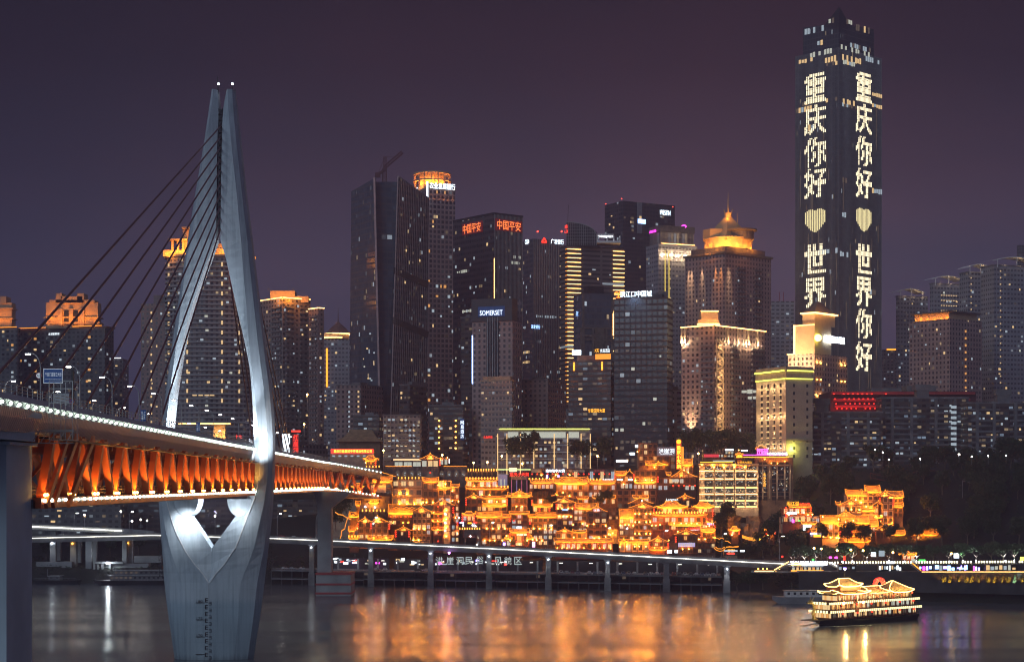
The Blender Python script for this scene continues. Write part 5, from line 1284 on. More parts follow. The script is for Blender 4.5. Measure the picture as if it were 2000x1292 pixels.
# ---- middle lowrise row
for L, Cc, R, y, Y, th, m, lb, nl in ((657, 705, 748, 752, 1120, 66, 'apartb', 'plain brown building with two columns of lit stairwell windows', 0), (690, 740, 760, 812, 1075, 80, 'bandd', 'dark flat-roofed block below the plain brown building', 6),
    (780, 800, 834, 752, 1110, 60, 'bandd', 'dark residential tower with dense balconies below the dark twin glass tower', 16), (838, 905, 916, 792, 1090, 80, 'bandd', 'dark block with amber lamp columns and blue-white vertical sign', 12),
    (1005, 1070, 1106, 742, 1130, 66, 'apartb', 'plain dark blank-walled building behind the long lit mall', 3), (1106, 1115, 1122, 800, 1110, 60, 'apart', 'narrow grey building left of the brick hotel block', 3), (1306, 1336, 1336, 762, 1090, 0, 'white', 'pale building with cornice squeezed between black glass tower and brown apartment tower', 3),
    (940, 990, 1016, 705, 1140, 60, 'bandd', 'dark balcony block behind the beige stepped tower', 8), (900, 922, 930, 620, 1160, 60, 'bandd', 'slim dark balcony tower left of the blue-signed hotel', 10), (505, 560, 640, 868, 1060, 60, 'apart', 'low grey block seen over the far end of the bridge deck', 6)):
    o = tower('apartment_building', lb, 'building', L, Cc, R, y, Y, th, F_[m], depth=14); by, fl = bay[m]
    lit(o, 0, by, fl, nl, 'winc winw windim', .6, .5, .1, .95); rooftop(o, .35, 2.6)
    ring(o, o.top, .8, .3, M_['concd'], 'parapet')
    if L == 657:
        for s in (.52, .9):
            for k in range(10): place('window', U_['winw'] if s > .6 else U_['winc'], o.root, onface(o, 0, s * o.faces[0][2], o.top - 4 - k * 3.1, .1), o.faces[0][4], (1.0, 1, 1.2))
    if L == 838:
        for s, k0 in ((.30, 'bulbs'), (.78, 'bulbs')):
            for k in range(6): place('wall_lamp', B_[k0], o.root, onface(o, 0, s * o.faces[0][2], o.top - 9 - k * 3.4, .5), 0, (1.7,) * 3)
        mb = MB(); mb.box(onface(o, 0, .98 * o.faces[0][2], PZ(838, 1090), 1.0), (2.6, .6, 13), o.faces[0][4]); mb.build('sign_panel', M_['blue'], o.root); face_text(o, 0, '网易酒店', .98, PZ(838, 1090), 2.0, 11, E_['wsign'], out=1.5, vertical=True)
o = tower('apartment_building', 'beige stepped apartment tower with roof garden in front of the blue-signed hotel', 'building', 939, 1000, 1005, 742, 1050, 76, F_['beige'])
lit(o, 0, 2.2, 3.2, 22, 'windim winw windim', .6, .42, .1, .95)
for k in range(1, 14): ring(o, o.top - 3.2 * k, .35, .3, M_['concd'], 'string_course')
mb = MB(); mb.prism(inset(o.p, -1.2), o.top, o.top + 2.4); mb.prism(inset(o.p, .7), o.top - .4, o.top); mb.build('penthouse', M_['plaster'], o.root)
o = tower('apartment_building', 'pale block of flats with lit rooms below the dark balcony tower', 'building', 748, 821, 821, 812, 1040, 0, F_['beige'], depth=14)
for r in range(8):
    for c in range(9):
        if RND() < .78: place('window', U_[random.choice(['winc', 'wing', 'windim', 'winw', 'windim'])], o.root, onface(o, 0, (.06 + .11 * c) * o.faces[0][2], o.top - 2.2 - 3 * r, .1), 0, (1.4, 1, 1.1))
balconies(o, 0, .02, .2, 3.0, 1.0, M_['plaster']); balconies(o, 0, .4, .68, 3.0, 1.0, M_['plaster']); balconies(o, 0, .84, .99, 3.0, 1.0, M_['plaster'])
ring(o, o.top, 1, .5, M_['concd'], 'parapet')
# long mall with lime eave and golden corner lights
o = tower('mall_building', 'long white-lit mall with lime roof line and golden pilaster lights', 'building', 972, 1153, 1153, 838, 1030, 0, F_['mall'], depth=18)
strip_on(o, 0, o.top + .2, E_['lime'], .5, .02, .99, .5); ring(o, o.top, .6, .6, M_['white'], 'roof_slab')
for s in (.0, .10, .245, .39, .61, .755, .9, 1.0):
    mb = MB(); mb.box(onface(o, 0, s * o.faces[0][2], (o.top + o.z0) / 2 - 1, .5), (.5, .7, o.top - o.z0 - 3)); mb.build('pilaster_light', glow('pilaster_gold', (1, .62, .25), 1.4), o.root)
for k in range(7):
    s0 = (.1, .245, .39, .5, .61, .755, .9)[k]; 
    if k < 6: mb = MB(); mb.box(onface(o, 0, s0 * o.faces[0][2] + 3.6, o.top - 3.2, .15), (6, .2, 3.4)); mb.build('window', E_['wing'], o.root)
for r in range(1, 5):
    mb = MB(); mb.box(onface(o, 0, .5 * o.faces[0][2], o.top - 1.4 - 3.9 * r, .3), (o.faces[0][2], .5, .5)); mb.build('floor_edge', M_['white'], o.root)
    for k in range(18): 
        if RND() < .7: place('window', U_[random.choice(['winc', 'wing', 'winw', 'windim'])], o.root, onface(o, 0, (.13 + .048 * k) * o.faces[0][2], o.top - 3.6 - 3.9 * r, .1), 0, (1.4, 1, 1.2))
o = tower('shop_building', 'small beige building with little red neon sign left of the long mall', 'building', 939, 970, 970, 851, 1035, 0, F_['beige'], depth=10); face_text(o, 0, '北鱼宾馆', .45, o.top - .6, 5.2, 1.3, E_['red'])
o = tower('company_building', 'low building with long red company sign at the end of the bridge', 'building', 645, 730, 730, 877, 1010, 0, M_['plaster'], depth=12)
strip_on(o, 0, PZ(880.5, 1010), E_['red'], 2.5, .02, .99, .3, 'sign_panel'); face_text(o, 0, '重庆巨能集团中环建设有限公司', .52, PZ(880.5, 1010), 21.5, 1.7, glow('orange_letters', (1, .55, .04), 5), out=.7)
for k in range(7): place('window', U_['winc'], o.root, onface(o, 0, (.08 + .14 * k) * o.faces[0][2], PZ(890, 1010), .1), 0, (1.6, 1, .8))
# dark temple-roofed hall
o = tower('temple_hall', 'unlit hall with big dark hipped roof behind the red company sign', 'building', 662, 742, 742, 862, 1060, 0, M_['plasterb'], depth=16)
mb = MB(); x0, x1 = PX(655, 1060), PX(750, 1060); zt = PZ(838, 1065); ze = o.top
rg = [[(x0, 1057, ze), (x1, 1057, ze), (x1, 1079, ze), (x0, 1079, ze)], [(x0 + 5, 1062, ze + 3), (x1 - 5, 1062, ze + 3), (x1 - 5, 1074, ze + 3), (x0 + 5, 1074, ze + 3)], [(x0 + 8, 1067, zt), (x1 - 8, 1067, zt), (x1 - 8, 1069, zt), (x0 + 8, 1069, zt)]]
mb.loft(rg); mb.build('roof', M_['tile'], o.root)
# neon at the far end of the bridge
o = thing('neon_sign', 'red vertical neon sign with horizontal cap beyond the right tower leg', 'neon sign', P(577, 890, 1000))
mb = MB(); mb.bx(PX(571, 1000), PX(584, 1000), 999.8, 1000.3, PZ(884, 1000), PZ(847, 1000)); mb.build('board', M_['redpaint'], o); text('lettering', '红崖洞', E_['red'], o, P(577.5, 866, 999.6), 2.6, 10.5, 0, True)
mb = MB(); mb.bx(PX(569, 1000), PX(587, 1000), 999.6, 1000.2, PZ(843, 1000), PZ(840, 1000)); mb.build('cap', E_['red'], o)
o = thing('light_board', 'tall white illuminated billboard beyond the right tower leg', 'billboard', P(558, 890, 960))
mb = MB(); mb.bx(PX(551, 960), PX(566, 960), 960, 960.6, PZ(884, 960), PZ(847, 960)); mb.build('screen', E_['wsign'], o); mb = MB(); mb.bar(P(558, 895, 960.8), P(558, 847, 960.8), .5); mb.build('post', M_['steel'], o)
o = thing('neon_sign', 'small red neon lettering seen over the deck between the tower legs', 'neon sign', P(466, 852, 1090)); text('lettering', '十七', E_['red'], o, P(466, 852, 1090), 4.4, 2.6)
# ================================================================== the stilt-house quarter on the cliff
LAN = bulb_mesh(E_['redl'], .42, 'lantern', 8)
GRP = 'stilt houses of the cliff-side old town'
ZN = {'A': (640, 850, 5.1667), 'B': (900, 850, 5.1667), 'C': (1160, 850, 5.1667), 'D': (1400, 860, 4.97)}
class H:
    """one house: all measures in rows and columns of an enlarged view of its zone, at distance Y"""
    def __init__(s, zone, Y, label, name='stilt_house', cat='building', base=None):
        s.ox, s.oy, s.k = ZN[zone]; s.Y = Y; s.base = base; s.label = label; s.name = name; s.cat = cat; s.root = None
    def x(s, zx, Y=None): return PX(s.ox + zx / s.k, Y or s.Y)
    def z(s, zy, Y=None): return PZ(s.oy + zy / s.k, Y or s.Y)
    def body(s, x0, x1, y0, y1, mat='plasterb', d=9, cols=0, rows=0, p=.45, keys='winw winw wino winc windim', frame=True, dy=0.0, ext=5.0, posts=None, ww=.62, wh=.6, railing=False):
        Y = s.Y + dy; X0, X1, Z1, Z0 = s.x(x0, Y), s.x(x1, Y), s.z(y0, Y), s.z(y1, Y)
        if s.root is None:
            s.root = thing(s.name, s.label, s.cat, ((X0 + X1) / 2, Y + d / 2, Z0 - ext), GRP if s.name == 'stilt_house' else None)
        mb = MB(); mb.bx(X0, X1, Y, Y + d, Z0 - ext, Z1); mb.build('wall', M_[mat], s.root)
        cols = cols or max(1, int((X1 - X0) / 3.0)); rows = rows or max(1, int((Z1 - Z0) / 3.1)); bw, bh = (X1 - X0) / cols, (Z1 - Z0) / rows
        ks = keys.split()
        for r in range(rows):
            for c in range(cols):
                k = random.choice(ks) if RND() < p else 'glassd'
                q = (X0 + bw * (c + .5), Y, Z0 + bh * (r + .5)); place('window', U_[k], s.root, q, 0, (bw * ww, 1, bh * wh))
        if frame:
            mb = MB(); n = posts or cols
            for c in range(n + 1): xx = X0 + (X1 - X0) * c / n; mb.bx(xx - .16, xx + .16, Y - .22, Y - .02, Z0 - .4, Z1)
            for r in range(rows + 1): zz = Z0 + bh * r; mb.bx(X0 - .2, X1 + .2, Y - .28, Y - .03, zz - .14, zz + .14)
            for c in range(cols): xx = X0 + bw * (c + .5); [mb.bx(xx - .05, xx + .05, Y - .2, Y - .14, Z0 + bh * (r + .2), Z0 + bh * (r + .8)) for r in range(rows)]
            mb.build('timber_frame', M_['timber'], s.root)
        if railing:
            mb = MB()
            for r in range(rows):
                zz = Z0 + bh * r + .1; mb.bx(X0, X1, Y - .95, Y - .85, zz + .95, zz + 1.05); mb.bx(X0, X1, Y - .95, Y - .25, zz - .12, zz)
                for c in range(int((X1 - X0) / .8)): mb.bx(X0 + .8 * c, X0 + .8 * c + .1, Y - .94, Y - .86, zz, zz + 1)
            mb.build('balcony', M_['timberr'], s.root)
        return s
    def slope(s, x0, x1, yr, ye, dy=0.0, light=1.0, over=1.0, up=.7, name='roof', back=True, dormers=()):
        Ye = s.Y + dy - over; ze = s.z(ye, Ye); rise = max(.8, (s.z(yr, Ye) - ze)); run = max(1.6, rise * .95); Yr = Ye + run; zr = ze + rise
        X0, X1 = s.x(x0, Ye), s.x(x1, Ye); n = 12; mb = MB()
        if s.root is None: s.root = thing(s.name, s.label, s.cat, ((X0 + X1) / 2, s.Y, ze - 3), GRP if s.name == 'stilt_house' else None)
        def ln(Yv, zv, k): return [(X0 + (X1 - X0) * i / n, Yv, zv + up * k * abs(2 * i / n - 1) ** 5) for i in range(n + 1)]
        A, Bm, R = ln(Ye, ze, 1), ln(Ye + run * .55, ze + rise * .45, .9), ln(Yr, zr, .8)
        strips_ = [(A, Bm), (Bm, R)] + ([(R, ln(Yr + run, ze, 1))] if back else [])
        for P0, P1 in strips_:
            for a, b, c, d in zip(P0, P0[1:], P1[1:], P1):
                mb.face([a, b, c, d], [(a[0], 0), (b[0], 0), (b[0], 3), (a[0], 3)])
                t = .3; mb.face([(d[0], d[1], d[2] - t), (c[0], c[1], c[2] - t), (b[0], b[1], b[2] - t), (a[0], a[1], a[2] - t)])
        for a, b in zip(A, A[1:]): mb.face([(a[0], a[1], a[2] - .3), (b[0], b[1], b[2] - .3), b, a])
        for i in (0, n): mb.face([A[i], Bm[i], R[i], (R[i][0], R[i][1], R[i][2] - .3), (Bm[i][0], Bm[i][1], Bm[i][2] - .3), (A[i][0], A[i][1], A[i][2] - .3)][::1 if i else -1])
        rf = mb.build(name, M_['tile'], s.root)
        mb = MB()
        for a, b in zip(R, R[1:]): mb.bar((a[0], a[1], a[2] + .15), (b[0], b[1], b[2] + .15), .32, .4)
        mb.build('ridge', M_['timber'], rf)
        mb = MB()
        for L_, dz, dyv in ((A, .12, -.12), (R, .42, -.2)):
            for a, b in zip(L_, L_[1:]): mb.bar((a[0], a[1] + dyv, a[2] + dz), (b[0], b[1] + dyv, b[2] + dz), .15)
        for a, b in ((A[0], R[0]), (A[n], R[n])): mb.bar((a[0], a[1], a[2] + .15), (b[0], b[1], b[2] + .3), .18)
        mb.build('led_strip', E_['led'], rf)
        for dx in dormers:
            mb = MB(); xm = s.x(dx, Ye); zz = ze + rise * .45; yy = Ye + run * .5
            mb.prism([(xm - 1.2, yy - .5), (xm + 1.2, yy - .5), (xm + 1.2, yy + 1), (xm - 1.2, yy + 1)], zz - .3, zz + .9, True); mb.build('dormer', M_['timber'], rf)
            mb = MB(); mb.bar((xm - 1.7, yy - .7, zz + .8), (xm, yy - .7, zz + 1.7), .22); mb.bar((xm + 1.7, yy - .7, zz + .8), (xm, yy - .7, zz + 1.7), .22); mb.build('led_strip', E_['led'], rf)
        if light:
            w = X1 - X0; ar = w * math.hypot(rise, run)
            lamp('AREA', ((X0 + X1) / 2, Ye - 2.2, ze + .1), ar * 20 * light, (1, .27, .012), w * .92, ((X0 + X1) / 2, Ye + run * .5, ze + rise * .55), name='eave_floodlight', sy=.3)
        return s
    def gable(s, x0, xa, x1, ya, ye, d=9, dy=0.0, light=1.0, wall=True, over=1.2, ye2=None):
        Yf = s.Y + dy - over; X0, XA, X1 = s.x(x0, Yf), s.x(xa, Yf), s.x(x1, Yf); za, zl, zr = s.z(ya, Yf), s.z(ye, Yf), s.z(ye2 or ye, Yf)
        if s.root is None: s.root = thing(s.name, s.label, s.cat, (XA, s.Y + d / 2, zl - 3), GRP if s.name == 'stilt_house' else None)
        mb = MB(); st = MB(); t = .35
        for Xe, zz in ((X0, zl), (X1, zr)):
            pr = [(Xe + (XA - Xe) * k / 6, zz + (za - zz) * ((k / 6) ** 1.12) + (.35 * (1 - k / 6) ** 4)) for k in range(7)]
            for (xa_, za_), (xb, zb) in zip(pr, pr[1:]):
                q = [(xa_, Yf, za_), (xb, Yf, zb), (xb, Yf + d + over, zb), (xa_, Yf + d + over, za_)]
                if Xe > XA: q = q[::-1]
                mb.face(q, [(p[1], 0) for p in q]); mb.face([(p[0], p[1], p[2] - t) for p in q[::-1]])
                f = [(xa_, Yf, za_ - t), (xb, Yf, zb - t), (xb, Yf, zb), (xa_, Yf, za_)]; mb.face(f if Xe < XA else f[::-1])
                st.bar((xa_, Yf - .12, za_ + .1), (xb, Yf - .12, zb + .1), .22)
            e = pr[0]; f = [(e[0], Yf, e[1] - t), (e[0], Yf, e[1]), (e[0], Yf + d + over, e[1]), (e[0], Yf + d + over, e[1] - t)]; mb.face(f if Xe > XA else f[::-1])
        rf = mb.build('gable_roof', M_['tile'], s.root); st.build('led_strip', E_['led'], rf)
        mb = MB(); mb.ball((XA, Yf - .1, za + .5), .35, 8, 5); mb.build('finial', E_['led'], rf)
        if wall:
            mb = MB(); Yw = s.Y + dy; i0, i1 = X0 + (XA - X0) * .12, X1 + (XA - X1) * .12; zb = min(zl, zr) - .1
            tri = [(i0, zl + (za - zl) * .1 - t), (i1, zr + (za - zr) * .1 - t), (XA, za - t - .25)]
            mb.face([(p[0], Yw, p[1]) for p in tri]); mb.face([(p[0], Yw + .3, p[1]) for p in tri[::-1]]); mb.face([(i0, Yw, tri[0][1]), (i0, Yw + .3, tri[0][1]), (i1, Yw + .3, tri[1][1]), (i1, Yw, tri[1][1])])
            mb.build('gable_wall', M_['plaster'], s.root)
            mb = MB()
            for f in (.3, .5, .7):
                xx = i0 + (i1 - i0) * f; top = za - (za - zl) * (1 - min(1, 1 - abs(f - .5) * 2)) - .7; mb.bx(xx - .13, xx + .13, Yw - .16, Yw - .02, zb, max(top, zb + .2))
            mb.bx(i0, i1, Yw - .2, Yw - .03, zb - .15, zb + .15); mb.bx(i0 + (XA - i0) * .5, i1 + (XA - i1) * .5, Yw - .17, Yw - .02, zb + (za - zb) * .45 - .1, zb + (za - zb) * .45 + .1)
            mb.build('gable_timber', M_['timber'], s.root)
            if light: lamp('POINT', (XA, Yw - 1.0, zb + (za - zb) * .35), 230 * light, (1, .30, .03), .25, name='gable_light')
        return s
    def hip(s, x0, x1, yt, ye, d=None, dy=0.0, light=1.0, curl=.9):
        Y0 = s.Y + dy; X0, X1 = s.x(x0, Y0), s.x(x1, Y0); zt, ze = s.z(yt, Y0), s.z(ye, Y0); w = X1 - X0; d = d or w * .9; xm, ym = (X0 + X1) / 2, Y0 + d / 2
        if s.root is None: s.root = thing(s.name, s.label, s.cat, (xm, ym, ze - 4), GRP if s.name == 'stilt_house' else None)
        def rg(f, g, z, cu):
            pts = []
            for (a, b), (a2, b2) in zip(((-1,-1),(1,-1),(1,1),(-1,1)), ((1,-1),(1,1),(-1,1),(-1,-1))):
                for k in range(5):
                    u = k / 5; px_, py_ = a + (a2 - a) * u, b + (b2 - b) * u; e = abs(2 * u - 1) ** 4
                    pts.append((xm + w / 2 * f * px_, ym + d / 2 * g * py_, z + cu * e))
            return pts
        h = zt - ze; rgs = [rg(1.0, 1.0, ze - .25, curl), rg(1.0, 1.0, ze, curl), rg(.72, .7, ze + h * .28, curl * .2), rg(.48, .35, ze + h * .62, 0), rg(.34, .05, zt, 0)]
        mb = MB(); mb.loft(rgs); rf = mb.build('hip_roof', M_['tile'], s.root)
        mb = MB(); e = rgs[1]
        for i in range(len(e)): a, c = e[i], e[(i + 1) % len(e)]; mb.bar((a[0], a[1], a[2] + .1), (c[0], c[1], c[2] + .1), .2)
        for i in (0, 5): 
            for A, Bq in zip(rgs[1:], rgs[2:]): mb.bar((A[i][0], A[i][1] - .1, A[i][2] + .15), (Bq[i][0], Bq[i][1] - .1, Bq[i][2] + .15), .2)
        mb.bar((xm - w * .17, ym - .1, zt + .15), (xm + w * .17, ym - .1, zt + .15), .25); mb.build('led_strip', E_['led'], rf)
        if light: lamp('AREA', (xm, Y0 - 2.2, ze + .1), w * h * 26 * light, (1, .27, .012), w * .8, (xm, Y0 + d * .25, ze + h * .5), name='eave_floodlight', sy=.3)
        return s
    def lamps(s, pts, me='bulb', dy=0.0, power=170, up=1.0, every=1):
        for i, (zx, zy) in enumerate(pts):
            q = Vector((s.x(zx, s.Y + dy - .5), s.Y + dy - .5, s.z(zy, s.Y + dy - .5))); place('wall_lamp', B_[me], s.root, q)
            if power and i % every == 0: lamp('POINT', q + Vector((0, -.45, .35)), power * every, (1, .29, .02), .2, name='wall_light')
        return s
    def row(s, x0, x1, y, n, h=1.1, dy=0.0, y2=None):      # row of little parapet lanterns
        for i in range(n):
            f = i / max(1, n - 1); Y = s.Y + dy - .6; place('parapet_lantern', U_['ledl'], s.root, (s.x(x0 + (x1 - x0) * f, Y), Y, s.z(y + ((y2 or y) - y) * f, Y)), 0, (.48, 3, h))
        return s
    def lanterns(s, zx, zy, n, dy=0.0, step=22):
        for k in range(n):
            Y = s.Y + dy - 1.1; place('red_lantern', LAN, s.root, (s.x(zx, Y), Y, s.z(zy + step * k, Y)), 0, (1.2, 1.2, 1.1))
        return s
    def sign(s, txt, zx, zy, w, h, mat, dy=0.0, board=None, vertical=False):
        Y = s.Y + dy - .5; c = Vector((s.x(zx, Y), Y, s.z(zy, Y)))
        if board: mb = MB(); mb.box(c + Vector((0, .12, 0)), (w * 1.12, .16, h * 1.3)); mb.build('sign_board', board, s.root)
        text('sign_letters', txt, mat, s.root, c, w, h, 0, vertical); return s
    def glowbox(s, x0, x1, y0, y1, mat, name='shopfront', dy=0.0, d=.3):
        Y = s.Y + dy; mb = MB(); mb.bx(s.x(x0, Y), s.x(x1, Y), Y - d, Y + .1, s.z(y1, Y), s.z(y0, Y)); mb.build(name, mat, s.root); return s
U_['ledl'] = unit(glow('parapet_lantern_light', (1, .42, .05), 3.4), 'parapet_lantern')
screenm = material('screen_cloth', (.5, .48, .48), .8, var=.05)
# ---- zone A, beside the bridge
h = H('A', 992, 'long dark arcade wall with arched windows along the top street').body(590, 1405, 316, 430, 'stone', 8, 1, 1, 0, frame=False, ww=.02)
for zx in (705, 775, 850, 925, 1150, 1225, 1300, 1370):
    mb = MB(); Yh = h.Y - .06; cx = h.x(zx, Yh); z0, z1 = h.z(412, Yh), h.z(375, Yh); r = 1.15
    ringp = [(cx - r, z0)] + [(cx + r, z0)] + [(cx + r * math.cos(a), z1 + r * math.sin(a)) for a in (math.pi * k / 8 for k in range(9))]
    mb.face([(x, Yh, z) for x, z in ringp]); mb.build('arched_window', E_['windim'], h.root)
    for k in range(3): place('window', U_['winc'], h.root, (cx + random.uniform(-.6, .6), Yh, random.uniform(z0 + .4, z1)), 0, (.5, 1, .4))
for a, b in ((585, 850), (1170, 1405)): mb = MB(); [mb.bar((h.x(a + (b - a) * k / 14), h.Y - .8, h.z(312 - 5 * (k % 2))), (h.x(a + (b - a) * (k + 1) / 14), h.Y - .8, h.z(312 - 5 * ((k + 1) % 2))), .3) for k in range(14)]; mb.build('led_strip', E_['led'], h.root)
h.row(680, 955, 428, 9)
h = H('A', 1003, 'glass-walled lounge with glowing cream beam on the top street').body(670, 945, 262, 316, 'plasterb', 8, 3, 1, 1, 'wing winw', ww=.86, wh=.8)
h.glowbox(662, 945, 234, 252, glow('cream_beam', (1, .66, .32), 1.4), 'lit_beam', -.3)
h = H('A', 988, 'three-arched gate pavilion with gabled roof on the top street').body(955, 1120, 242, 440, 'stone', 8, 1, 1, 0, frame=False, ww=.02).gable(925, 1035, 1140, 185, 242).lanterns(1132, 252, 3)
for zx, k in ((975, 'wing'), (1035, 'winw'), (1090, 'winw')): h.glowbox(zx - 22, zx + 22, 255, 312, E_['wing' if k == 'wing' else 'winw'], 'doorway', 0, .12)
h.glowbox(1005, 1065, 362, 415, E_['windim'], 'arch_door', 0, .1).lanterns(1035, 375, 1)
h = H('A', 1000, 'small lit stall with white lamps right of the gate pavilion').body(1130, 1215, 222, 310, 'plasterb', 5, 2, 1, 1, 'wing wino'); h.lamps([(1210, 222), (1140, 240)], 'bulb', 0, 150); h.glowbox(1222, 1232, 235, 282, E_['wsign'], 'light_tube')
h = H('A', 968, 'slender corner kiosk tower with hipped roof beside the end of the bridge').body(385, 490, 245, 425, 'plasterb', 5, 2, 2, .4).hip(355, 508, 203, 247).lamps([(382, 275), (388, 405)], 'bulb', -.4, 140).lanterns(482, 255, 3).row(392, 520, 312, 5)
h = H('A', 972, 'stair gallery with a descending string of lights beside the kiosk tower').body(500, 690, 385, 440, 'stone', 5, 3, 1, .1); mb = MB(); [mb.bar((h.x(512 + 22 * k), h.Y - .8, h.z(358 + 6.5 * k + 4 * (k % 2))), (h.x(534 + 22 * k), h.Y - .8, h.z(364.5 + 6.5 * k + 4 * ((k + 1) % 2))), .3) for k in range(8)]; mb.build('led_strip', E_['led'], h.root)
h = H('A', 966, 'dark house with white projection screen below the kiosk tower').body(330, 648, 470, 605, 'stone', 10, 4, 2, .05).slope(450, 650, 422, 470).gable(325, 415, 490, 417, 442, 6, -.5, wall=False); h.glowbox(437, 590, 500, 575, screenm, 'screen', -.1)
h = H('A', 956, 'little square pavilion with curled roof and red lantern strings near the bridge end', 'pavilion').body(262, 345, 525, 585, 'timber', 4, 2, 1, .1).hip(235, 365, 483, 527).lanterns(266, 530, 3).lanterns(350, 530, 3)
h = H('A', 972, 'pale hotel block with four columns of windows and orange wall lamps').body(650, 958, 440, 705, 'plaster', 10, 4, 3, .65, 'windim winw winc windim', ww=.6, wh=.52, posts=1)
h.lamps([(725, 590), (800, 590), (725, 690), (800, 690), (875, 690), (945, 688)], 'bulb', 0, 260)
h = H('A', 968, 'narrow bay with tiled roof and round ornament bands right of the pale hotel block').body(962, 1108, 470, 705, 'plasterb', 8, 3, 3, .25).slope(958, 1120, 433, 468).lamps([(962, 675), (996, 675), (1062, 675)], 'bulb', 0, 260)
h = H('A', 970, 'pale block with tiled waist roof left of the timbered gallery block').body(1112, 1250, 450, 700, 'plaster', 8, 2, 3, .4).slope(1105, 1252, 500, 537, -.2).lamps([(1112, 500), (1188, 492), (1255, 660)], 'bulb', -.1, 200)
h = H('A', 960, 'dark bastion wall with round medallions and a lantern row above the twin gables').body(305, 615, 610, 832, 'stone', 12, 5, 2, .02, frame=False, ww=.2, wh=.25).row(315, 570, 755, 8).hip(410, 515, 630, 688, 4, -1.0, 1.6); h.lamps([(380, 718), (475, 722)], 'cool', 0, 0)
h = H('A', 950, 'tiled great house with five red door lanterns and dormered roof').body(612, 865, 790, 905, 'timber', 9, 6, 2, .2, railing=True).slope(608, 1070, 708, 790, 0, 1.2, dormers=(690, 795, 850)); [h.lanterns(635 + 51 * k, 818, 1) for k in range(5)]; h.lamps([(660, 880), (760, 880), (812, 880)], 'bulbs', 0, 110)
h.body(612, 700, 905, 1065, 'plasterb', 8, 2, 3, .15, dy=.5)
h = H('A', 946, 'pale timber-framed house with steep gable and three tall uplights').body(860, 1040, 778, 1060, 'plaster', 9, 4, 5, .25, posts=4).gable(836, 946, 1062, 716, 776).lamps([(868, 942), (918, 942), (972, 942), (862, 1055), (918, 1055)], 'bulb', 0, 300)
h = H('A', 938, 'small gate house with glowing low gable in front of the great house').body(702, 830, 962, 1066, 'timber', 6, 4, 2, .1).gable(678, 764, 848, 918, 962, 6, light=.6).lanterns(686, 972, 3).lanterns(820, 972, 3)
h = H('A', 942, 'twin-gabled house with bright gables beside the bridge pier').body(310, 612, 876, 1045, 'plasterb', 9, 5, 3, .2).gable(282, 376, 450, 829, 878, light=2.2).gable(434, 502, 622, 816, 880, light=3.2).lanterns(302, 890, 3).lanterns(437, 890, 3).lanterns(622, 895, 3)
h.lamps([(302, 935), (458, 1035), (592, 1035)], 'bulb', 0, 200).lamps([(460, 886)], 'cool', -.6, 0)
h.slope(400, 660, 1020, 1055, -1.2, .9)
h = H('A', 944, 'tall pagoda-balconied house with four waist roofs and a gable on top').body(1070, 1165, 705, 1085, 'timberr', 8, 2, 5, .2, railing=True).gable(1042, 1156, 1284, 640, 708)
for yy in (770, 850, 935): h.slope(1050, 1172, yy, yy + 20, -.6, .8, .8, .35, 'waist_roof', False)
for yy in (715, 805, 890, 970, 1065): h.lanterns(1114, yy, 1)
h.lamps([(1062, 860), (1110, 860), (1168, 860), (1110, 945), (1070, 775)], 'bulbs', -.8, 90)
h = H('A', 943, 'narrow pale stair tower with a column of round glowing windows').body(1170, 1240, 705, 1095, 'plaster', 7, 1, 6, .0, ww=.1, wh=.1)
for yy in (755, 842, 930, 1016): 
    mb = MB(); Y = h.Y - .1; c = (h.x(1195, Y), h.z(yy, Y)); mb.loft([[(c[0] + 1.5 * math.cos(a), Y - dz, c[1] + 1.5 * math.sin(a)) for a in (2 * math.pi * k / 16 for k in range(16))] for dz in (-.1, .25)]); mb.build('round_window', M_['plaster'], h.root); h.lamps([(1195, yy)], 'bulb', -.5, 190)
for yy in (790, 880, 962): h.lamps([(1188, yy)], 'cool', 0, 0)
for i, (a, b, y0, y1, lb) in enumerate(((280, 330, 670, 708, 'tiny tiled roof stepping down the rock beside the bridge pier, uppermost'), (213, 312, 780, 822, 'tiny tiled roof on the rock beside the bridge pier, second from the top'), (206, 280, 928, 965, 'tiny tiled roof on the rock beside the bridge pier, third from the top'), (208, 322, 1018, 1043, 'lowest tiny terrace roof with a lantern row beside the bridge pier'))):
    h = H('A', 940, lb, 'roofed_stair_landing', 'shelter').body(a + 12, b - 12, y1, y1 + 40, 'timber', 3, 1, 1, .1).slope(a, b, y0, y1, 0, 1.3, .6, .5)
    if i == 3: h.row(215, 305, 1015, 4)
    if i == 2: h.lamps([(300, 935)], 'bulb', 0, 120)
o = thing('light_garland', 'zigzag garland of amber bulbs climbing the rock beside the bridge pier', 'string lights', P(668, 1040, 936))
h = H('A', 936, '', 'x'); 
for pts in ([(80, 775), (110, 795), (150, 800), (195, 830), (240, 848)], [(205, 822), (185, 880), (172, 940), (140, 960), (135, 1010), (120, 1050)]):
    mb = MB()
    for (x0, y0), (x1, y1) in zip(pts, pts[1:]):
        mb.bar((h.x(x0), 936, h.z(y0)), (h.x(x1), 936, h.z(y1)), .06); 
        for k in range(5): mb.ball((h.x(x0 + (x1 - x0) * k / 5), 936, h.z(y0 + (y1 - y0) * k / 5)), .27, 5, 3)
    mb.build('bulbs', E_['led'], o)
h = H('A', 955, 'narrow red-lit house in the gap between the left and middle groups').body(1248, 1325, 520, 1080, 'plasterb', 8, 2, 9, .6, 'wino winw winc', railing=True).slope(1240, 1330, 500, 522, -.4).lamps([(1258, 660), (1320, 665), (1290, 830), (1258, 560), (1310, 990)], 'bulb', -.8, 260).lanterns(1268, 730, 3).lanterns(1310, 880, 2)
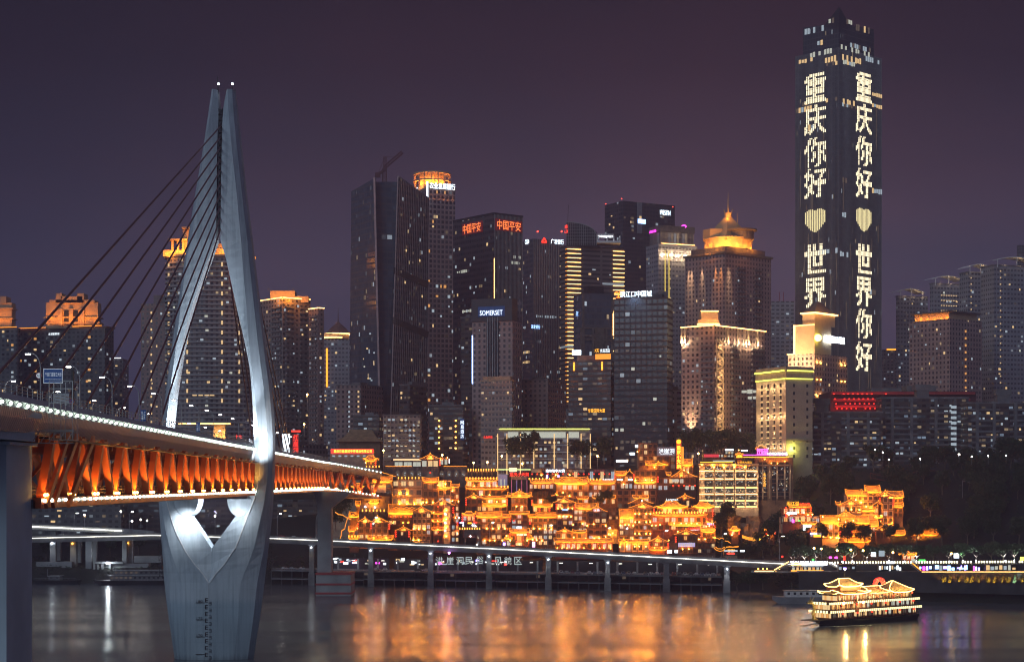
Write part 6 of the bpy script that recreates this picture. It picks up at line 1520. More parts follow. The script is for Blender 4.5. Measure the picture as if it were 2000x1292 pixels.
# ---- zone B, the middle
h = H('B', 976, 'terrace block with two rows of parapet lanterns left of the lift tower').body(55, 372, 445, 535, 'plasterb', 9, 5, 1, .8, 'winw wing winc').slope(45, 372, 438, 462, 0, .8).row(75, 360, 346, 12, 1.3, .5).row(62, 362, 430, 11).lamps([(58, 510), (135, 512), (212, 512), (290, 512), (362, 515)], 'bulb', 0, 150)
h.body(62, 368, 352, 440, 'stone', 6, 6, 1, .3, dy=4)
h = H('B', 968, 'timbered gallery block with ledge roof and glowing niches').body(50, 478, 536, 625, 'timber', 9, 7, 1, .35).slope(50, 480, 522, 542, -.3, .8).row(408, 475, 516, 3).lamps([(213, 600), (290, 600)], 'bulb', 0, 200)
h = H('B', 962, 'brick-red block with second ledge roof and amber niche lamps').body(60, 470, 632, 770, 'plasterb', 9, 6, 2, .3).slope(205, 470, 616, 634, -.4, .8).lamps([(214, 668), (288, 668), (362, 668), (440, 664)], 'bulb', 0, 220).slope(200, 470, 690, 718, -.8, .9)
h = H('B', 958, 'brown gabled house with red lantern string left of the centre').body(50, 215, 634, 770, 'timber', 8, 3, 2, .25).gable(42, 131, 222, 590, 636, light=.7).lanterns(54, 650, 3)
h = H('B', 940, 'small temple with neon-lit front above the grey arch', 'temple', 'building').body(20, 150, 800, 935, 'timberr', 7, 3, 2, .8, 'wino winw winc').hip(12, 148, 765, 800, 6, -.5).row(-10, 190, 938, 9).lanterns(16, 800, 4).lanterns(135, 800, 4)
h.glowbox(70, 110, 875, 890, E_['redyel'], 'sign_panel', -.4).glowbox(130, 165, 870, 882, E_['red'], 'sign_panel', -.4).glowbox(-10, 30, 870, 885, E_['violet'], 'sign_panel', -.4).lamps([(-20, 830), (120, 905), (150, 912), (25, 905)], 'cool', -.3, 0)
h = H('B', 938, 'grey stone arch gate with dark opening on the road', 'stone_arch', 'gate', 15)
Ya = 938; x0, x1, z0, z1 = h.x(35), h.x(205), h.z(1112), h.z(948); xm = h.x(118); r = h.x(190) - xm
h.root = thing('stone_arch', h.label, 'gate', (xm, Ya + 3, z0)); mb = MB(); zs_ = h.z(1060)
ar = [(xm + r * math.cos(a), zs_ + r * .95 * math.sin(a)) for a in (math.pi * k / 12 for k in range(13))]; outr = [(x1, zs_)] + [(x1 + (x0 - x1) * k / 11, z1) for k in range(12)]
outr = [(x1, zs_)] + [(x1 + (x0 - x1) * (k - 1) / 10, z1) for k in range(1, 12)] + [(x0, zs_)]
for a, b, c, d in zip(ar, ar[1:], outr[1:], outr): mb.face([(d[0], Ya, d[1]), (c[0], Ya, c[1]), (b[0], Ya, b[1]), (a[0], Ya, a[1])]); mb.face([(a[0], Ya, a[1]), (b[0], Ya, b[1]), (b[0], Ya + 6, b[1]), (a[0], Ya + 6, a[1])])
mb.bx(x0, xm - r, Ya, Ya + 6, z0 - 1, zs_); mb.bx(xm + r, x1, Ya, Ya + 6, z0 - 1, zs_); mb.face([(x0, Ya, z1), (x1, Ya, z1), (x1, Ya + 6, z1), (x0, Ya + 6, z1)]); mb.build('arch', M_['stone'], h.root); h.lamps([(97, 1015), (165, 1100)], 'cool', 2, 0)
h = H('B', 972, 'grey lift tower with dark glass and red lettering on top').body(508, 672, 408, 640, 'concd', 8, 1, 1, 0, frame=False, ww=.02)
for zx in (538, 590, 640): h.glowbox(zx - 20, zx + 20, 445, 600, M_['glassd'], 'glass_panel', 0, .08)
for zx, m in ((513, 'pink'), (565, 'violet'), (615, 'red'), (668, 'pink')): h.glowbox(zx - 2, zx + 2, 450, 590, glow('thin_neon', (1, .15, .4) if m != 'violet' else (.4, .3, 1), .8), 'neon_tube', 0, .25)
h.sign('重庆小天鹅', 590, 390, 10.5, 2.1, E_['red']); h.glowbox(375, 705, 338, 348, glow('lime_beam', (.8, 1, .35), 1.6), 'light_beam', -.2); h.glowbox(490, 565, 325, 360, E_['gold'], 'lit_frame', -.1, .1)
h.glowbox(378, 470, 390, 520, glow('violet_screen', (.45, .45, .8), .35), 'lit_panel', 2, .1); [h.glowbox(zx, zx + 12, 440, 500, E_['wing'], 'light_column', 1.8, .2) for zx in (400, 435)]
h = H('B', 948, 'central gate tower house with large flared gable roof and two lower tiers').body(510, 672, 622, 780, 'plasterb', 9, 4, 2, .3, railing=True).gable(456, 592, 724, 552, 622, 10, light=.8).slope(470, 712, 590, 622, -.4, .9, 1.2, .9, 'lower_roof', False)
h.body(508, 675, 790, 950, 'timberr', 9, 3, 3, .45, dy=-.6).slope(486, 694, 776, 790, -1, .9, 1, .5, 'waist_roof', False).lamps([(562, 714), (620, 714), (625, 950)], 'bulb', -.2, 230).lanterns(466, 650, 3).lanterns(717, 655, 3).lanterns(535, 860, 1)
h.glowbox(562, 615, 915, 942, E_['wsign'], 'shop_sign', -1)
h = H('B', 938, 'entrance gate with low tiled roof, green-white sign and glowing doorway').body(490, 690, 985, 1125, 'timberr', 6, 3, 1, .3).slope(490, 694, 950, 980, -.6, 1.2).hip(440, 520, 1005, 1048, 4, -1.4, 1.2).hip(660, 735, 1005, 1048, 4, -1.4, 1.2)
h.sign('洪崖洞', 612, 1000, 5.2, 1.0, glow('mint_letters', (.6, 1, .7), 3.5), -.5); h.glowbox(555, 620, 1080, 1110, E_['winw'], 'doorway', -.3, .1).glowbox(558, 618, 1064, 1074, E_['red'], 'door_sign', -.4).lamps([(460, 1010), (590, 1095), (725, 1050), (500, 1058), (670, 1058)], 'bulb', -1, 140).lanterns(497, 990, 3).lanterns(683, 990, 3)
h.glowbox(720, 750, 1070, 1125, glow('pink_board', (1, .5, .85), 3.2), 'light_board', -.5).glowbox(425, 450, 1078, 1110, E_['violet'], 'shopfront').glowbox(465, 500, 1078, 1112, E_['wing'], 'shopfront')
h = H('B', 953, 'long left wing with broad tiled roof and rows of lamps').body(160, 508, 826, 1105, 'plasterb', 9, 7, 5, .35, 'winw wing winw windim').slope(143, 415, 780, 822).slope(410, 506, 800, 824, -.4).lamps([(262, 938), (322, 938), (382, 938), (445, 938)], 'bulb', 0, 210).lamps([(242, 1058), (292, 1058), (342, 1058), (420, 1058)], 'bulb', 0, 150).lanterns(492, 840, 2)
h = H('B', 955, 'long right wing with broad tiled roof, lamp row and lit shops').body(678, 978, 826, 1110, 'plasterb', 9, 6, 5, .42, 'winw wing winw winc').slope(680, 770, 800, 826, -.3).slope(758, 976, 785, 824).lamps([(735, 938), (795, 938), (852, 942), (912, 942)], 'bulb', 0, 210).lamps([(672, 1058), (765, 1052), (820, 1060)], 'bulb', 0, 150).lanterns(700, 845, 3)
h = H('B', 966, 'dark middle terrace with tiled roof band above the right wing').body(725, 930, 545, 780, 'timber', 9, 4, 3, .15).slope(725, 928, 676, 720, -.6).slope(700, 935, 450, 480, .2).row(690, 930, 436, 8).lamps([(813, 665)], 'bulb', -.4, 300).lanterns(795, 735, 3).lanterns(895, 735, 2); h.body(690, 935, 482, 545, 'timber', 8, 6, 1, 1, 'winw wing wino winc')
h = H('B', 975, 'long tea house with two dormers in its tiled roof').body(965, 1290, 488, 690, 'plasterb', 9, 6, 3, .35, 'winc windim winw').slope(936, 1286, 428, 488, 0, 1.2, dormers=(1022, 1200)).lamps([(968, 600), (1032, 575), (1098, 610)], 'bulb', 0, 260)
h = H('B', 976, 'row of lit restaurants under a narrow tiled roof right of the tea house').body(1290, 1560, 488, 700, 'timber', 9, 6, 3, .5, 'winc winw wing windim').slope(1290, 1560, 455, 486).row(1310, 1405, 442, 4); h.sign('洪崖洞民俗', 1485, 442, 6, .9, E_['wsign'], .2)
h.slope(1170, 1290, 620, 642, -.6, .9).slope(1325, 1555, 615, 638, -.6, .9)
h = H('B', 952, 'steep gabled house with white sign and four glowing brackets').body(968, 1135, 678, 965, 'plasterb', 9, 3, 5, .25, railing=True).gable(930, 1046, 1162, 628, 680).lanterns(965, 695, 3).lanterns(1152, 700, 3).lamps([(992, 815), (1032, 815), (1072, 815), (1112, 818), (1135, 900), (980, 735), (1020, 735), (1085, 735), (1125, 735)], 'bulb', 0, 150)
h.sign('洪崖', 1052, 748, 3.2, .9, E_['bsign']).gable(912, 955, 990, 595, 612, 3, -.6, wall=False, light=0)
h = H('B', 950, 'tile-roofed house with greenish windows between two gables').body(1140, 1272, 742, 1045, 'plasterb', 9, 3, 5, .35, 'wing wing winw').slope(1160, 1388, 695, 740, 0, 1.1).lamps([(1228, 890), (1140, 1035)], 'bulb', 0, 220)
h.glowbox(1148, 1258, 755, 772, glow('greenish_windows', (.45, .9, .4), .7), 'window_band', 0, .1)
h = H('B', 944, 'tall narrow gabled house with blue-white sign under its eaves').body(1282, 1476, 772, 1060, 'plasterb', 9, 3, 5, .2, railing=True).gable(1264, 1370, 1482, 708, 774, light=.6).lamps([(1275, 908), (1342, 892), (1462, 910), (1345, 1035), (1395, 1035), (1462, 1020)], 'bulb', 0, 210).sign('江景', 1370, 752, 3.2, .9, E_['bsign'])
h = H('B', 941, 'low gabled house with tiled side roof left of the arcade').body(960, 1275, 975, 1055, 'plasterb', 8, 6, 1, .4).gable(962, 1050, 1135, 938, 976, 6, light=1).slope(1128, 1272, 962, 978, -.2, .9).lamps([(978, 1045), (1022, 1045), (1072, 1045), (1140, 1028), (1195, 1045), (1258, 1040)], 'bulb', 0, 140)
h = H('B', 938, 'long low arcade with tiled roof and red lanterns on the road').body(955, 1530, 1078, 1150, 'timberr', 7, 11, 1, .55, 'winw winc wing').slope(940, 1535, 1048, 1076, 0, 1.0); [h.lanterns(978 + 58 * k, 1090, 1) for k in range(10)]; h.lamps([(975, 1135), (1022, 1135), (1070, 1135), (1118, 1135), (1180, 1138), (1242, 1135), (1335, 1138), (1400, 1135), (1445, 1135), (1512, 1138)], 'bulbs', 0, 90)
h = H('B', 1000, 'dark shop row on the top street with white and red sign boards').body(705, 1560, 335, 470, 'stone', 8, 16, 1, .3, 'winw winc wino windim').glowbox(712, 805, 338, 372, glow('tan_board', (.6, .35, .2), .35), 'sign_board').sign('渝味晓宇火锅', 952, 355, 10.5, 1.7, E_['wbright']).sign('贵州酸汤鱼', 1175, 357, 8.5, 1.5, glow('dull_letters', (.8, .6, .5), .35)).sign('重庆火锅', 1400, 357, 6, 1.4, glow('dull_red_letters', (.8, .1, .12), .5))
for k in range(16): h.lanterns(720 + 52 * k, 388, 1)
h.lamps([(812, 400), (958, 400), (1100, 398)], 'bulb', -1, 260); h.glowbox(862, 880, 398, 430, E_['violet'], 'light_panel', -.3).glowbox(975, 995, 400, 425, E_['violet'], 'light_panel', -.3)
h = H('C', 955, 'bulging warm stone tower with little round holes between two gabled groups', 'stone_tower', 'tower').body(150, 248, 720, 850, 'timber', 7, 3, 3, .4).lamps([(190, 985), (150, 995), (165, 1000)], 'bulb', -2, 420)
mb = MB(); c = (h.x(195), h.Y + 5); mb.loft([[(c[0] + r * math.cos(a), c[1] + r * .8 * math.sin(a), h.z(zz)) for a in (2 * math.pi * k / 24 for k in range(24))] for r, zz in ((6.2, 1090), (5.8, 980), (5.2, 900), (4.9, 850))]); mb.build('stone_drum', M_['plaster'], h.root)
for zx, zy in ((180, 905), (218, 905), (212, 935)): mb = MB(); mb.ball((h.x(zx), h.Y + .9, h.z(zy)), .5, 8, 5); mb.build('round_hole', M_['dark'], h.root)
# ---- zone C, the right
h = H('C', 985, 'brown roof house with dark water tanks under the white 洪崖洞 board').body(452, 640, 78, 320, 'plasterb', 10, 4, 4, .35).slope(518, 748, 268, 300, -1).gable(575, 650, 748, 268, 302, 5, -1.4, wall=False, light=0).lamps([(648, 340), (612, 320)], 'bulb', -.5, 160).lanterns(727, 330, 2)
mb = MB(); mb.cyl((h.x(575), 990), 2.6, h.z(110), h.z(82), 14); mb.cyl((h.x(755), 990), 2.8, h.z(110), h.z(72), 14); mb.build('water_tank', M_['dark'], h.root)
h.lamps([(440, 165)], 'bulb', -.5, 200); h.glowbox(415, 445, 92, 122, E_['wsign'], 'light_board', 3).glowbox(362, 412, 172, 195, E_['wbright'], 'light_board', 3).glowbox(225, 340, 245, 268, E_['wbright'], 'light_board', 3)
h = H('C', 983, 'dark timber house carrying the big white 洪崖洞 HONGYA CAVE board').body(640, 828, 205, 345, 'timber', 8, 3, 2, .5, 'wing winc windim')
h.glowbox(636, 822, 118, 206, glow('violet_grey_board', (.30, .24, .30), .45), 'sign_board', -.3); h.sign('洪崖洞', 732, 155, 8.6, 2.5, E_['wsign'], -.4).sign('HONGYA CAVE', 732, 188, 6.4, .6, E_['wsign'], -.4)
o = thing('vertical_sign', 'tall orange vertical neon sign with round emblem at the top of the quarter', 'neon sign', P(1326, 922, 980))
mb = MB(); mb.bx(PX(1321, 980), PX(1330.5, 980), 979.6, 980.6, PZ(916, 980), PZ(858, 980)); mb.build('board', glow('orange_board', (1, .10, .01), .9), o)
text('lettering', '重庆小天鹅', glow('yellow_letters', (1, .50, .03), 6), o, P(1325.7, 892, 979.4), 2.2, 12.6, 0, True)
mb = MB(); c = P(1325.7, 862, 979.3); mb.loft([[(c.x + 1.25 * math.cos(a), c.y + dz, c.z + 1.25 * math.sin(a)) for a in (2 * math.pi * k / 16 for k in range(16))] for dz in (-.1, .3)]); mb.build('emblem', E_['redyel'], o)
mb = MB(); mb.bx(PX(1331, 980), PX(1335.5, 980), 980, 983, PZ(915, 980), PZ(872, 980)); mb.build('lit_side', glow('amber_side', (1, .36, .03), 1.3), o)
h = H('C', 980, 'small terraced house with tiled roof right of the vertical neon sign').body(890, 1000, 302, 380, 'plasterb', 8, 3, 1, .5).slope(888, 998, 243, 302, 0, 1.1).lanterns(940, 325, 1)
h = H('C', 972, 'corner tea room with little roof and bright shop light left of the pilastered block').body(228, 392, 402, 545, 'timber', 8, 4, 2, .8, 'winc wing wino').slope(212, 330, 368, 400).gable(318, 362, 395, 350, 386, 4, -.5, wall=False, light=0).lanterns(212, 400, 2).lanterns(402, 395, 3).lamps([(275, 450), (300, 490)], 'bulb', -.3, 240); h.glowbox(345, 392, 436, 452, E_['wsign'], 'light_tube').glowbox(232, 290, 438, 450, E_['wsign'], 'light_tube')
h = H('C', 976, 'pilastered block with three tall amber uplights and tiled ledge').body(412, 628, 352, 480, 'plasterb', 9, 4, 2, .15).slope(405, 628, 458, 484, -.5).lamps([(420, 450), (522, 450), (585, 450)], 'bulb', -.2, 330)
h.body(400, 628, 486, 545, 'timber', 9, 6, 1, .9, 'winc wing winw', dy=-.4)
h = H('C', 970, 'broad brown house front with wide windows below the pilastered block').body(228, 628, 545, 740, 'plasterb', 10, 6, 3, .25, 'windim winw wing').slope(392, 555, 614, 634, -.5, .9).slope(150, 222, 616, 636, -.5, .9)
h = H('C', 965, 'great dark timber hall with glazed gable and row of red lanterns').body(642, 1022, 425, 560, 'timber', 10, 7, 2, .55, 'wing winc winw').gable(775, 886, 1046, 344, 422, 10, -.6, .5).slope(728, 780, 378, 400, 0, .9).lanterns(645, 420, 3); [h.lanterns(800 + 55 * k, 505, 1) for k in range(5)]
h.glowbox(790, 860, 440, 470, E_['wing'], 'lit_room', -.2, .1).lamps([(908, 352), (952, 372)], 'bulb', -1.2, 160)
h.body(640, 1030, 560, 705, 'timberr', 10, 6, 2, .2, dy=.4)
h = H('C', 958, 'little gabled house with white sign on its roof beside the great hall').body(845, 1010, 640, 725, 'timber', 7, 4, 1, .1).gable(836, 918, 1018, 596, 640, 6, light=.5).sign('Longmen', 790, 648, 6.2, 1.6, E_['wsign'], -1)
h = H('C', 948, 'tall double-gabled house with four rows of column uplights').body(412, 578, 735, 1065, 'plasterb', 9, 4, 6, .3, posts=4).gable(356, 488, 622, 678, 732, 9, light=1.2).gable(342, 462, 600, 628, 690, 5, 4, .4, wall=False)
h.lamps([(x, y) for y in (790, 872, 990) for x in (416, 458, 528, 570)], 'bulb', -.2, 170); h.glowbox(478, 490, 648, 668, E_['wsign'], 'light_panel', -1)
h = H('C', 950, 'house with steep tiled roof and bright round lamp left of the double gable').body(255, 405, 832, 1065, 'plasterb', 9, 3, 4, .55, 'winw wing windim').slope(258, 402, 748, 832, 0, 1.2, up=.2).lamps([(268, 905), (315, 900), (352, 900), (398, 908), (258, 1055), (300, 1050), (390, 1045)], 'bulb', 0, 140).lamps([(334, 935)], 'cool', -.3, 0)
h = H('C', 944, 'large restaurant with curled hip roof and lantern-lined terrace').body(582, 1150, 812, 960, 'timberr', 10, 9, 2, .45, 'winw wing windim winc').slope(578, 1148, 785, 808, -.4, 1.0).row(602, 1135, 775, 19)
h.body(640, 1150, 728, 790, 'timber', 7, 10, 1, .4, dy=3).hip(628, 950, 668, 730, 9, 2.5, 1.2).hip(1002, 1218, 664, 728, 8, 1.5, 1.2).slope(755, 1098, 886, 912, -1, .9, name='lower_roof').lanterns(606, 745, 2).lanterns(1198, 745, 4).lanterns(1138, 835, 3)
h.lamps([(585, 905), (626, 905), (668, 900), (810, 885), (880, 885), (932, 885), (985, 885), (1040, 888)], 'bulb', -1, 130); h.body(582, 860, 960, 1075, 'plasterb', 9, 5, 2, .5, dy=.3)
h = H('C', 938, 'timber gabled inn with violet-lit shopfront and neon name above').body(852, 1045, 1002, 1190, 'timber', 8, 4, 3, .3).gable(808, 928, 1046, 950, 1004, 7, light=.8).lanterns(826, 1025, 3).lamps([(895, 1145), (958, 1145), (845, 968)], 'bulb', -.4, 200).sign('小天鹅酒楼', 1005, 938, 7.2, 1.3, E_['red'], 2).sign('HOTPOT', 1022, 952, 4.6, .6, E_['wsign'], 2)
h.glowbox(850, 1020, 1080, 1122, glow('violet_shopfront', (.62, .5, 1), .9), 'shopfront', -.3, .1)
for k in range(8): h.glowbox(856 + 20 * k, 866 + 20 * k, 1084, 1118, E_['wing'], 'shop_window', -.42, .1)
h = H('C', 940, 'corner house with curled balcony roof at the right end of the quarter').body(1045, 1225, 975, 1190, 'plasterb', 8, 4, 4, .35, railing=True).slope(1078, 1225, 938, 976, 0, 1.2, up=1.0).hip(1132, 1240, 855, 880, 4, 2, 1.2).lanterns(1086, 990, 2).lanterns(1225, 905, 2).lamps([(1060, 1045), (1122, 1045), (1135, 915), (1165, 912), (1210, 1030), (1225, 1035)], 'bulb', -.2, 150).sign('观江', 1178, 893, 4, .9, E_['violet'])
h.body(1130, 1220, 770, 975, 'timberr', 6, 2, 3, .2, dy=3)
h = H('C', 939, 'low white-framed shop with tiled roof left of the low gable').body(258, 558, 1078, 1175, 'plaster', 7, 5, 1, .6, 'wing winc windim').slope(248, 562, 1055, 1078, 0, 1.0, up=.3).gable(252, 298, 345, 1048, 1078, 4, -.4, wall=False, light=0).lamps([(262, 1122), (330, 1118), (412, 1118), (456, 1118), (525, 1118)], 'bulb', -.2, 150)
h = H('C', 937, 'low house with wide bright gable on the road').body(556, 752, 1076, 1165, 'timberr', 7, 4, 2, .3).gable(546, 650, 758, 1022, 1076, 6, light=.8).slope(555, 740, 1135, 1158, -.4, 1.0).lanterns(560, 1090, 3).lanterns(750, 1090, 3).lamps([(612, 1130), (682, 1132), (755, 1055)], 'bulbs', -.4, 110)
h.glowbox(740, 785, 1155, 1185, E_['wbright'], 'light_board', -.5, .2).glowbox(815, 845, 1155, 1182, E_['wbright'], 'light_board', -.5, .2)
# gold-grid hotel
h = H('C', 985, 'stone hotel with a grid of golden light ledges right of the quarter', 'grid_hotel').body(1062, 1660, 290, 735, 'plaster', 12, 1, 1, 0, frame=False, ww=.01)
x0, x1 = 1118, 1540; cols = (1118, 1200, 1228, 1300, 1328, 1405, 1435, 1505, 1540)
for c in range(5):
    a, b = ((1118, 1198), (1226, 1300), (1328, 1405), (1435, 1512), (1540, 1640))[c]
    for r in range(6):
        ya = (308, 368, 452, 535, 600, 668)[r]; yb = (345, 425, 512, 580, 645, 708)[r]
        place('window', U_['glassd'], h.root, (h.x((a + b) / 2), h.Y, h.z((ya + yb) / 2)), 0, (h.x(b) - h.x(a), 1, h.z(ya) - h.z(yb)))
        for k in range(7): place('lit_pane', U_[random.choice(['winw', 'wing', 'windim', 'winc'])], h.root, (h.x(random.uniform(a + 6, b - 6)), h.Y - .08, h.z(random.uniform(ya + 5, yb - 5))), 0, (.5, 1, .45))
for r, y in enumerate((357, 439, 526, 591, 656, 718)): h.glowbox(1066, 1106, y - 4, y + 4, E_['gold'], 'light_ledge', 0, .5).glowbox(1112, 1205, y - 4, y + 4, E_['gold'], 'light_ledge', 0, .6).glowbox(1222, 1305, y - 4, y + 4, E_['gold'], 'light_ledge', 0, .6).glowbox(1324, 1408, y - 4, y + 4, E_['gold'], 'light_ledge', 0, .6).glowbox(1430, 1520, y - 4, y + 4, E_['gold'], 'light_ledge', 0, .6).glowbox(1534, 1646, y - 4, y + 4, E_['gold'], 'light_ledge', 0, .6)
for zx in (1212, 1312, 1416, 1520):
    h.lamps([(zx, 318)], 'bulb', -.4, 300); h.glowbox(zx - 6, zx + 6, 345, 715, M_['dark'], 'pier_strip', 0, .35)
h.glowbox(1050, 1664, 284, 296, M_['plaster'], 'cornice', -.8, .8); h.glowbox(1072, 1400, 266, 274, E_['redyel'], 'roof_sign_strip', -.2).glowbox(1200, 1420, 250, 262, E_['wing'], 'lit_attic', 1)
for zx in (1110, 1210, 1312, 1416, 1520, 1630): [lamp('POINT', (h.x(zx), h.Y - 3, h.z(zy)), 420, (1, .62, .30), .3, name='facade_floodlight') for zy in (395, 560, 690)]
h.sign('重庆火锅', 1462, 320, 3.2, .8, E_['red'], -.3); h.sign('小洞天大酒店', 1520, 270, 8.0, 1.2, E_['redyel'], -.3)
for s in (0, .25, .5, .75): h.lamps([(1090 + 430 * s, 300)], 'bulbs', -1.0, 200)
h = H('D', 990, 'right wing of the grid hotel with tall pilasters and purple-lit roof terrace', 'grid_hotel').body(395, 742, 165, 740, 'plasterb', 12, 1, 1, 0, frame=False, ww=.01)
for a, b in ((405, 440), (450, 490), (535, 575), (592, 650), (668, 698)):
    for r in range(9): place('window', U_['glassd'], h.root, (h.x((a + b) / 2), h.Y, h.z(225 + r * 42)), 0, (h.x(b) - h.x(a), 1, 1.9))
    for k in range(14): place('lit_pane', U_[random.choice(['winw', 'wing', 'windim', 'winc'])], h.root, (h.x(random.uniform(a + 3, b - 3)), h.Y - .08, h.z(random.uniform(250, 500))), 0, (.5, 1, .45))
for zx in (445, 512, 585, 658, 712): h.glowbox(zx - 7, zx + 7, 240, 560, M_['plaster'], 'pilaster', 0, .6); lamp('SPOT', (h.x(zx), h.Y - 2, h.z(242)), 900, WARM, .2, (h.x(zx), h.Y - .5, h.z(420)), 50, 1, 'facade_floodlight')
h.glowbox(392, 720, 232, 242, M_['plaster'], 'cornice', -.6, .8).glowbox(258, 700, 155, 164, E_['ledlow'], 'roof_edge_light', -.4); h.lamps([(465, 180), (590, 220), (530, 218), (660, 200)], 'bulbs', -.6, 120)
h.sign('麻辣空间', 463, 380, 1.2, 8, E_['redyel'], -.2, None, True)
h = H('D', 996, 'roof-top stage pavilion in magenta neon with long white sign', 'rooftop_pavilion', 'pavilion').body(390, 500, 95, 150, 'timber', 5, 3, 1, .5, 'winc').hip(385, 478, 50, 82, 5, 0, 0); 
for zx in (395, 415, 440, 465, 490): h.glowbox(zx - 3, zx + 3, 78, 140, E_['pink'], 'neon_tube', -.3)
for zy in (80, 100, 130): h.glowbox(390, 498, zy, zy + 4, E_['pink'], 'neon_tube', -.4)
h.sign('HONGYADONG', 590, 126, 11, 1.5, E_['wbright'], -.3).glowbox(260, 680, 136, 141, E_['pink'], 'neon_tube', -.5)
h = H('D', 996, 'little golden temple stall with round emblem on the hotel roof', 'rooftop_shrine', 'shrine').body(195, 245, 135, 172, 'timberr', 4, 2, 1, 1, 'wino').hip(186, 256, 118, 140, 4, -.2, 1.5).lamps([(213, 92)], 'bulb', 0, 100); h.glowbox(190, 248, 150, 165, E_['redyel'], 'sign_panel', -.3)
h = H('D', 1002, 'row of white lit stalls on the top street above the grid hotel', 'market_stall', 'stall').body(-130, 165, 128, 165, 'plasterb', 5, 9, 1, .9, 'winc wing wino').glowbox(80, 162, 82, 98, E_['wsign'], 'sign_panel').glowbox(235, 300, 90, 102, E_['wsign'], 'sign_panel').glowbox(-125, 20, 132, 160, glow('red_front', (1, .05, .08), .9), 'shopfront'); h.body(80, 165, 98, 140, 'timber', 4, 3, 1, 1, 'winw wing')
# ---- zone D, the cluster on the right
h = H('D', 905, 'upper left house of the right-hand cluster with long tiled roofs').body(1265, 1568, 530, 705, 'plaster', 9, 6, 3, .15, 'winw windim').slope(1252, 1418, 485, 532, 0, 1.2).slope(1405, 1470, 498, 540, -.6, 1.1).lamps([(1350, 575), (1400, 600), (1450, 640), (1500, 660)], 'bulb', 0, 260).slope(1390, 1545, 665, 686, -1.2, 1.1)
h = H('D', 910, 'topmost roofed pavilion of the right-hand cluster').body(1452, 1580, 502, 600, 'plasterb', 7, 4, 2, .2).slope(1440, 1592, 446, 502, 0, 1.2).slope(1450, 1560, 556, 568, -.5, 1)
h = H('D', 902, 'tall tower house with gabled top and one dazzling corner uplight').body(1612, 1715, 542, 870, 'plaster', 8, 2, 5, .15, ww=.55).gable(1558, 1636, 1728, 488, 544, 8, light=1.0).lanterns(1582, 560, 3).lanterns(1716, 560, 4).lamps([(1698, 820), (1698, 842)], 'bulb', -.3, 500).lamps([(1595, 725), (1545, 738), (1590, 780)], 'bulb', 0, 200).gable(1520, 1570, 1612, 588, 622, 4, -.3, wall=False, light=0).slope(1525, 1612, 738, 750, -1, 1.0).lanterns(1591, 775, 1)
h = H('D', 905, 'right flank house with two tiled roofs on stilts in the right-hand cluster').body(1716, 1806, 556, 745, 'plasterb', 8, 2, 4, .15, 'winc windim').slope(1664, 1816, 500, 556, 0, 1.2).slope(1710, 1816, 615, 646, -.6, 1.2)
mb = MB(); [mb.bar((h.x(zx), h.Y + dy_, h.z(745)), (h.x(zx), h.Y + dy_, h.z(890)), .4) for zx in (1722, 1770, 1800) for dy_ in (.5, 5)]; mb.build('stilt', M_['timber'], h.root)
h = H('D', 900, 'left gabled house high in the right-hand cluster').body(1195, 1405, 628, 705, 'plaster', 8, 4, 1, .1).gable(1184, 1302, 1416, 567, 628, 8, light=.7).slope(1155, 1205, 604, 618, .5, .8).lamps([(1308, 668), (1385, 672)], 'bulb', -.2, 280)
h = H('D', 896, 'front left house of the right-hand cluster with bright roof corner lamps').body(1025, 1185, 802, 945, 'plaster', 8, 3, 2, .05, ww=.6).slope(1012, 1188, 735, 800, 0, 1.3, up=.3).gable(1155, 1252, 1350, 682, 738, 6, .3, .5).lamps([(1028, 738), (1183, 762)], 'node', -1.4, 220).lamps([(1035, 930), (1105, 940), (1165, 942), (1185, 945)], 'bulb', -.2, 260)
h = H('D', 897, 'front middle house of the right-hand cluster with diamond ornaments').body(1180, 1480, 808, 950, 'plasterb', 8, 6, 2, .15).slope(1344, 1484, 738, 802, -.2, 1.3, up=.3).slope(1168, 1345, 803, 832, -.6, 1.1).lanterns(1200, 885, 2).lanterns(1308, 880, 2).lamps([(1250, 790), (1325, 775), (1332, 935)], 'bulb', 0, 260).slope(1238, 1495, 938, 985, -2.5, 1.1)
h = H('D', 898, 'stepped tiled roof house right of the front middle house').body(1480, 1570, 832, 940, 'timber', 7, 3, 2, .15).slope(1464, 1572, 775, 832, 0, 1.2).lanterns(1548, 890, 2)
h = H('D', 894, 'dark gate house with bright gable at the right of the cluster').body(1552, 1688, 872, 965, 'timber', 7, 4, 1, .1).gable(1534, 1615, 1702, 824, 872, 6, light=.4).slope(1680, 1832, 880, 918, .5, 1.1)
for i, (a, b, lb) in enumerate(((1905, 2005, 'low tiled roof among the trees right of the cluster'), (2000, 2150, 'farther long tiled roof among the dark trees right of the cluster'))):
    h = H('D', 890, lb).body(a + 8, b - 8, 918, 960, 'plasterb', 6, 3, 1, .1).slope(a, b, 878 if i == 0 else 872, 918, 0, 1.1)
h = H('D', 892, 'roadside restaurant with red and yellow neon name on its roof', 'restaurant').body(640, 920, 645, 800, 'timberr', 9, 5, 2, .7, 'winw wing wino winc').slope(700, 915, 632, 644, -.5, 1.0, up=.2).lanterns(672, 650, 5).lanterns(912, 650, 5).lamps([(792, 695), (845, 700), (885, 720), (700, 720), (928, 715)], 'bulb', -.2, 160)
h.sign('闹江湖', 738, 610, 6.0, 2.2, E_['redyel']).sign('山城火锅', 852, 613, 5.2, 1.3, E_['red']); h.glowbox(680, 775, 693, 712, E_['wbright'], 'sign_panel', -.3).glowbox(730, 750, 765, 795, E_['pink'], 'sign_panel', -.3).glowbox(790, 810, 768, 782, E_['green'], 'sign_panel', -.3)
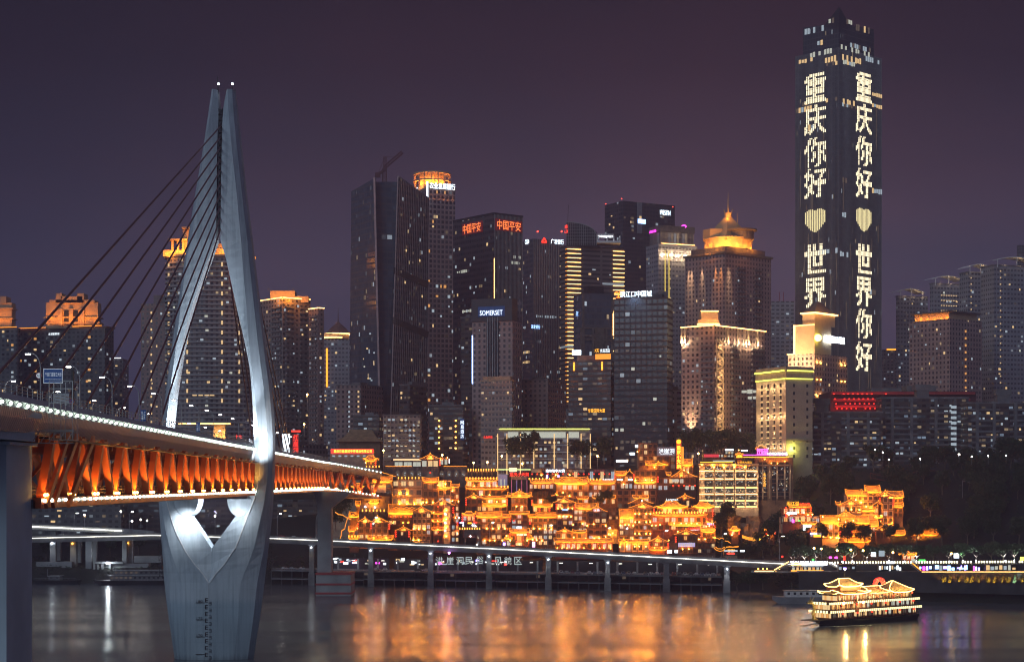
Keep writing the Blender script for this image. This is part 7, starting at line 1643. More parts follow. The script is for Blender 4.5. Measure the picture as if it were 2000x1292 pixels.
h.body(625, 1000, 742, 800, 'plaster', 7, 8, 1, .6, 'winw wing winc', dy=1.0).slope(820, 970, 795, 812, -1, 1.2)
mb = MB(); [mb.bx(h.x(628 + 12 * k), h.x(630 + 12 * k), h.Y - 1.6, h.Y - 1.5, h.z(752), h.z(735)) for k in range(30)]; mb.bx(h.x(626), h.x(990), h.Y - 1.7, h.Y - 1.4, h.z(736), h.z(733)); mb.build('railing', M_['white'], h.root)
h.glowbox(838, 915, 815, 838, E_['wbright'], 'light_board', -2).glowbox(838, 858, 838, 868, E_['wbright'], 'light_board', -2)
h = H('D', 888, 'roadside kiosk with violet panels below the restaurant', 'kiosk', 'kiosk').body(905, 1020, 885, 940, 'timber', 4, 4, 1, .7, 'winc winw').slope(915, 972, 868, 886, -.3, 1.2).glowbox(905, 970, 893, 910, E_['violet'], 'sign_panel').glowbox(940, 1010, 912, 935, E_['redyel'], 'sign_panel', -.2, .15)
for zx, lb in ((175, 'small lantern-hung pavilion left of the rock face'), (523, 'small lantern-hung pavilion right of the rock face')):
    h = H('D', 925, lb, 'pavilion', 'pavilion').body(zx - 35, zx + 35, 872, 915, 'timber', 3, 2, 1, .2).hip(zx - 52, zx + 52, 832, 874, 4, -1, 1.4).lanterns(zx - 42, 880, 2).lanterns(zx + 42, 880, 2).lamps([(zx - 28, 915)], 'bulb', -.5, 160)
# floodlit rock with a waterfall niche
rk = thing('rock_face', 'amber floodlit rock face with wavy light garlands between two pavilions', 'rock', P(1460, 1060, 935))
mb = MB(); random.seed(5)
for (a, b, t0, t1) in ((1425, 1450, 1008, 1062), (1462, 1492, 1008, 1066), (1446, 1468, 1022, 1066)):
    rings = []
    for k in range(7):
        y = t1 + (t0 - t1) * k / 6; x0, x1 = PX(a + random.uniform(-3, 3), 935), PX(b + random.uniform(-3, 3), 935); rings.append([(x0, 938, PZ(y, 935)), ((x0 * 2 + x1) / 3, 935 - random.random() * 2, PZ(y, 935) + random.random()), ((x0 + x1 * 2) / 3, 934.5 - random.random() * 2, PZ(y, 935)), (x1, 938, PZ(y, 935)), (x1, 948, PZ(y, 935)), (x0, 948, PZ(y, 935))])
    mb.loft(rings)
mb.build('boulders', material('warm_rock', (.24, .18, .13), .9, var=.5, scale=.35, bump=.6), rk)
for px, y in ((1434, 1052), (1472, 1052), (1484, 1048), (1455, 1060)): lamp('SPOT', P(px, y + 6, 926), 1500, (1, .42, .06), .3, P(px, y - 26, 936), 80, 1, 'rock_floodlight')
mb = MB()
for k in range(24): x = 1450 + k * 1.9; mb.bar(P(x, 1044 + 5 * (1 - ((k - 12) / 12) ** 2), 930), P(x, 1050 + 5 * (1 - ((k - 12) / 12) ** 2), 930), .25)
mb.build('garland', E_['ledlow'], rk)
# archway with boat-shaped lights at the road end of the quarter
h = H('C', 912, 'low gateway with boat-shaped amber light tubes and white shopfront at the end of the quarter', 'gateway', 'gate').body(1315, 1448, 1165, 1205, 'plaster', 4, 4, 1, .6, 'wing winw')
mb = MB()
for pts in ([(1210, 1130), (1235, 1155), (1270, 1165), (1300, 1160), (1325, 1135)], [(1225, 1120), (1250, 1140), (1290, 1140), (1318, 1122)], [(1195, 1020), (1215, 1038), (1240, 1032), (1265, 1044), (1290, 1030), (1310, 1042)], [(1320, 1060), (1350, 1065), (1380, 1085)], [(1330, 1128), (1365, 1118), (1400, 1122), (1455, 1115), (1460, 1122)]):
    for a, b in zip(pts, pts[1:]): mb.bar((h.x(a[0]), h.Y - .5, h.z(a[1])), (h.x(b[0]), h.Y - .5, h.z(b[1])), .32)
for k in range(13): mb.bx(h.x(1335 + 9 * k), h.x(1340 + 9 * k), h.Y - .7, h.Y - .4, h.z(1128), h.z(1118))
mb.build('light_tubes', E_['led'], h.root); h.sign('洪崖洞欢迎', 1385, 1150, 3.8, .7, E_['redyel'], -.1); h.glowbox(1340, 1420, 1182, 1195, E_['red'], 'shop_sign', -.3).glowbox(1312, 1450, 1158, 1164, E_['wsign'], 'lintel_light', -.4).glowbox(1475, 1520, 1155, 1172, E_['wsign'], 'light_board', -.5)
# ================================================================== riverside viaduct and the car deck under it
VP = [(-120, 1056, 965), (65, 1049.5, 955), (300, 1044, 945), (530, 1050, 930), (640, 1054.5, 915), (1000, 1072, 885), (1300, 1087.5, 862), (1460, 1096, 850), (1560, 1101, 842)]
VA = np.array([(PX(a, Y), Y, PZ(b, Y)) for a, b, Y in VP])
def vpt(X):
    return Vector((X, float(np.interp(X, VA[:, 0], VA[:, 1])), float(np.interp(X, VA[:, 0], VA[:, 2]))))
VXS = list(np.arange(VA[0, 0], VA[-1, 0], 4.0)) + [VA[-1, 0]]
vd = thing('riverside_viaduct', 'long curved road viaduct along the river with white light line', 'viaduct', vpt(-40) - Vector((0, 0, 22)))
def vstrip(mb, prof):
    lines = [[(p.x, p.y + dy, p.z + dz) for p in map(vpt, VXS)] for dy, dz in prof]
    n = len(lines)
    for i in range(n):
        A, Bq = lines[i], lines[(i + 1) % n]
        for a, b, c, d in zip(A, A[1:], Bq[1:], Bq): mb.face([a, b, c, d])
    mb.face([l[0] for l in lines]); mb.face([l[-1] for l in lines][::-1])
mb = MB(); vstrip(mb, [(0, -2.6), (11, -2.6), (11.5, 0), (-.4, 0)][::1]); mb.build('deck', M_['concd'], vd)
mb = MB(); vstrip(mb, [(-.15, 0.02), (.1, 0.02), (.1, 1.15), (-.15, 1.15)]); 
mb.build('parapet', M_['concd'], vd)
mb = MB()
for a, b in zip(VXS, VXS[1:]):
    p, q = vpt(a), vpt(b); mb.bar(p + Vector((0, 0, 1.9)), q + Vector((0, 0, 1.9)), .08)
    for f in (0, .5): r = p.lerp(q, f); mb.bar(r + Vector((0, 0, 1.1)), r + Vector((0, 0, 1.95)), .1)
mb.build('railing', M_['dark'], vd)
mb = MB()
for a, b in zip(VXS, VXS[1:]): p, q = vpt(a), vpt(b); mb.bar(p + Vector((0, -.55, -.15)), q + Vector((0, -.55, -.15)), .22)
mb.build('light_line', E_['ledline'], vd)
colw = glow('column_lamp', (.9, .96, 1), 30)
for px in (608, 724, 841, 955, 1071, 1187, 1302, 1420):
    X = PX(px, float(np.interp(px, [a for a, _, _ in VP], [c for _, _, c in VP]))); p = vpt(X); mb = MB()
    mb.bx(X - 1.25, X + 1.25, p.y + .6, p.y + 3.2, -2, p.z - 3.4); mb.prism([(X - 1.25, p.y + .6), (X + 1.25, p.y + .6), (X + 1.25, p.y + 3.2), (X - 1.25, p.y + 3.2)], p.z - 3.4, p.z - 2.6, False, 0, [(X - 2.2, p.y + .6), (X + 2.2, p.y + .6), (X + 2.2, p.y + 3.2), (X - 2.2, p.y + 3.2)])
    mb.bx(X - 1.6, X + 1.6, p.y + .3, p.y + 3.6, -2, 6.2); mb.build('column', M_['concd'], vd)
    if px not in (1302,):
        q = Vector((X, p.y - .4, p.z - 4.0)); place('column_lamp', B_['cool'], vd, q, 0, (1.3, .8, .9)); lamp('SPOT', q + Vector((0, -1.0, .6)), 2600 if px > 610 else 1400, (.92, .97, 1) if px > 610 else (1, .72, .38), .25, Vector((X, p.y + .6, 5)), 60, 1, 'column_floodlight')
for px, w, Y in ((102, 3.2, 962), (112, 2.6, 975), (142, 3.4, 956), (151, 3.4, 968), (172, 3.2, 950), (182, 2.8, 962), (242, 2.4, 958), (250, 5, 962)):
    X = PX(px, Y); mb = MB(); mb.bx(X - w / 2, X + w / 2, Y + 1, Y + 4, -2, vpt(PX(px, 950)).z - 2.4); mb.build('column', M_['conc'], vd)
    if px in (102, 142, 250): lamp('SPOT', (X - .3, Y - .6, 20.5), 1600, (1, .75, .42) if px != 102 else (.95, .97, 1), .25, (X, Y + 1, 8), 60, 1, 'column_floodlight'); place('column_lamp', B_['bulbs'] if px != 102 else B_['cool'], vd, (X - .3, Y + .5, 20.3), 0, (1.6,) * 3)
# upper ramp at the left
rmp = thing('ramp_viaduct', 'upper slip-road viaduct with white light line at the left', 'viaduct', P(150, 1036, 968))
mb = MB(); A = [P(-100, 1024, 985), P(65, 1027, 975), P(238, 1035, 962), P(300, 1040, 956)]
for a, b in zip(A, A[1:]):
    mb.face([a + Vector((0, 0, -1.8)), b + Vector((0, 0, -1.8)), b, a]); mb.face([a, b, b + Vector((0, 9, 0)), a + Vector((0, 9, 0))]); mb.face([b + Vector((0, 0, -1.8)), a + Vector((0, 0, -1.8)), a + Vector((0, 9, -1.8)), b + Vector((0, 9, -1.8))])
    mb.bar(a + Vector((0, .1, .55)), b + Vector((0, .1, .55)), .2, 1.0)
mb.build('deck', M_['conc'], rmp)
mb = MB(); [mb.bar(a + Vector((0, -.3, -.2)), b + Vector((0, -.3, -.2)), .3, .42) for a, b in zip(A[:3], A[1:3])]; mb.build('light_line', E_['ledline'], rmp)
mb = MB(); q = P(102, 1030, 974); mb.bx(q.x - 1.5, q.x + 1.5, 976, 979, 0, q.z - 1.5); mb.build('column', M_['conc'], rmp)
# car deck on piles: (bays between the columns)
pd = thing('car_deck', 'concrete parking deck on piles under the viaduct with a row of bays', 'deck', (40, 905, 0))
mb = MB(); mb2 = MB(); mb3 = MB(); bays = list(range(530, 1425, 20))
def ypl(px): return float(np.interp(px, (530, 1420), (925, 858)))
for a, b in zip(bays, bays[1:]):
    Y0, Y1 = ypl(a), ypl(b); z = 7.6
    for zz, th in ((7.6, .7), (3.6 if a > 700 else 3.2, .6)):
        A_, B2 = P(a, 1000, Y0 + 3), P(b, 1000, Y1 + 3); mb.face([(A_.x, A_.y, zz), (B2.x, B2.y, zz), (B2.x, B2.y + 36, zz), (A_.x, A_.y + 36, zz)]); mb.face([(A_.x, A_.y, zz - th), (B2.x, B2.y, zz - th), (B2.x, B2.y, zz), (A_.x, A_.y, zz)]); mb.face([(A_.x, A_.y + 36, zz - th), (B2.x, B2.y + 36, zz - th), (B2.x, B2.y, zz - th), (A_.x, A_.y, zz - th)])
    A_ = P(a, 1000, Y0 + 3.2); mb2.bx(A_.x - .28, A_.x + .28, A_.y, A_.y + .6, -2, 7.2)
    B2 = P(b, 1000, Y1 + 3.2)
    for k in (.5, 1.0): mb3.bar((A_.x, A_.y - .1, 7.6 + k), (B2.x, B2.y - .1, 7.6 + k), .08)
    mb3.bar((A_.x, A_.y - .1, 7.6), (A_.x, A_.y - .1, 8.7), .09)
mb.build('slab', M_['concd'], pd); mb2.build('pile', M_['quay'], pd); mb3.build('railing', M_['steel'], pd)
mb = MB()
for a, b in zip(bays[8:], bays[9:]):
    Y0 = ypl(a) + 14; q, r = P(a, 1000, Y0), P(b, 1000, Y0)
    mb.bx(q.x, r.x, Y0, Y0 + .4, 3.6, 6.9)
mb.build('back_wall', M_['quay'], pd)
for k, px in enumerate(range(715, 1410, 24)):
    Y = ypl(px) + 13.8; c = P(px, 1000, Y); c.z = 5.6; place('window', U_['glassd'] if k % 7 else U_['windim'], pd, c, 0, (1.8, 1, 1.3))
# upper bay floor with pillars and lights under the viaduct
mb = MB()
for px in range(660, 1420, 39): Y = ypl(px) + 16; c = P(px, 1000, Y); mb.bx(c.x - .45, c.x + .45, Y, Y + .9, 7.6, 13.2)
mb.build('pillar', M_['conc'], pd)
for px in range(690, 1420, 58): Y = ypl(px) + 12; c = P(px, 1000, Y); c.z = 12.2; lamp('POINT', c, 420, (.86, .94, 1), .3, name='deck_light')
mb = MB()
for px in range(690, 1420, 58): Y = ypl(px) + 12; c = P(px, 1000, Y); mb.box((c.x, c.y, 12.6), (1.6, .3, .15))
mb.build('tube_lamp', E_['ledline'], pd)
mb = MB(); 
for a, b in ((648, 760), (770, 1060), (1075, 1300), (1300, 1420)):
    Y = ypl(a) + 22; q, r = P(a, 1000, Y), P(b, 1000, ypl(b) + 22); mb.face([(q.x, q.y, 7.6), (r.x, r.y, 7.6), (r.x, r.y, 13.4), (q.x, q.y, 13.4)]); mb.face([(q.x, q.y + .3, 7.6), (q.x, q.y + .3, 13.4), (r.x, r.y + .3, 13.4), (r.x, r.y + .3, 7.6)])
mb.build('rear_wall', M_['quay'], pd)
# bright market under the viaduct at the left of the car deck
random.seed(11)
cols = {'wbright': 6, 'wsign': 12, 'pink': 8, 'violet': 6, 'wing': 10, 'winw': 8, 'red': 4, 'winc': 14}
for i in range(46):
    px = random.uniform(650, 1000) if i > 8 else random.uniform(650, 720); Y = ypl(px) + 19; c = P(px, 1000, Y); c.z = random.uniform(10.5, 13.2)
    k = random.choice([q for q, n_ in cols.items() for _ in range(n_)])
    w = random.uniform(.8, 2.6); mb = MB(); mb.box((0, 0, 0), (w, .25, random.uniform(.5, 1.2)))
    o = mb.build('shop_light', E_[k] if k not in ('wbright',) else E_['wsign']); o.location = c; tag(o, 'small lit shop sign in the night market under the viaduct', 'shop sign', 'shop signs in the market under the viaduct')
lamp('POINT', P(878, 1078, 896), 900, (.8, .35, 1), .3, name='stage_light')
o = thing('stage_lamp', 'starry violet lamp hanging under the viaduct above the white outline letters', 'lamp', P(877, 1079, 893)); place('lamp_glass', bulb_mesh(glow('violet_lamp', (.75, .3, 1), 40), .5), o, P(877, 1079, 893)); mb = MB(); mb.bar(P(877, 1079, 893), P(877, 1075, 893), .1); mb.build('hanger', M_['dark'], o)
# outline letters
outl = glow('outline_letters', (.75, .9, .88), .75)
for ch, px, y in (('洪', 858, 1094), ('崖', 879, 1094), ('洞', 898, 1094), ('民', 916, 1094), ('俗', 937, 1093), ('风', 973, 1094), ('貌', 992, 1094), ('区', 1012, 1094)):
    o = thing('giant_letter', 'white outlined giant letter %s standing on the car deck under the viaduct' % ch, 'letter sign', P(px, 1101, ypl(px)), 'giant outlined letters on the car deck')
    text('letter', ch, outl, o, P(px, y, ypl(px) + 1.5), 3.7, 3.9); mb = MB(); q = P(px, 1101, ypl(px) + 1.7); mb.bar((q.x - 1.3, q.y, 7.6), (q.x - 1.3, q.y, PZ(1088, q.y)), .1); mb.bar((q.x + 1.3, q.y, 7.6), (q.x + 1.3, q.y, PZ(1088, q.y)), .1); mb.build('post', M_['dark'], o)
# parked cars
def car_meshes(col):
    prof = [(-2.2, .35), (-2.25, .75), (-1.9, .92), (-1.05, 1.0), (-.55, 1.45), (.9, 1.47), (1.55, 1.02), (2.1, .95), (2.25, .7), (2.2, .35)]
    mb = MB(); mb.loft([[(x, -.85 + (.12 if z > 1.1 else 0), z) for x, z in prof], [(x, .85 - (.12 if z > 1.1 else 0), z) for x, z in prof]])
    b = mb.mesh('body', col); gm = MB()
    for s in (-1, 1):
        y = s * .78
        q = [(-.95, y, 1.0), (-.5, y, 1.38), (.8, y, 1.4), (1.35, y, 1.03)]; gm.face(q if s < 0 else q[::-1])
    gm.face([(-1.08, -.6, 1.04), (-1.08, .6, 1.04), (-.62, .6, 1.42), (-.62, -.6, 1.42)]); 
    wm_ = MB(); wm_.loft([[(.33 * math.cos(a), y, .33 * math.sin(a)) for a in (2 * math.pi * k / 12 for k in range(12))] for y in (-.1, .1)])
    return b, gm.mesh('glass', M_['glassd']), wm_.mesh('wheel', M_['dark'])
CARS = {n: car_meshes(material(n + '_car_paint', c, .3, .2, .03)) for n, c in (('white', (.6, .6, .62)), ('silver', (.35, .36, .38)), ('black', (.03, .03, .035)), ('red', (.3, .03, .03)), ('blue', (.05, .09, .2)))}
TAILM = unit(E_['red'], 'tail_light')
def car(col, loc, rz, label, group=None, tail=False):
    o = thing('parked_car' if group else 'car', label, 'car', loc, group); o.rotation_euler = (0, 0, rz)
    for nm, me in zip(('body', 'glass'), CARS[col][:2]): q = bpy.data.objects.new(nm, me); C.objects.link(q); q.parent = o
    for x in (-1.4, 1.4):
        for y in (-.78, .78): q = bpy.data.objects.new('wheel', CARS[col][2]); C.objects.link(q); q.parent = o; q.location = (x, y, .33)
    if tail:
        for y in (-.6, .6): q = bpy.data.objects.new('tail_light', TAILM); C.objects.link(q); q.parent = o; q.location = (2.26, y, .8); q.rotation_euler = (0, 0, math.pi / 2); q.scale = (.4, 1, .22)
k = 0
for px in range(1085, 1412, 11):
    if px in (1184, 1195, 1305) or RND() < .1: continue
    col = random.choice(list(CARS)); Y = ypl(px) + 6 + random.uniform(-.3, .3); c = P(px, 1000, Y); c.z = 7.6; k += 1
    car(col, c, math.pi / 2 + random.uniform(-.05, .05) + (0 if k % 3 else math.pi), '%s car parked on the car deck, number %d of the row from the left end' % (col, k), 'cars parked on the deck under the viaduct', px in (1129, 1140))
for i, (px, col) in enumerate(((556, 'white'), (572, 'silver'), (590, 'white'), (735, 'silver'), (752, 'white'), (818, 'black'), (832, 'white'))):
    Y = ypl(px) + 8; c = P(px, 1000, Y); c.z = 7.6; car(col, c, random.uniform(0, 3), '%s car parked on the open deck left of the outline letters, %s from the left' % (col, ordn[i] if i else 'first'), 'cars on the open left deck')
for i, (px, col) in enumerate(((95, 'silver'), (545, 'red'), (575, 'white'), (600, 'black'), (1180, 'white'), (1380, 'black'))):
    X = PX(px, 930); p = vpt(X); car(col, p + Vector((0, 5, .02)), 0 if i % 2 else math.pi, '%s car driving along the riverside viaduct, %s from the left' % (col, ordn[i] if i else 'first'), 'cars on the viaduct', True)
# street lamps of the viaduct
LPV = lamp_mesh_parts(8.5, .8, 1); B2m = lamp_mesh_parts(8.5, .8, -1)
for i, px in enumerate((144, 252, 541, 617, 728, 956, 1070, 1184, 1295, 1410, 1522)):
    Y = float(np.interp(px, [a for a, _, _ in VP], [c for _, _, c in VP])) + 10.5; p = vpt(PX(px, Y)); street_lamp((PX(px, Y), p.y + 10.8, p.z), LPV, 'tall street lamp on the riverside viaduct, %s from the left' % (ordn[i] if i else 'first'), 'street lamps on the viaduct', 0, 1.5)
for i, (px, y, Y, h, s_) in enumerate(((925, 903, 1004, 9, 1), (1020, 905, 1004, 9, 1), (980, 890, 1008, 10, 0), (1167, 890, 1008, 10, 0), (864, 888, 1008, 9, 0), (749, 879, 1008, 9, 0), (952, 902, 1002, 7, 0), (1364, 885, 1008, 8, 0), (600, 770, 990, 9, 0), (594, 828, 990, 7, 0))):
    o = thing('street_lamp', 'amber street lamp on the top street, %s' % ('by the left end of the arcade', 'before the lift tower', 'in front of the mall trees', 'at the right end of the mall', 'behind the glass lounge', 'beside the red company sign', 'below the mall pilasters', 'above the grid hotel', 'high beside the bridge cables', 'low beside the bridge cables')[i], 'street lamp', P(px, y + h * 3, Y), 'amber street lamps on the top street')
    mb = MB(); q = P(px, y, Y); mb.bar(q, (q.x, q.y, q.z - h), .2); mb.build('pole', M_['steel'], o); place('lamp_glass', bulb_mesh(E_['sodium'], .5), o, q); lamp('POINT', q + Vector((0, -1, -.3)), 900, (1, .5, .12), .3, name='street_light')
# ================================================================== the left bank under the bridge
o = tower('waterfront_building', 'dark low terrace building behind the slip road under the bridge', 'building', 60, 235, 235, 985, 1010, 0, F_['apartd'], depth=20, zb=20); lit(o, 0, 3.6, 3.1, 16, 'winc winw windim', .7, .4, .1)
o = tower('waterfront_building', 'dark low building with roof terrace between the bridge tower and the slip road', 'building', 240, 640, 640, 975, 1040, 0, F_['bandd'], depth=20, zb=20); lit(o, 0, 3, 3, 24, 'winc windim winw', .7, .4, .1)
for i, (px, y) in enumerate(((236, 998), (258, 1017), (275, 1014), (287, 1016), (420, 1007), (165, 1005))):
    o = thing('street_lamp', 'small bright street lamp under the bridge on the left bank, %s from the left' % (ordn[i] if i else 'first'), 'street lamp', P(px, y + 30, 975), 'street lamps on the left bank'); mb = MB(); q = P(px, y, 975); mb.bar(q, q - Vector((0, 0, 10)), .2); mb.build('pole', M_['steel'], o); place('lamp_glass', bulb_mesh(E_['street'], .4), o, q)
wl = thing('retaining_wall', 'stepped concrete retaining walls and landing stages on the left bank', 'wall', P(190, 1110, 948))
mb = MB()
for a, b, y0, y1, Y in ((66, 320, 1108, 1120, 955), (70, 130, 1097, 1108, 958), (196, 290, 1100, 1112, 952), (186, 235, 1096, 1099, 950), (262, 315, 1085, 1098, 960), (120, 140, 1096, 1108, 953)): mb.bx(PX(a, Y), PX(b, Y), Y, Y + 6, PZ(y1, Y), PZ(y0, Y))
mb.build('walls', M_['conc'], wl); 
mb = MB(); 
for px in (184, 191, 200, 214): mb.bx(PX(px - 2, 949), PX(px + 2, 949), 949, 951, 0, PZ(1098, 949))
mb.bx(PX(182, 948), PX(240, 948), 948, 951.5, PZ(1100, 948), PZ(1097, 948)); mb.build('jetty', M_['conc'], wl)
lamp('POINT', P(211, 1097, 946), 2200, (.85, .95, 1), .4, name='jetty_light')
o = thing('work_lamp', 'pair of dazzling white work lamps on the left landing stage', 'lamp', P(211, 1104, 946)); [place('lamp_glass', B_['cool'], o, P(209 + 4 * k, 1099, 946), 0, (1.5,) * 3) for k in (0, 1)]; mb = MB(); mb.bar(P(211, 1106, 946), P(211, 1099, 946), .12); mb.build('stand', M_['steel'], o)
def barge(name, label, x0, x1, Y, hull_h, decks, lit_=0, mat=None):
    X0, X1 = PX(x0, Y), PX(x1, Y); o = thing(name, label, 'boat', ((X0 + X1) / 2, Y + 3, 0)); L = X1 - X0
    sec = lambda x, w, z0, z1: [(x, Y + 4 - w, z1), (x, Y + 4 - w * .8, z0), (x, Y + 4 + w * .8, z0), (x, Y + 4 + w, z1)]
    mb = MB(); mb.loft([sec(X0 - L * .02, .6, hull_h * .55, hull_h * 1.15), sec(X0 + L * .1, 3.4, -.4, hull_h), sec(X1 - L * .08, 3.8, -.4, hull_h), sec(X1, 3.2, .2, hull_h * 1.05)], closed=True); mb.build('hull', mat or M_['dark'], o)
    z = hull_h
    for (a, b, h) in decks:
        mb = MB(); mb.bx(X0 + L * a, X0 + L * b, Y + 1.2, Y + 6.8, z, z + h); mb.build('deckhouse', M_['concd'] if mat is None else M_['white'], o)
        mb = MB(); mb.bx(X0 + L * a - .5, X0 + L * b + .5, Y + .6, Y + 7.4, z + h, z + h + .22); mb.build('deck_roof', M_['steel'], o)
        n = int(L * (b - a) / 2.4)
        for k in range(n): place('window', U_['glassd'] if k >= lit_ else U_['windim'], o, (X0 + L * a + (k + .5) * L * (b - a) / n, Y + 1.2, z + h * .58), 0, (1.1, 1, h * .4))
        z += h + .22
    mb = MB()
    for k in range(int(L / 3)): mb.bar((X0 + 3 * k + 1, Y + .5, hull_h), (X0 + 3 * k + 1, Y + .5, hull_h + 1), .07)
    mb.bar((X0 + 1, Y + .5, hull_h + 1), (X1 - 1, Y + .5, hull_h + 1), .07); mb.bar((X0 + L * .3, Y + 4, z), (X0 + L * .3, Y + 4, z + 3.5), .12); mb.build('rail_and_mast', M_['steel'], o)
    return o
barge('moored_barge', 'low dark barge moored on the far left bank', 62, 152, 930, 2.0, [(.35, .6, 2.0)])
barge('moored_ferry', 'dark two-deck ferry moored just left of the bridge tower', 182, 322, 922, 2.2, [(.22, 1.0, 2.6), (.28, .98, 2.4)], 5)
barge('moored_ship', 'pale grey passenger ship with flat roof moored behind the cruise boat', 1514, 1632, 775, 3.0, [(.18, 1.0, 2.6)], 0, M_['steel'])
# ================================================================== promenade at the right
pr = thing('promenade_wall', 'dark embankment wall with a row of pale lanterns along its top at the right', 'embankment', (170, 800, 8))
E = [(1540, 1102, 834), (1640, 1098, 822), (1800, 1097.5, 806), (2080, 1096, 780)]
def ept(px): return P(px, float(np.interp(px, [e[0] for e in E], [e[1] for e in E])), float(np.interp(px, [e[0] for e in E], [e[2] for e in E])))
mb = MB()
for a in range(1540, 2080, 20):
    p, q = ept(a), ept(a + 20); mb.face([(p.x, p.y, 11), (q.x, q.y, 11), (q.x, q.y, q.z - .9), (p.x, p.y, p.z - .9)]); mb.face([(p.x, p.y, p.z - .9), (q.x, q.y, q.z - .9), (q.x, q.y + 14, q.z - .9), (p.x, p.y + 14, p.z - .9)])
    mb.bar(p + Vector((0, .2, .6)), q + Vector((0, .2, .6)), .1); mb.bar(p + Vector((0, .2, -.8)), p + Vector((0, .2, .7)), .1)
mb.build('wall', M_['quay'], pr)
plm = unit(glow('promenade_lantern', (1, .93, .62), 3.2), 'lantern_glass'); k = 0
for px in np.arange(1562, 2004, 5.3):
    if RND() < .06: continue
    p = ept(px); o = thing('promenade_lantern', 'small pale box lantern on the rail of the right promenade', 'lantern', p, 'pale lanterns along the promenade rail'); place('lantern_glass', plm, o, p + Vector((0, -.1, .1)), 0, (.5, 3, .95)); k += 1
# terrace with neon bars and an amber line
tr = thing('bar_terrace', 'riverside bar terrace with amber edge light below the promenade', 'terrace', (190, 790, 8)); TE = [(1790, 1116, 792), (2080, 1116, 768)]
tp = lambda px, dz=0: P(px, 1116, float(np.interp(px, (1560, 2080), (812, 768))))
mb = MB()
for a in range(1560, 2080, 20): p, q = tp(a), tp(a + 20); mb.face([(p.x, p.y, 4), (q.x, q.y, 4), (q.x, q.y, q.z), (p.x, p.y, p.z)]); mb.face([(p.x, p.y, p.z), (q.x, q.y, q.z), (q.x, q.y + 12, q.z), (p.x, p.y + 12, p.z)])
mb.build('slab', M_['quay'], tr)
mb = MB(); [mb.bar(tp(a) + Vector((0, -.2, .05)), tp(a + 15) + Vector((0, -.2, .05)), .22) for a in range(1800, 2070, 15)]; mb.build('edge_light', E_['gold'], tr)
random.seed(3)
def bar_booth(px, w, cols_, lb, nb=4):
    p = tp(px) + Vector((0, 4, 0)); W = w / FPX * p.y; o = thing('bar_booth', lb, 'booth', p); mb = MB(); mb.bx(p.x - W / 2, p.x + W / 2, p.y, p.y + 4, p.z, p.z + 3.0); mb.build('wall', M_['dark'], o)
    mb = MB(); mb.bx(p.x - W / 2 - .4, p.x + W / 2 + .4, p.y - 1.4, p.y + 4.2, p.z + 3.0, p.z + 3.25); mb.build('roof', M_['dark'], o)
    for j in range(nb): mb = MB(); x0 = p.x - W / 2 + W * (j + .1) / nb; mb.bx(x0, x0 + W / nb * random.uniform(.5, .85), p.y - .15, p.y, p.z + random.uniform(.3, 1.2), p.z + random.uniform(1.7, 2.8)); mb.build('lit_front', E_[cols_[j % len(cols_)]], o)
    return o
for px, w, cs, lb, nb in ((1658, 34, ['winc', 'violet', 'windim'], 'violet-lit bar booth left of the white party tent', 4), (1742, 44, ['wsign', 'winw', 'winc', 'wsign'], 'bar booth with sparkling white lights below the promenade', 9), (1812, 26, ['bsign', 'pink', 'violet'], 'blue and magenta neon bar booth at the foot of the amber stairs', 4), (1850, 40, ['bsign', 'winc', 'violet', 'bsign'], 'blue-lit container bar on the terrace', 5), (1884, 20, ['violet', 'bsign'], 'violet striped container bar on the terrace', 6), (1912, 14, ['pink', 'wbright', 'violet'], 'brightest white and magenta bar booth on the terrace', 3), (1960, 60, ['winw', 'winc', 'wing'], 'long dim bar booth near the right edge of the terrace', 7)): bar_booth(px, w, cs, lb, nb)
o = thing('sign_board', 'white illuminated sign on a booth roof below the promenade', 'sign', tp(1742) + Vector((0, 3, 4))); mb = MB(); p = tp(1742); mb.box(p + Vector((0, 3, 4.0)), (3.2, .3, .9)); mb.build('panel', E_['wbright'], o); mb = MB(); mb.bar(p + Vector((0, 3.2, 3.2)), p + Vector((0, 3.2, 4)), .15); mb.build('post', M_['steel'], o)
# stairs with lit rails
for lb, a, b, Ya, Yb, m in (('flight of steps with white lit rail from promenade to lower landing', (1622, 1100), (1650, 1115), 822, 812, 'ledline'), ('flight of steps with amber lit rail down to the bar terrace', (1780, 1100), (1798, 1115), 806, 792, 'ledlow'), ('flight of steps with golden lit rail left of the party tent', (1540, 1098), (1512, 1114), 838, 834, 'gold')):
    p, q = P(*a, Ya), P(*b, Yb); o = thing('steps', lb, 'stairs', q); mb = MB(); n = 12
    for k in range(n): c = p.lerp(q, (k + .5) / n); mb.box(c - Vector((0, -.8, .3)), (abs(p.x - q.x) / n + .05, 2.4, .5))
    mb.build('treads', M_['conc'], o); mb = MB(); mb.bar(p + Vector((0, -.6, .5)), q + Vector((0, -.6, .5)), .3); mb.build('rail_light', E_[m], o)
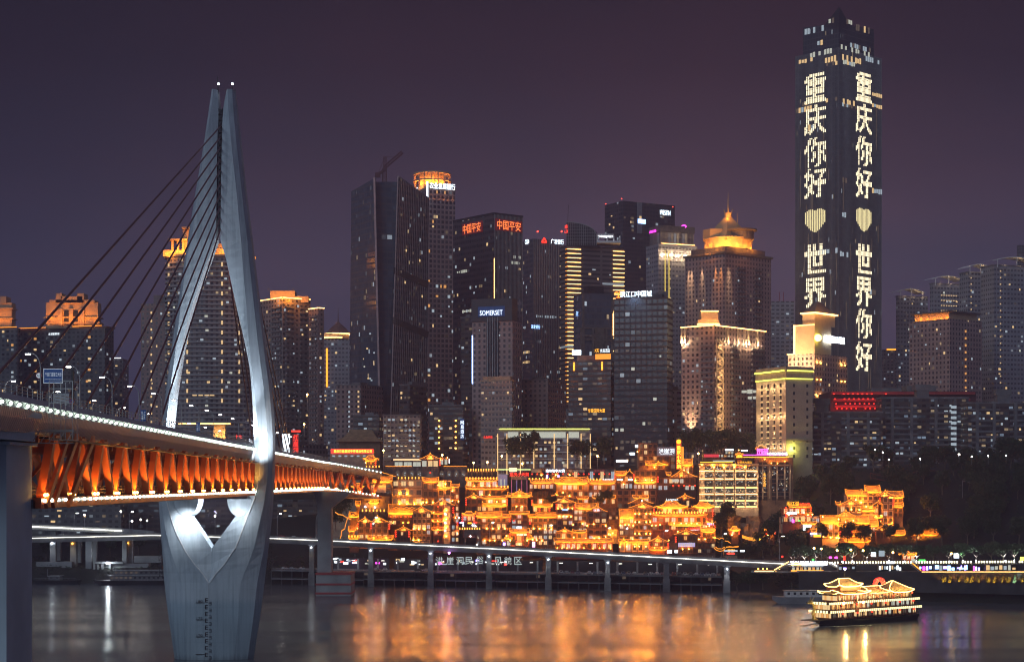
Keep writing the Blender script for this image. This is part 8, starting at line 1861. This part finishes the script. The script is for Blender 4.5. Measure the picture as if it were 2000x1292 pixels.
# party tent: dazzling canopy
o = thing('party_tent', 'dazzling white and amber lit canopy terrace at the left end of the promenade', 'tent', P(1580, 1112, 828)); mb = MB()
x0, x1, Y = PX(1545, 826), PX(1616, 826), 826; z0 = PZ(1116, Y); zt = PZ(1098, Y)
mb.bx(x0, x1, Y, Y + 7, z0 - .4, z0); mb.bx(x0, x1, Y, Y + 7, PZ(1107, Y), PZ(1106, Y)); 
for k in range(8): xx = x0 + (x1 - x0) * k / 7; mb.bx(xx - .1, xx + .1, Y, Y + .2, z0, zt)
mb.build('frame', M_['steel'], o); mb = MB(); mb.bx(PX(1567, Y), x1, Y - .2, Y, PZ(1104, Y), PZ(1099.5, Y)); mb.build('light_band', E_['wbright'], o); mb = MB(); mb.bx(x0, PX(1566, Y), Y - .2, Y, PZ(1103, Y), PZ(1099.5, Y)); mb.build('amber_band', E_['gold'], o); mb = MB(); mb.bx(x0, x1, Y - .2, Y - .05, PZ(1115, Y), PZ(1112.5, Y)); mb.build('amber_edge', E_['ledlow'], o)
for k in range(16): place('bulb', B_['cool'], o, (x0 + (x1 - x0) * k / 15, Y - .2, PZ(1096.5, Y)), 0, (.8,) * 3)
for k in range(9): mb = MB(); xx = x0 + (x1 - x0) * (k + .3) / 9; mb.bx(xx, xx + 1.2, Y + .3, Y + .5, z0 + .3, z0 + 2.2); mb.build('lit_table', E_[('wing', 'winw', 'wino')[k % 3]], o)
o = thing('landing_stage', 'low landing stage with amber edge lights left of the party tent', 'deck', P(1500, 1113, 836)); mb = MB(); mb.bx(PX(1472, 836), PX(1545, 836), 836, 844, PZ(1118, 836), PZ(1115, 836)); mb.build('slab', M_['conc'], o); mb = MB(); mb.bx(PX(1474, 836), PX(1516, 836), 835.7, 836, PZ(1115, 836), PZ(1113.6, 836)); mb.build('edge_light', E_['gold'], o)
for px in (1481, 1490, 1498, 1522): place('bollard_lamp', B_['bulbs'], o, P(px, 1110, 836), 0, (1.2,) * 3)
# amber-lit shrubs on the embankment, each with a hidden lamp at its foot
def leaf_mesh(n, rx, ry, rz, size, seed, mat, name='crown', clumps=7, flat=.0):
    rnd = random.Random(seed); mb = MB()
    cl = [(rnd.uniform(-.62, .62) * rx, rnd.uniform(-.62, .62) * ry, rnd.uniform(-.45, .6) * rz, rnd.uniform(.34, .6)) for _ in range(clumps)]
    for _ in range(n):
        c = rnd.choice(cl); d = Vector((rnd.gauss(0, 1), rnd.gauss(0, 1), rnd.gauss(0, 1))).normalized() * (rnd.random() ** .4)
        p = Vector((c[0] + d.x * rx * c[3], c[1] + d.y * ry * c[3], c[2] + d.z * rz * c[3]))
        a = Vector((rnd.uniform(-1, 1), rnd.uniform(-1, 1), rnd.uniform(-1, 1))).normalized(); b = a.cross(Vector((rnd.uniform(-1, 1), rnd.uniform(-1, 1), rnd.uniform(-1, 1)))).normalized(); s = size * rnd.uniform(.6, 1.3)
        mb.face([p - a * s, p + b * s * .6, p + a * s, p - b * s * .6])
    return mb.mesh(name, mat)
def trunk_mesh(h, r, spread, seed, name='trunk', mat=None):
    rnd = random.Random(seed); mb = MB(); top = Vector((rnd.uniform(-.3, .3), rnd.uniform(-.3, .3), h * .45)); mb.tube([(0, 0, -.5), (0, 0, 0), top], r, 7, r * .75)
    for k in range(5):
        a = 2 * math.pi * k / 5 + rnd.uniform(-.4, .4); e = top + Vector((math.cos(a) * spread, math.sin(a) * spread, h * rnd.uniform(.25, .5))); m_ = top.lerp(e, .5) + Vector((0, 0, -.2)); mb.tube([top, m_, e], r * .6, 6, r * .2)
    return mb.mesh(name, mat or M_['bark'])
CR = [leaf_mesh(1100, 4.2, 3.8, 3.0, .38, s, M_['leafp'] if s % 2 else M_['leaf'], clumps=9) for s in range(4)]
TRK = [trunk_mesh(6, .28, 2.4, s) for s in range(4)]
CRD = [leaf_mesh(1300, 5.0, 4.6, 5.0, .55, 20 + s, M_['leaf'], clumps=12) for s in range(4)]
TRD = [trunk_mesh(9, .35, 2.2, 20 + s) for s in range(4)]
SHB = [leaf_mesh(260, 1.1, .9, 1.5, .22, 40 + s, M_['leafp'], 'foliage', 5) for s in range(3)]
def tree(name, label, group, loc, k, dark=False, s=1.0, rz=0.0):
    o = thing(name, label, 'tree', loc, group); o.rotation_euler = (0, 0, rz); o.scale = (s, s, s)
    for nm, me, z in (('trunk', (TRD if dark else TRK)[k % 4], 0), ('crown', (CRD if dark else CR)[k % 4], 8.6 if dark else 6.0)): q = bpy.data.objects.new(nm, me); C.objects.link(q); q.parent = o; q.location = (0, 0, z)
    return o
gl_ = bulb_mesh(E_['cool'], .32)
for i, px in enumerate((1556, 1578, 1604, 1622, 1655, 1676, 1700, 1722, 1748, 1776, 1800, 1836, 1862, 1892, 1920, 1946, 1972, 1998)):
    p = ept(px) + Vector((0, 8 + (i % 3) * 2.5, -.9)); tree('street_tree', 'round-crowned street tree on the promenade lit white from below, %s from the left' % (ordn[i] if i else 'first'), 'trees along the promenade', p, i, False, random.uniform(.9, 1.15), random.uniform(0, 6))
    if i % 4 != 3:
        q = p + Vector((random.uniform(-.8, .8), -1.6, 1.0)); lc = (.82, .92, 1) if i not in (4, 13) else (.4, 1, .5); lamp('SPOT', q + Vector((0, -.5, .45)), 900, lc, .2, p + Vector((0, 0, 7)), 95, 1, 'tree_uplight')
        o = thing('uplight', 'small ground floodlight at the foot of the %s promenade tree' % (ordn[i] if i else 'first'), 'floodlight', q, 'ground floodlights under the promenade trees'); place('lamp_glass', gl_, o, q); mb = MB(); mb.box(q - Vector((0, 0, .3)), (.4, .4, .2)); mb.build('base', M_['dark'], o)
for i in range(15):
    px = 1840 + i * 14 + random.uniform(-3, 3); p = tp(px) + Vector((0, -2.2, 0)); p.z = PZ(1138, p.y); 
    o = thing('shrub', 'amber-lit shrub on the embankment below the bar terrace, %s from the left' % (ordn[i] if i else 'first'), 'shrub', p, 'amber-lit shrubs on the embankment'); q = bpy.data.objects.new('foliage', SHB[i % 3]); C.objects.link(q); q.parent = o; q.location = (0, 0, 1.8); q.scale = (1.2, 1.2, 1.4)
    lamp('SPOT', p + Vector((0, -2.0, -.2)), 420, (1, .38, .03) if i != 10 else (.7, 1, .8), .2, p + Vector((0, 0, 2.4)), 90, 1, 'shrub_uplight')
# dark trees of the hillside
random.seed(21); n = 0
spots = []
for i in range(70): spots.append((random.uniform(1545, 2010), random.uniform(880, 990)))
for i in range(22): spots.append((random.uniform(1405, 1560), random.uniform(925, 985)))
for px, Y in sorted(spots, key=lambda s: s[1]):
    X = PX(px, Y); z = ground(X, Y)
    if px < 1560 and HZ - (z + 17 - EYE) * FPX / Y < 1000: continue
    if Y < 915 and 1600 < px < 1800: continue
    n += 1; tree('hillside_tree', 'dark broad-leaved tree on the unlit hillside at the right', 'dark trees on the right hillside', (X, Y, z - .5), n, True, random.uniform(.8, 1.35), random.uniform(0, 6))
for i, (px, y, Y, s) in enumerate(((1015, 905, 1012, 1.15), (1035, 902, 1016, 1.3), (1000, 900, 1014, 1.0), (1127, 908, 1014, 1.15), (1145, 905, 1016, 1.0), (1180, 905, 1016, 1.1), (1345, 900, 1012, 1.3), (1372, 896, 1016, 1.4), (1400, 898, 1014, 1.25), (1428, 896, 1018, 1.3), (1455, 900, 1012, 1.2), (1180, 985, 958, .6), (1172, 990, 956, .55), (1190, 985, 957, .6), (1408, 1045, 925, .9), (1420, 1030, 930, 1.1), (1503, 1060, 915, .9), (1520, 1055, 905, 1.0), (1538, 1050, 900, 1.1), (1570, 1055, 895, 1.0), (1605, 1062, 892, .8), (1655, 1066, 885, .9), (1690, 1066, 885, .8), (1740, 1066, 882, .9), (1790, 1064, 880, 1.0), (1840, 1062, 876, 1.0), (1890, 1062, 872, 1.0), (1940, 1062, 868, 1.0), (1990, 1062, 862, 1.0), (1075, 990, 955, .5), (1420, 1150, 862, .7), (1440, 1155, 858, .8), (1465, 1155, 850, .8), (1490, 1150, 845, .7), (664, 1012, 962, 1.1), (676, 1000, 968, 1.0), (656, 1035, 955, 1.0), (688, 985, 975, .8), (90, 1090, 975, .8), (150, 1085, 980, .9), (215, 1085, 978, .9), (270, 1080, 985, .9), (180, 1075, 990, 1.0))):
    p = P(px, y, Y); tree('dark_tree', 'dark leafy tree %s' % ('behind the lights of the mall forecourt' if i < 6 else 'before the zigzag braced tower' if i < 11 else 'between the tiled roofs of the old town' if i < 14 or i == 29 else 'at the right end of the old town' if i < 21 else 'below the right-hand cluster of tiled houses' if i < 29 else 'on the river bank at the end of the car deck' if i < 34 else 'on the left bank under the bridge'), 'dark trees %d' % (0 if i < 6 else 1 if i < 11 else 2 if i < 14 or i == 29 else 3 if i < 21 else 4 if i < 29 else 5 if i < 34 else 6), p, i, True, s, i * 1.3)
# undergrowth on the bank
mb = MB(); random.seed(31)
for _ in range(5200):
    r_ = random.random()
    if r_ < .45: X = random.uniform(118, 330); Y = shore(X) + random.uniform(3, 15)
    elif r_ < .7: X = random.uniform(-330, -70); Y = shore(X) + random.uniform(4, 50)
    else: X = random.uniform(112, 330); Y = shore(X) + random.uniform(78, 200)
    z = ground(X, Y) + random.uniform(0, 1.2); a = random.uniform(0, 6.28); s = random.uniform(.4, 1.0); u = Vector((math.cos(a), math.sin(a), random.uniform(-.4, .4))) * s; v = Vector((random.uniform(-.4, .4), random.uniform(-.4, .4), 1)) * s
    c = Vector((X, Y, z)); mb.face([c - u, c + v * .6, c + u, c - v * .3])
o = mb.build('undergrowth', M_['leaf']); tag(o, 'dark undergrowth on the river banks and the hillside', 'undergrowth', kind='stuff')
# hillside stairs, dim
o = thing('covered_stairway', 'dim reddish covered stairway climbing the dark hillside at the right', 'stairs', P(1770, 945, 960)); mb = MB(); pts = [P(1700, 932, 966), P(1745, 942, 966), P(1765, 941, 966), P(1785, 930, 966), P(1800, 927, 966), P(1826, 927, 966)]
for a, b in zip(pts, pts[1:]): mb.bar(a, b, 2.4, .5); mb.bar(a + Vector((0, 0, 2.4)), b + Vector((0, 0, 2.4)), 3, .35); mb.bar(a - Vector((0, 0, 6)), a + Vector((0, 0, 2.4)), .3)
mb.build('walkway', M_['timberr'], o)
o = thing('zigzag_stairway', 'dim zigzag stairway on stilts on the dark hillside near the right edge', 'stairs', P(1920, 1040, 935)); mb = MB(); zz = [(1880, 938), (1940, 955), (1900, 968), (1936, 980), (1880, 990), (1938, 1000), (1896, 1010), (1938, 1022), (1892, 1030), (1935, 1042)]
for a, b in zip(zz, zz[1:]): mb.bar(P(*a, 925), P(*b, 925), 1.8, .35); mb.bar(P(*a, 925) + Vector((0, -.8, 1)), P(*b, 925) + Vector((0, -.8, 1)), .12); mb.bar(P(*a, 925), P(*a, 925) - Vector((0, 0, 12)), .3)
mb.build('walkway', M_['concd'], o)
for i, (px, y) in enumerate(((1724, 883), (1736, 897), (1873, 887), (1898, 891), (1930, 890), (1797, 896), (1709, 878), (1965, 889))):
    o = thing('street_lamp', 'tiny white path lamp among the dark hillside trees, %s of eight' % (ordn[i] if i else 'first'), 'street lamp', P(px, y + 10, 872), 'path lamps on the hillside'); q = P(px, y, 872); place('lamp_glass', bulb_mesh(E_['street'], .28 if i != 2 else .45), o, q); mb = MB(); mb.bar(q, q - Vector((0, 0, 4)), .12); mb.build('pole', M_['steel'], o)
for i, (px, y, c_) in enumerate(((1590, 1070, 'sodium'), (1604, 1071, 'sodium'), (1662, 1073, 'sodium'), (1686, 1074, 'sodium'), (1635, 1074, 'sodium'), (1744, 1078, 'sodium'), (1858, 1080, 'sodium'))):
    o = thing('globe_lamp', 'orange globe lamp among the promenade trees, %s from the left' % (ordn[i] if i else 'first'), 'lamp', P(px, y + 10, 822), 'orange globe lamps among the promenade trees'); q = P(px, y, 822); place('lamp_glass', bulb_mesh(E_['sodium'], .45), o, q); mb = MB(); mb.bar(q, q - Vector((0, 0, 5)), .12); mb.build('pole', M_['steel'], o)
for i, (px, y, m, w, h, lb) in enumerate(((1622, 1088, 'pink', 1.2, .8, 'magenta traffic beacon left of the star lamp'), (1633, 1088, 'pink', 1.2, .8, 'magenta traffic beacon right of the star lamp'), (1649, 1089, 'red', .9, 2.0, 'red illuminated pillar sign on the promenade'), (1801, 1094, 'green', 3.0, 1.1, 'green illuminated shop sign on the promenade'), (1784, 1094, 'wing', 1.9, 1.5, 'white illuminated cube kiosk on the promenade'), (1996, 1090, 'lime', 1.6, 1.6, 'lime illuminated sign at the right edge'), (1706, 1082, 'wsign', 2.2, 2.0, 'white lit shop window behind the promenade trees'), (1722, 1080, 'winc', 2.6, 2.6, 'blue-white lit shop front behind the promenade trees'), (1868, 1084, 'wsign', 2.4, 2.4, 'bright shop front behind the seventh promenade trees'), (1528, 1086, 'red', .8, .8, 'red traffic light at the end of the viaduct'), (1588, 1092, 'green', 1, .8, 'small green sign below the promenade trees'))):
    o = thing('illuminated_sign', lb, 'sign', P(px, y + 6, 818)); q = P(px, y, 817); mb = MB(); mb.box(q, (w, .3, h)); mb.build('panel', E_[m], o); mb = MB(); mb.bar(q + Vector((0, .3, 0)), q + Vector((0, .3, -2)), .15); mb.build('post', M_['dark'], o)
o = thing('golden_pavilion', 'little golden curled-roof pavilion among the promenade trees', 'pavilion', P(1774, 1092, 826)); hh = H('D', 826, ''); hh.root = o; x0, x1 = (1758 - 1400) * 4.97, (1791 - 1400) * 4.97; hh.hip(x0, x1, (1074 - 860) * 4.97, (1083 - 860) * 4.97, 4, 0, 1.5).body(x0 + 25, x1 - 25, (1083 - 860) * 4.97, (1093 - 860) * 4.97, 'timberr', 3, 3, 1, 1, 'wing')
# ================================================================== the cruise boat
bow, stern = Vector((PX(1588, 655), 655, 0)), Vector((PX(1776, 690), 690, 0)); ax = (stern - bow); BL = ax.length; brz = math.atan2(ax.y, ax.x)
bt = thing('cruise_boat', 'palace-roofed river cruise boat outlined in golden lights with a dragon prow', 'boat', bow); bt.rotation_euler = (0, 0, brz)
def bb(mb, name, mat, par=None):
    me = mb.mesh(name, mat); o = bpy.data.objects.new(name, me); C.objects.link(o); o.parent = par or bt; return o
def bpl(name, me, loc, sc=(1, 1, 1), rz=0.0): o = bpy.data.objects.new(name, me); C.objects.link(o); o.parent = bt; o.location = loc; o.scale = sc; o.rotation_euler = (0, 0, rz); return o
k_ = BL / 54.0
mb = MB(); sec = lambda x, w, zb, zt: [(x, -w, zt), (x, -w * .75, zb), (x, w * .75, zb), (x, w, zt)]
mb.loft([sec(2.5 * k_, .5, .8, 2.6), sec(8 * k_, 4, -.5, 2.1), sec(18 * k_, 5.6, -.8, 1.8), sec(44 * k_, 5.8, -.8, 1.8), sec(54 * k_, 5.0, -.2, 2.4)]); bb(mb, 'hull', M_['dark'])
mb = MB(); mb.bx(-3 * k_, 10 * k_, -3.4, 3.4, 2.0, 2.3); bb(mb, 'bow_platform', M_['dark'])
for lv, z0, x0, x1, w in ((0, 2.2, 5, 53, 5.2), (1, 5.3, 4.5, 52, 5.0), (2, 8.4, 9, 50, 4.4)):
    mb = MB(); mb.bx(x0 * k_, x1 * k_, -w + .9, w - .9, z0, z0 + 2.9); bb(mb, 'cabin', M_['timberr'])
    mb = MB(); mb.bx((x0 - 2.2) * k_, (x1 + 1.2) * k_, -w - .5, w + .5, z0 + 2.85, z0 + 3.1); bb(mb, 'deck', M_['timber'])
    mb = MB(); n = 26
    for k in range(n): xx = (x0 + (x1 - x0) * k / (n - 1)) * k_; mb.bx(xx - .09, xx + .09, -w + .2, -w + .38, z0, z0 + 2.85); mb.bx(xx - .05, xx + .05, -w, -w + .1, z0, z0 + 1.0)
    mb.bx(x0 * k_, x1 * k_, -w - .02, -w + .12, z0 + .95, z0 + 1.08); bb(mb, 'rail_and_posts', M_['timber'])
    for k in range(17):
        xx = (x0 + 1.6 + (x1 - x0 - 3) * k / 16) * k_; key = random.choice(['winw', 'wino', 'winw', 'wino', 'wing', 'windim']) if not (lv == 1 and k in (12, 13, 14)) else 'wing'
        if lv == 1 and k < 6: key = 'wino'
        bpl('window', U_[key], (xx, -w + .9, z0 + 1.6), (1.7, 1, 1.7))
    if lv < 2:
        n = 46
        for k in range(n):
            f = k / (n - 1)
            if .26 < f < .30: continue
            xx = (x0 - 1.8 + (x1 - x0 + 2.6) * f) * k_; bpl('lamp_row_bulb', UBT if 'UBT' in globals() else globals().setdefault('UBT', unit(glow('boat_tube', (1, .88, .45), 2.1), 'lamp_row_bulb')), (xx, -w - .62, z0 + 3.0), (.34, 2, .8))
    for k in range(7):
        y = -w + .9 + (2 * w - 1.8) * (k + .5) / 7; bpl('window', U_[random.choice(['winw', 'wino', 'winw'])], (x0 * k_, y, z0 + 1.5), (1.0, 1, 1.7), -math.pi / 2)
        if lv < 2: bpl('lamp_row_bulb', UBT, ((x0 - 2.3) * k_, y * 1.12, z0 + 3.0), (.6, 2, .9), -math.pi / 2)
    for k in range(6): bpl('red_lantern', LAN, ((10 + 8 * k) * k_, -w - .2, z0 + 2.2))
# people on the open decks are small dark figures by the rail
def person_mesh(seed):
    rnd = random.Random(seed); mb = MB(); mb.loft([[(a * sx, b * sy, z) for a, b in ((-1, -1), (1, -1), (1, 1), (-1, 1))] for z, sx, sy in ((0, .13, .12), (.45, .15, .12), (.85, .19, .13), (1.15, .18, .12), (1.42, .23, .13), (1.5, .09, .08), (1.56, .07, .07))]); mb.ball((0, 0, 1.68), .125, 8, 6, 1.15)
    for s in (-1, 1): mb.tube([(s * .24, 0, 1.42), (s * .28, -.03, 1.1), (s * .24, -.14, .85)], .055, 6, .04)
    return mb
PM = [person_mesh(s).mesh('body', material(n_, c, .8, var=.1)) for s, (n_, c) in enumerate((('dark_coat', (.04, .04, .05)), ('grey_jacket', (.16, .16, .18)), ('red_jacket', (.28, .05, .05)), ('white_coat', (.42, .42, .42))))]
def people(n, posf, label, group):
    for k in range(n):
        o = thing('person', label, 'person', posf(k), group); o.rotation_euler = (0, 0, random.uniform(-.6, .6)); q = bpy.data.objects.new('body', PM[random.randrange(4)]); C.objects.link(q); q.parent = o
R3 = Matrix.Rotation(brz, 3, 'Z')
people(34, lambda k: bow + R3 @ Vector(((18 + 32 * random.random()) * k_, -4.6 - .4 * random.random() + .8, 8.5)), 'passenger standing at the top deck rail of the cruise boat', 'passengers on the cruise boat')
def boat_roof(x0, x1, w, ze, zt, name, rl=.35, curl=1.0):
    xm, L = (x0 + x1) / 2 * k_, (x1 - x0) / 2 * k_
    def rg(f, g, z, cu):
        pts = []
        for (a, b), (a2, b2) in zip(((-1,-1),(1,-1),(1,1),(-1,1)), ((1,-1),(1,1),(-1,1),(-1,-1))):
            for k in range(6): u = k / 6; e = abs(2 * u - 1) ** 4; pts.append((xm + L * f * (a + (a2 - a) * u), w * g * (b + (b2 - b) * u), z + cu * e))
        return pts
    h = zt - ze; rs = [rg(1, 1, ze - .25, curl), rg(1, 1, ze, curl), rg(.8, .7, ze + h * .3, curl * .2), rg(.62 if rl > .2 else .45, .35, ze + h * .65, 0), rg(rl, .06, zt, 0)]
    mb = MB(); mb.loft(rs); r = bb(mb, name, M_['tile']); mb = MB(); e = rs[1]
    for i in range(len(e)): a, c = e[i], e[(i + 1) % len(e)]; mb.bar((a[0], a[1], a[2] - .1), (c[0], c[1], c[2] - .1), .3)
    for i in (0, 6, 12, 18):
        for A, Bq in zip(rs[1:], rs[2:]): mb.bar((A[i][0], A[i][1], A[i][2] + .12), (Bq[i][0], Bq[i][1], Bq[i][2] + .12), .22)
    mb.bar((xm - L * rl, 0, zt + .15), (xm + L * rl, 0, zt + .15), .22); bb(mb, 'light_outline', E_['boatled'], r)
    q = bt.matrix_basis @ Vector((xm, -w - 2, ze + .3)); l = lamp('AREA', q, 1100, (1, .62, .18), L * 1.6, bt.matrix_basis @ Vector((xm, 0, zt)), name='boat_floodlight', sy=.3)
    return r
E_['boatled'] = glow('boat_outline_led', (1, .62, .16), 7.0)
boat_roof(8, 26, 5.0, 11.4, 12.6, 'lower_roof', .8, .9); boat_roof(25, 38, 4.4, 11.3, 13.4, 'middle_roof', .75, .2); boat_roof(37, 51, 4.8, 11.0, 15.0, 'stern_roof', .03, .9); 
mb = MB(); mb.bx(11 * k_, 22 * k_, -3.4, 3.4, 12.6, 14.2); bb(mb, 'top_cabin', M_['timberr']); boat_roof(10, 23, 3.7, 14.1, 16.8, 'top_roof', .42, .9)
mb = MB(); mb.bar((17 * k_, 0, 17.2), (17 * k_, 0, 20.5), .14); mb.bar((16 * k_, 0, 18.6), (18.4 * k_, 0, 18.6), .1); mb.bar((16.4 * k_, 0, 19.4), (17.8 * k_, 0, 19.4), .1); bb(mb, 'mast', M_['dark']); bpl('mast_lamp', B_['cool'], (17 * k_, -.2, 20.3), (.9,) * 3)
mb = MB()                                       # red fan-shaped dragon crest on the roof
for k in range(7): a = math.pi * (.05 + .9 * k / 6); c = Vector((33 * k_, -3, 14.2)); mb.tube([c + Vector((1.7 * math.cos(a), 0, 1.2 * math.sin(a))), c + Vector((3.2 * math.cos(a), 0, 2.6 * math.sin(a)))], .5, 7, .62)
bb(mb, 'red_crest', E_['red'])
mb = MB(); pts = [(3 * k_, 0, 1.4), (0.5 * k_, 0, 2.6), (-.2 * k_, 0, 4.4), (.6 * k_, 0, 6.2), (.2 * k_, 0, 7.8), (-1.3 * k_, 0, 8.7)]; mb.tube(pts, .75, 10, .4); mb.ball((-1.4 * k_, 0, 8.9), .85, 10, 7)
mb.tube([(-1.6 * k_, 0, 8.9), (-3.2 * k_, 0, 8.5)], .5, 8, .25); [mb.tube([(-1.0 * k_, s * .4, 9.4), (-.4 * k_, s * .8, 10.5), (.6 * k_, s * .9, 10.9)], .16, 6, .05) for s in (-1, 1)]
for k in range(5): mb.tube([(.7 * k_, 0, 3.2 + k), (1.7 * k_, 0, 3.9 + k)], .2, 6, .03)
bb(mb, 'dragon_prow', material('gilded', (.55, .38, .12), .4, .5))
q = bt.matrix_basis @ Vector((-3, -6, 4)); lamp('SPOT', q, 900, (1, .75, .3), .3, bt.matrix_basis @ Vector((0, 0, 6)), 70, 1, 'boat_floodlight')
for x, z in ((10, 8.3), (20.5, 8.2)): bpl('deck_floodlight', B_['bulb'], (x * k_, -5.9, z), (2.0,) * 3); lamp('POINT', bt.matrix_basis @ Vector((x * k_, -7.0, z - .4)), 700, (1, .7, .25), .3, name='boat_floodlight')
mb = MB(); random.seed(9)
for _ in range(160):
    u = random.random() * 24; sd = random.choice((-1, 1)); w_ = 3.2 + u * .32 + random.uniform(-.8, .8); c = Vector((u - 3, sd * w_, 0)); l_, h_ = random.uniform(.5, 1.8), random.uniform(.15, .5)
    mb.face([bow + R3 @ (c + Vector((a * l_, b * h_, 0))) + Vector((0, 0, .02)) for a, b in ((-1, 0), (-.3, -1), (1, -.3), (.6, .8), (-.4, .9))])
o = mb.build('bow_wave', material('foam', (.5, .5, .5), .7)); tag(o, 'broken pale bow wave spreading beside the cruise boat', 'foam', kind='stuff')
people(26, lambda k: vpt(random.uniform(PX(660, 912), PX(1500, 850))) + Vector((0, .8 + random.random() * 1.4, .02)), 'pedestrian at the parapet of the riverside viaduct', 'pedestrians on the viaduct')
# ================================================================== night haze over the river and the city
HAZE = 2.5e-4
hm = bpy.data.materials.new('haze'); hm.use_nodes = True; t = hm.node_tree; t.nodes.clear()
pv_ = N(t, 'ShaderNodeVolumePrincipled'); pv_.inputs['Color'].default_value = (.74, .66, .92, 1); pv_.inputs['Density'].default_value = HAZE; pv_.inputs['Anisotropy'].default_value = .35
ou = N(t, 'ShaderNodeOutputMaterial'); t.links.new(pv_.outputs[0], ou.inputs['Volume'])
mb = MB(); mb.bx(-1600, 1600, -400, 5200, -8, 470)
if HAZE: o = mb.build('haze', hm); tag(o, 'thin violet night haze over the river and the city', 'haze', kind='stuff')
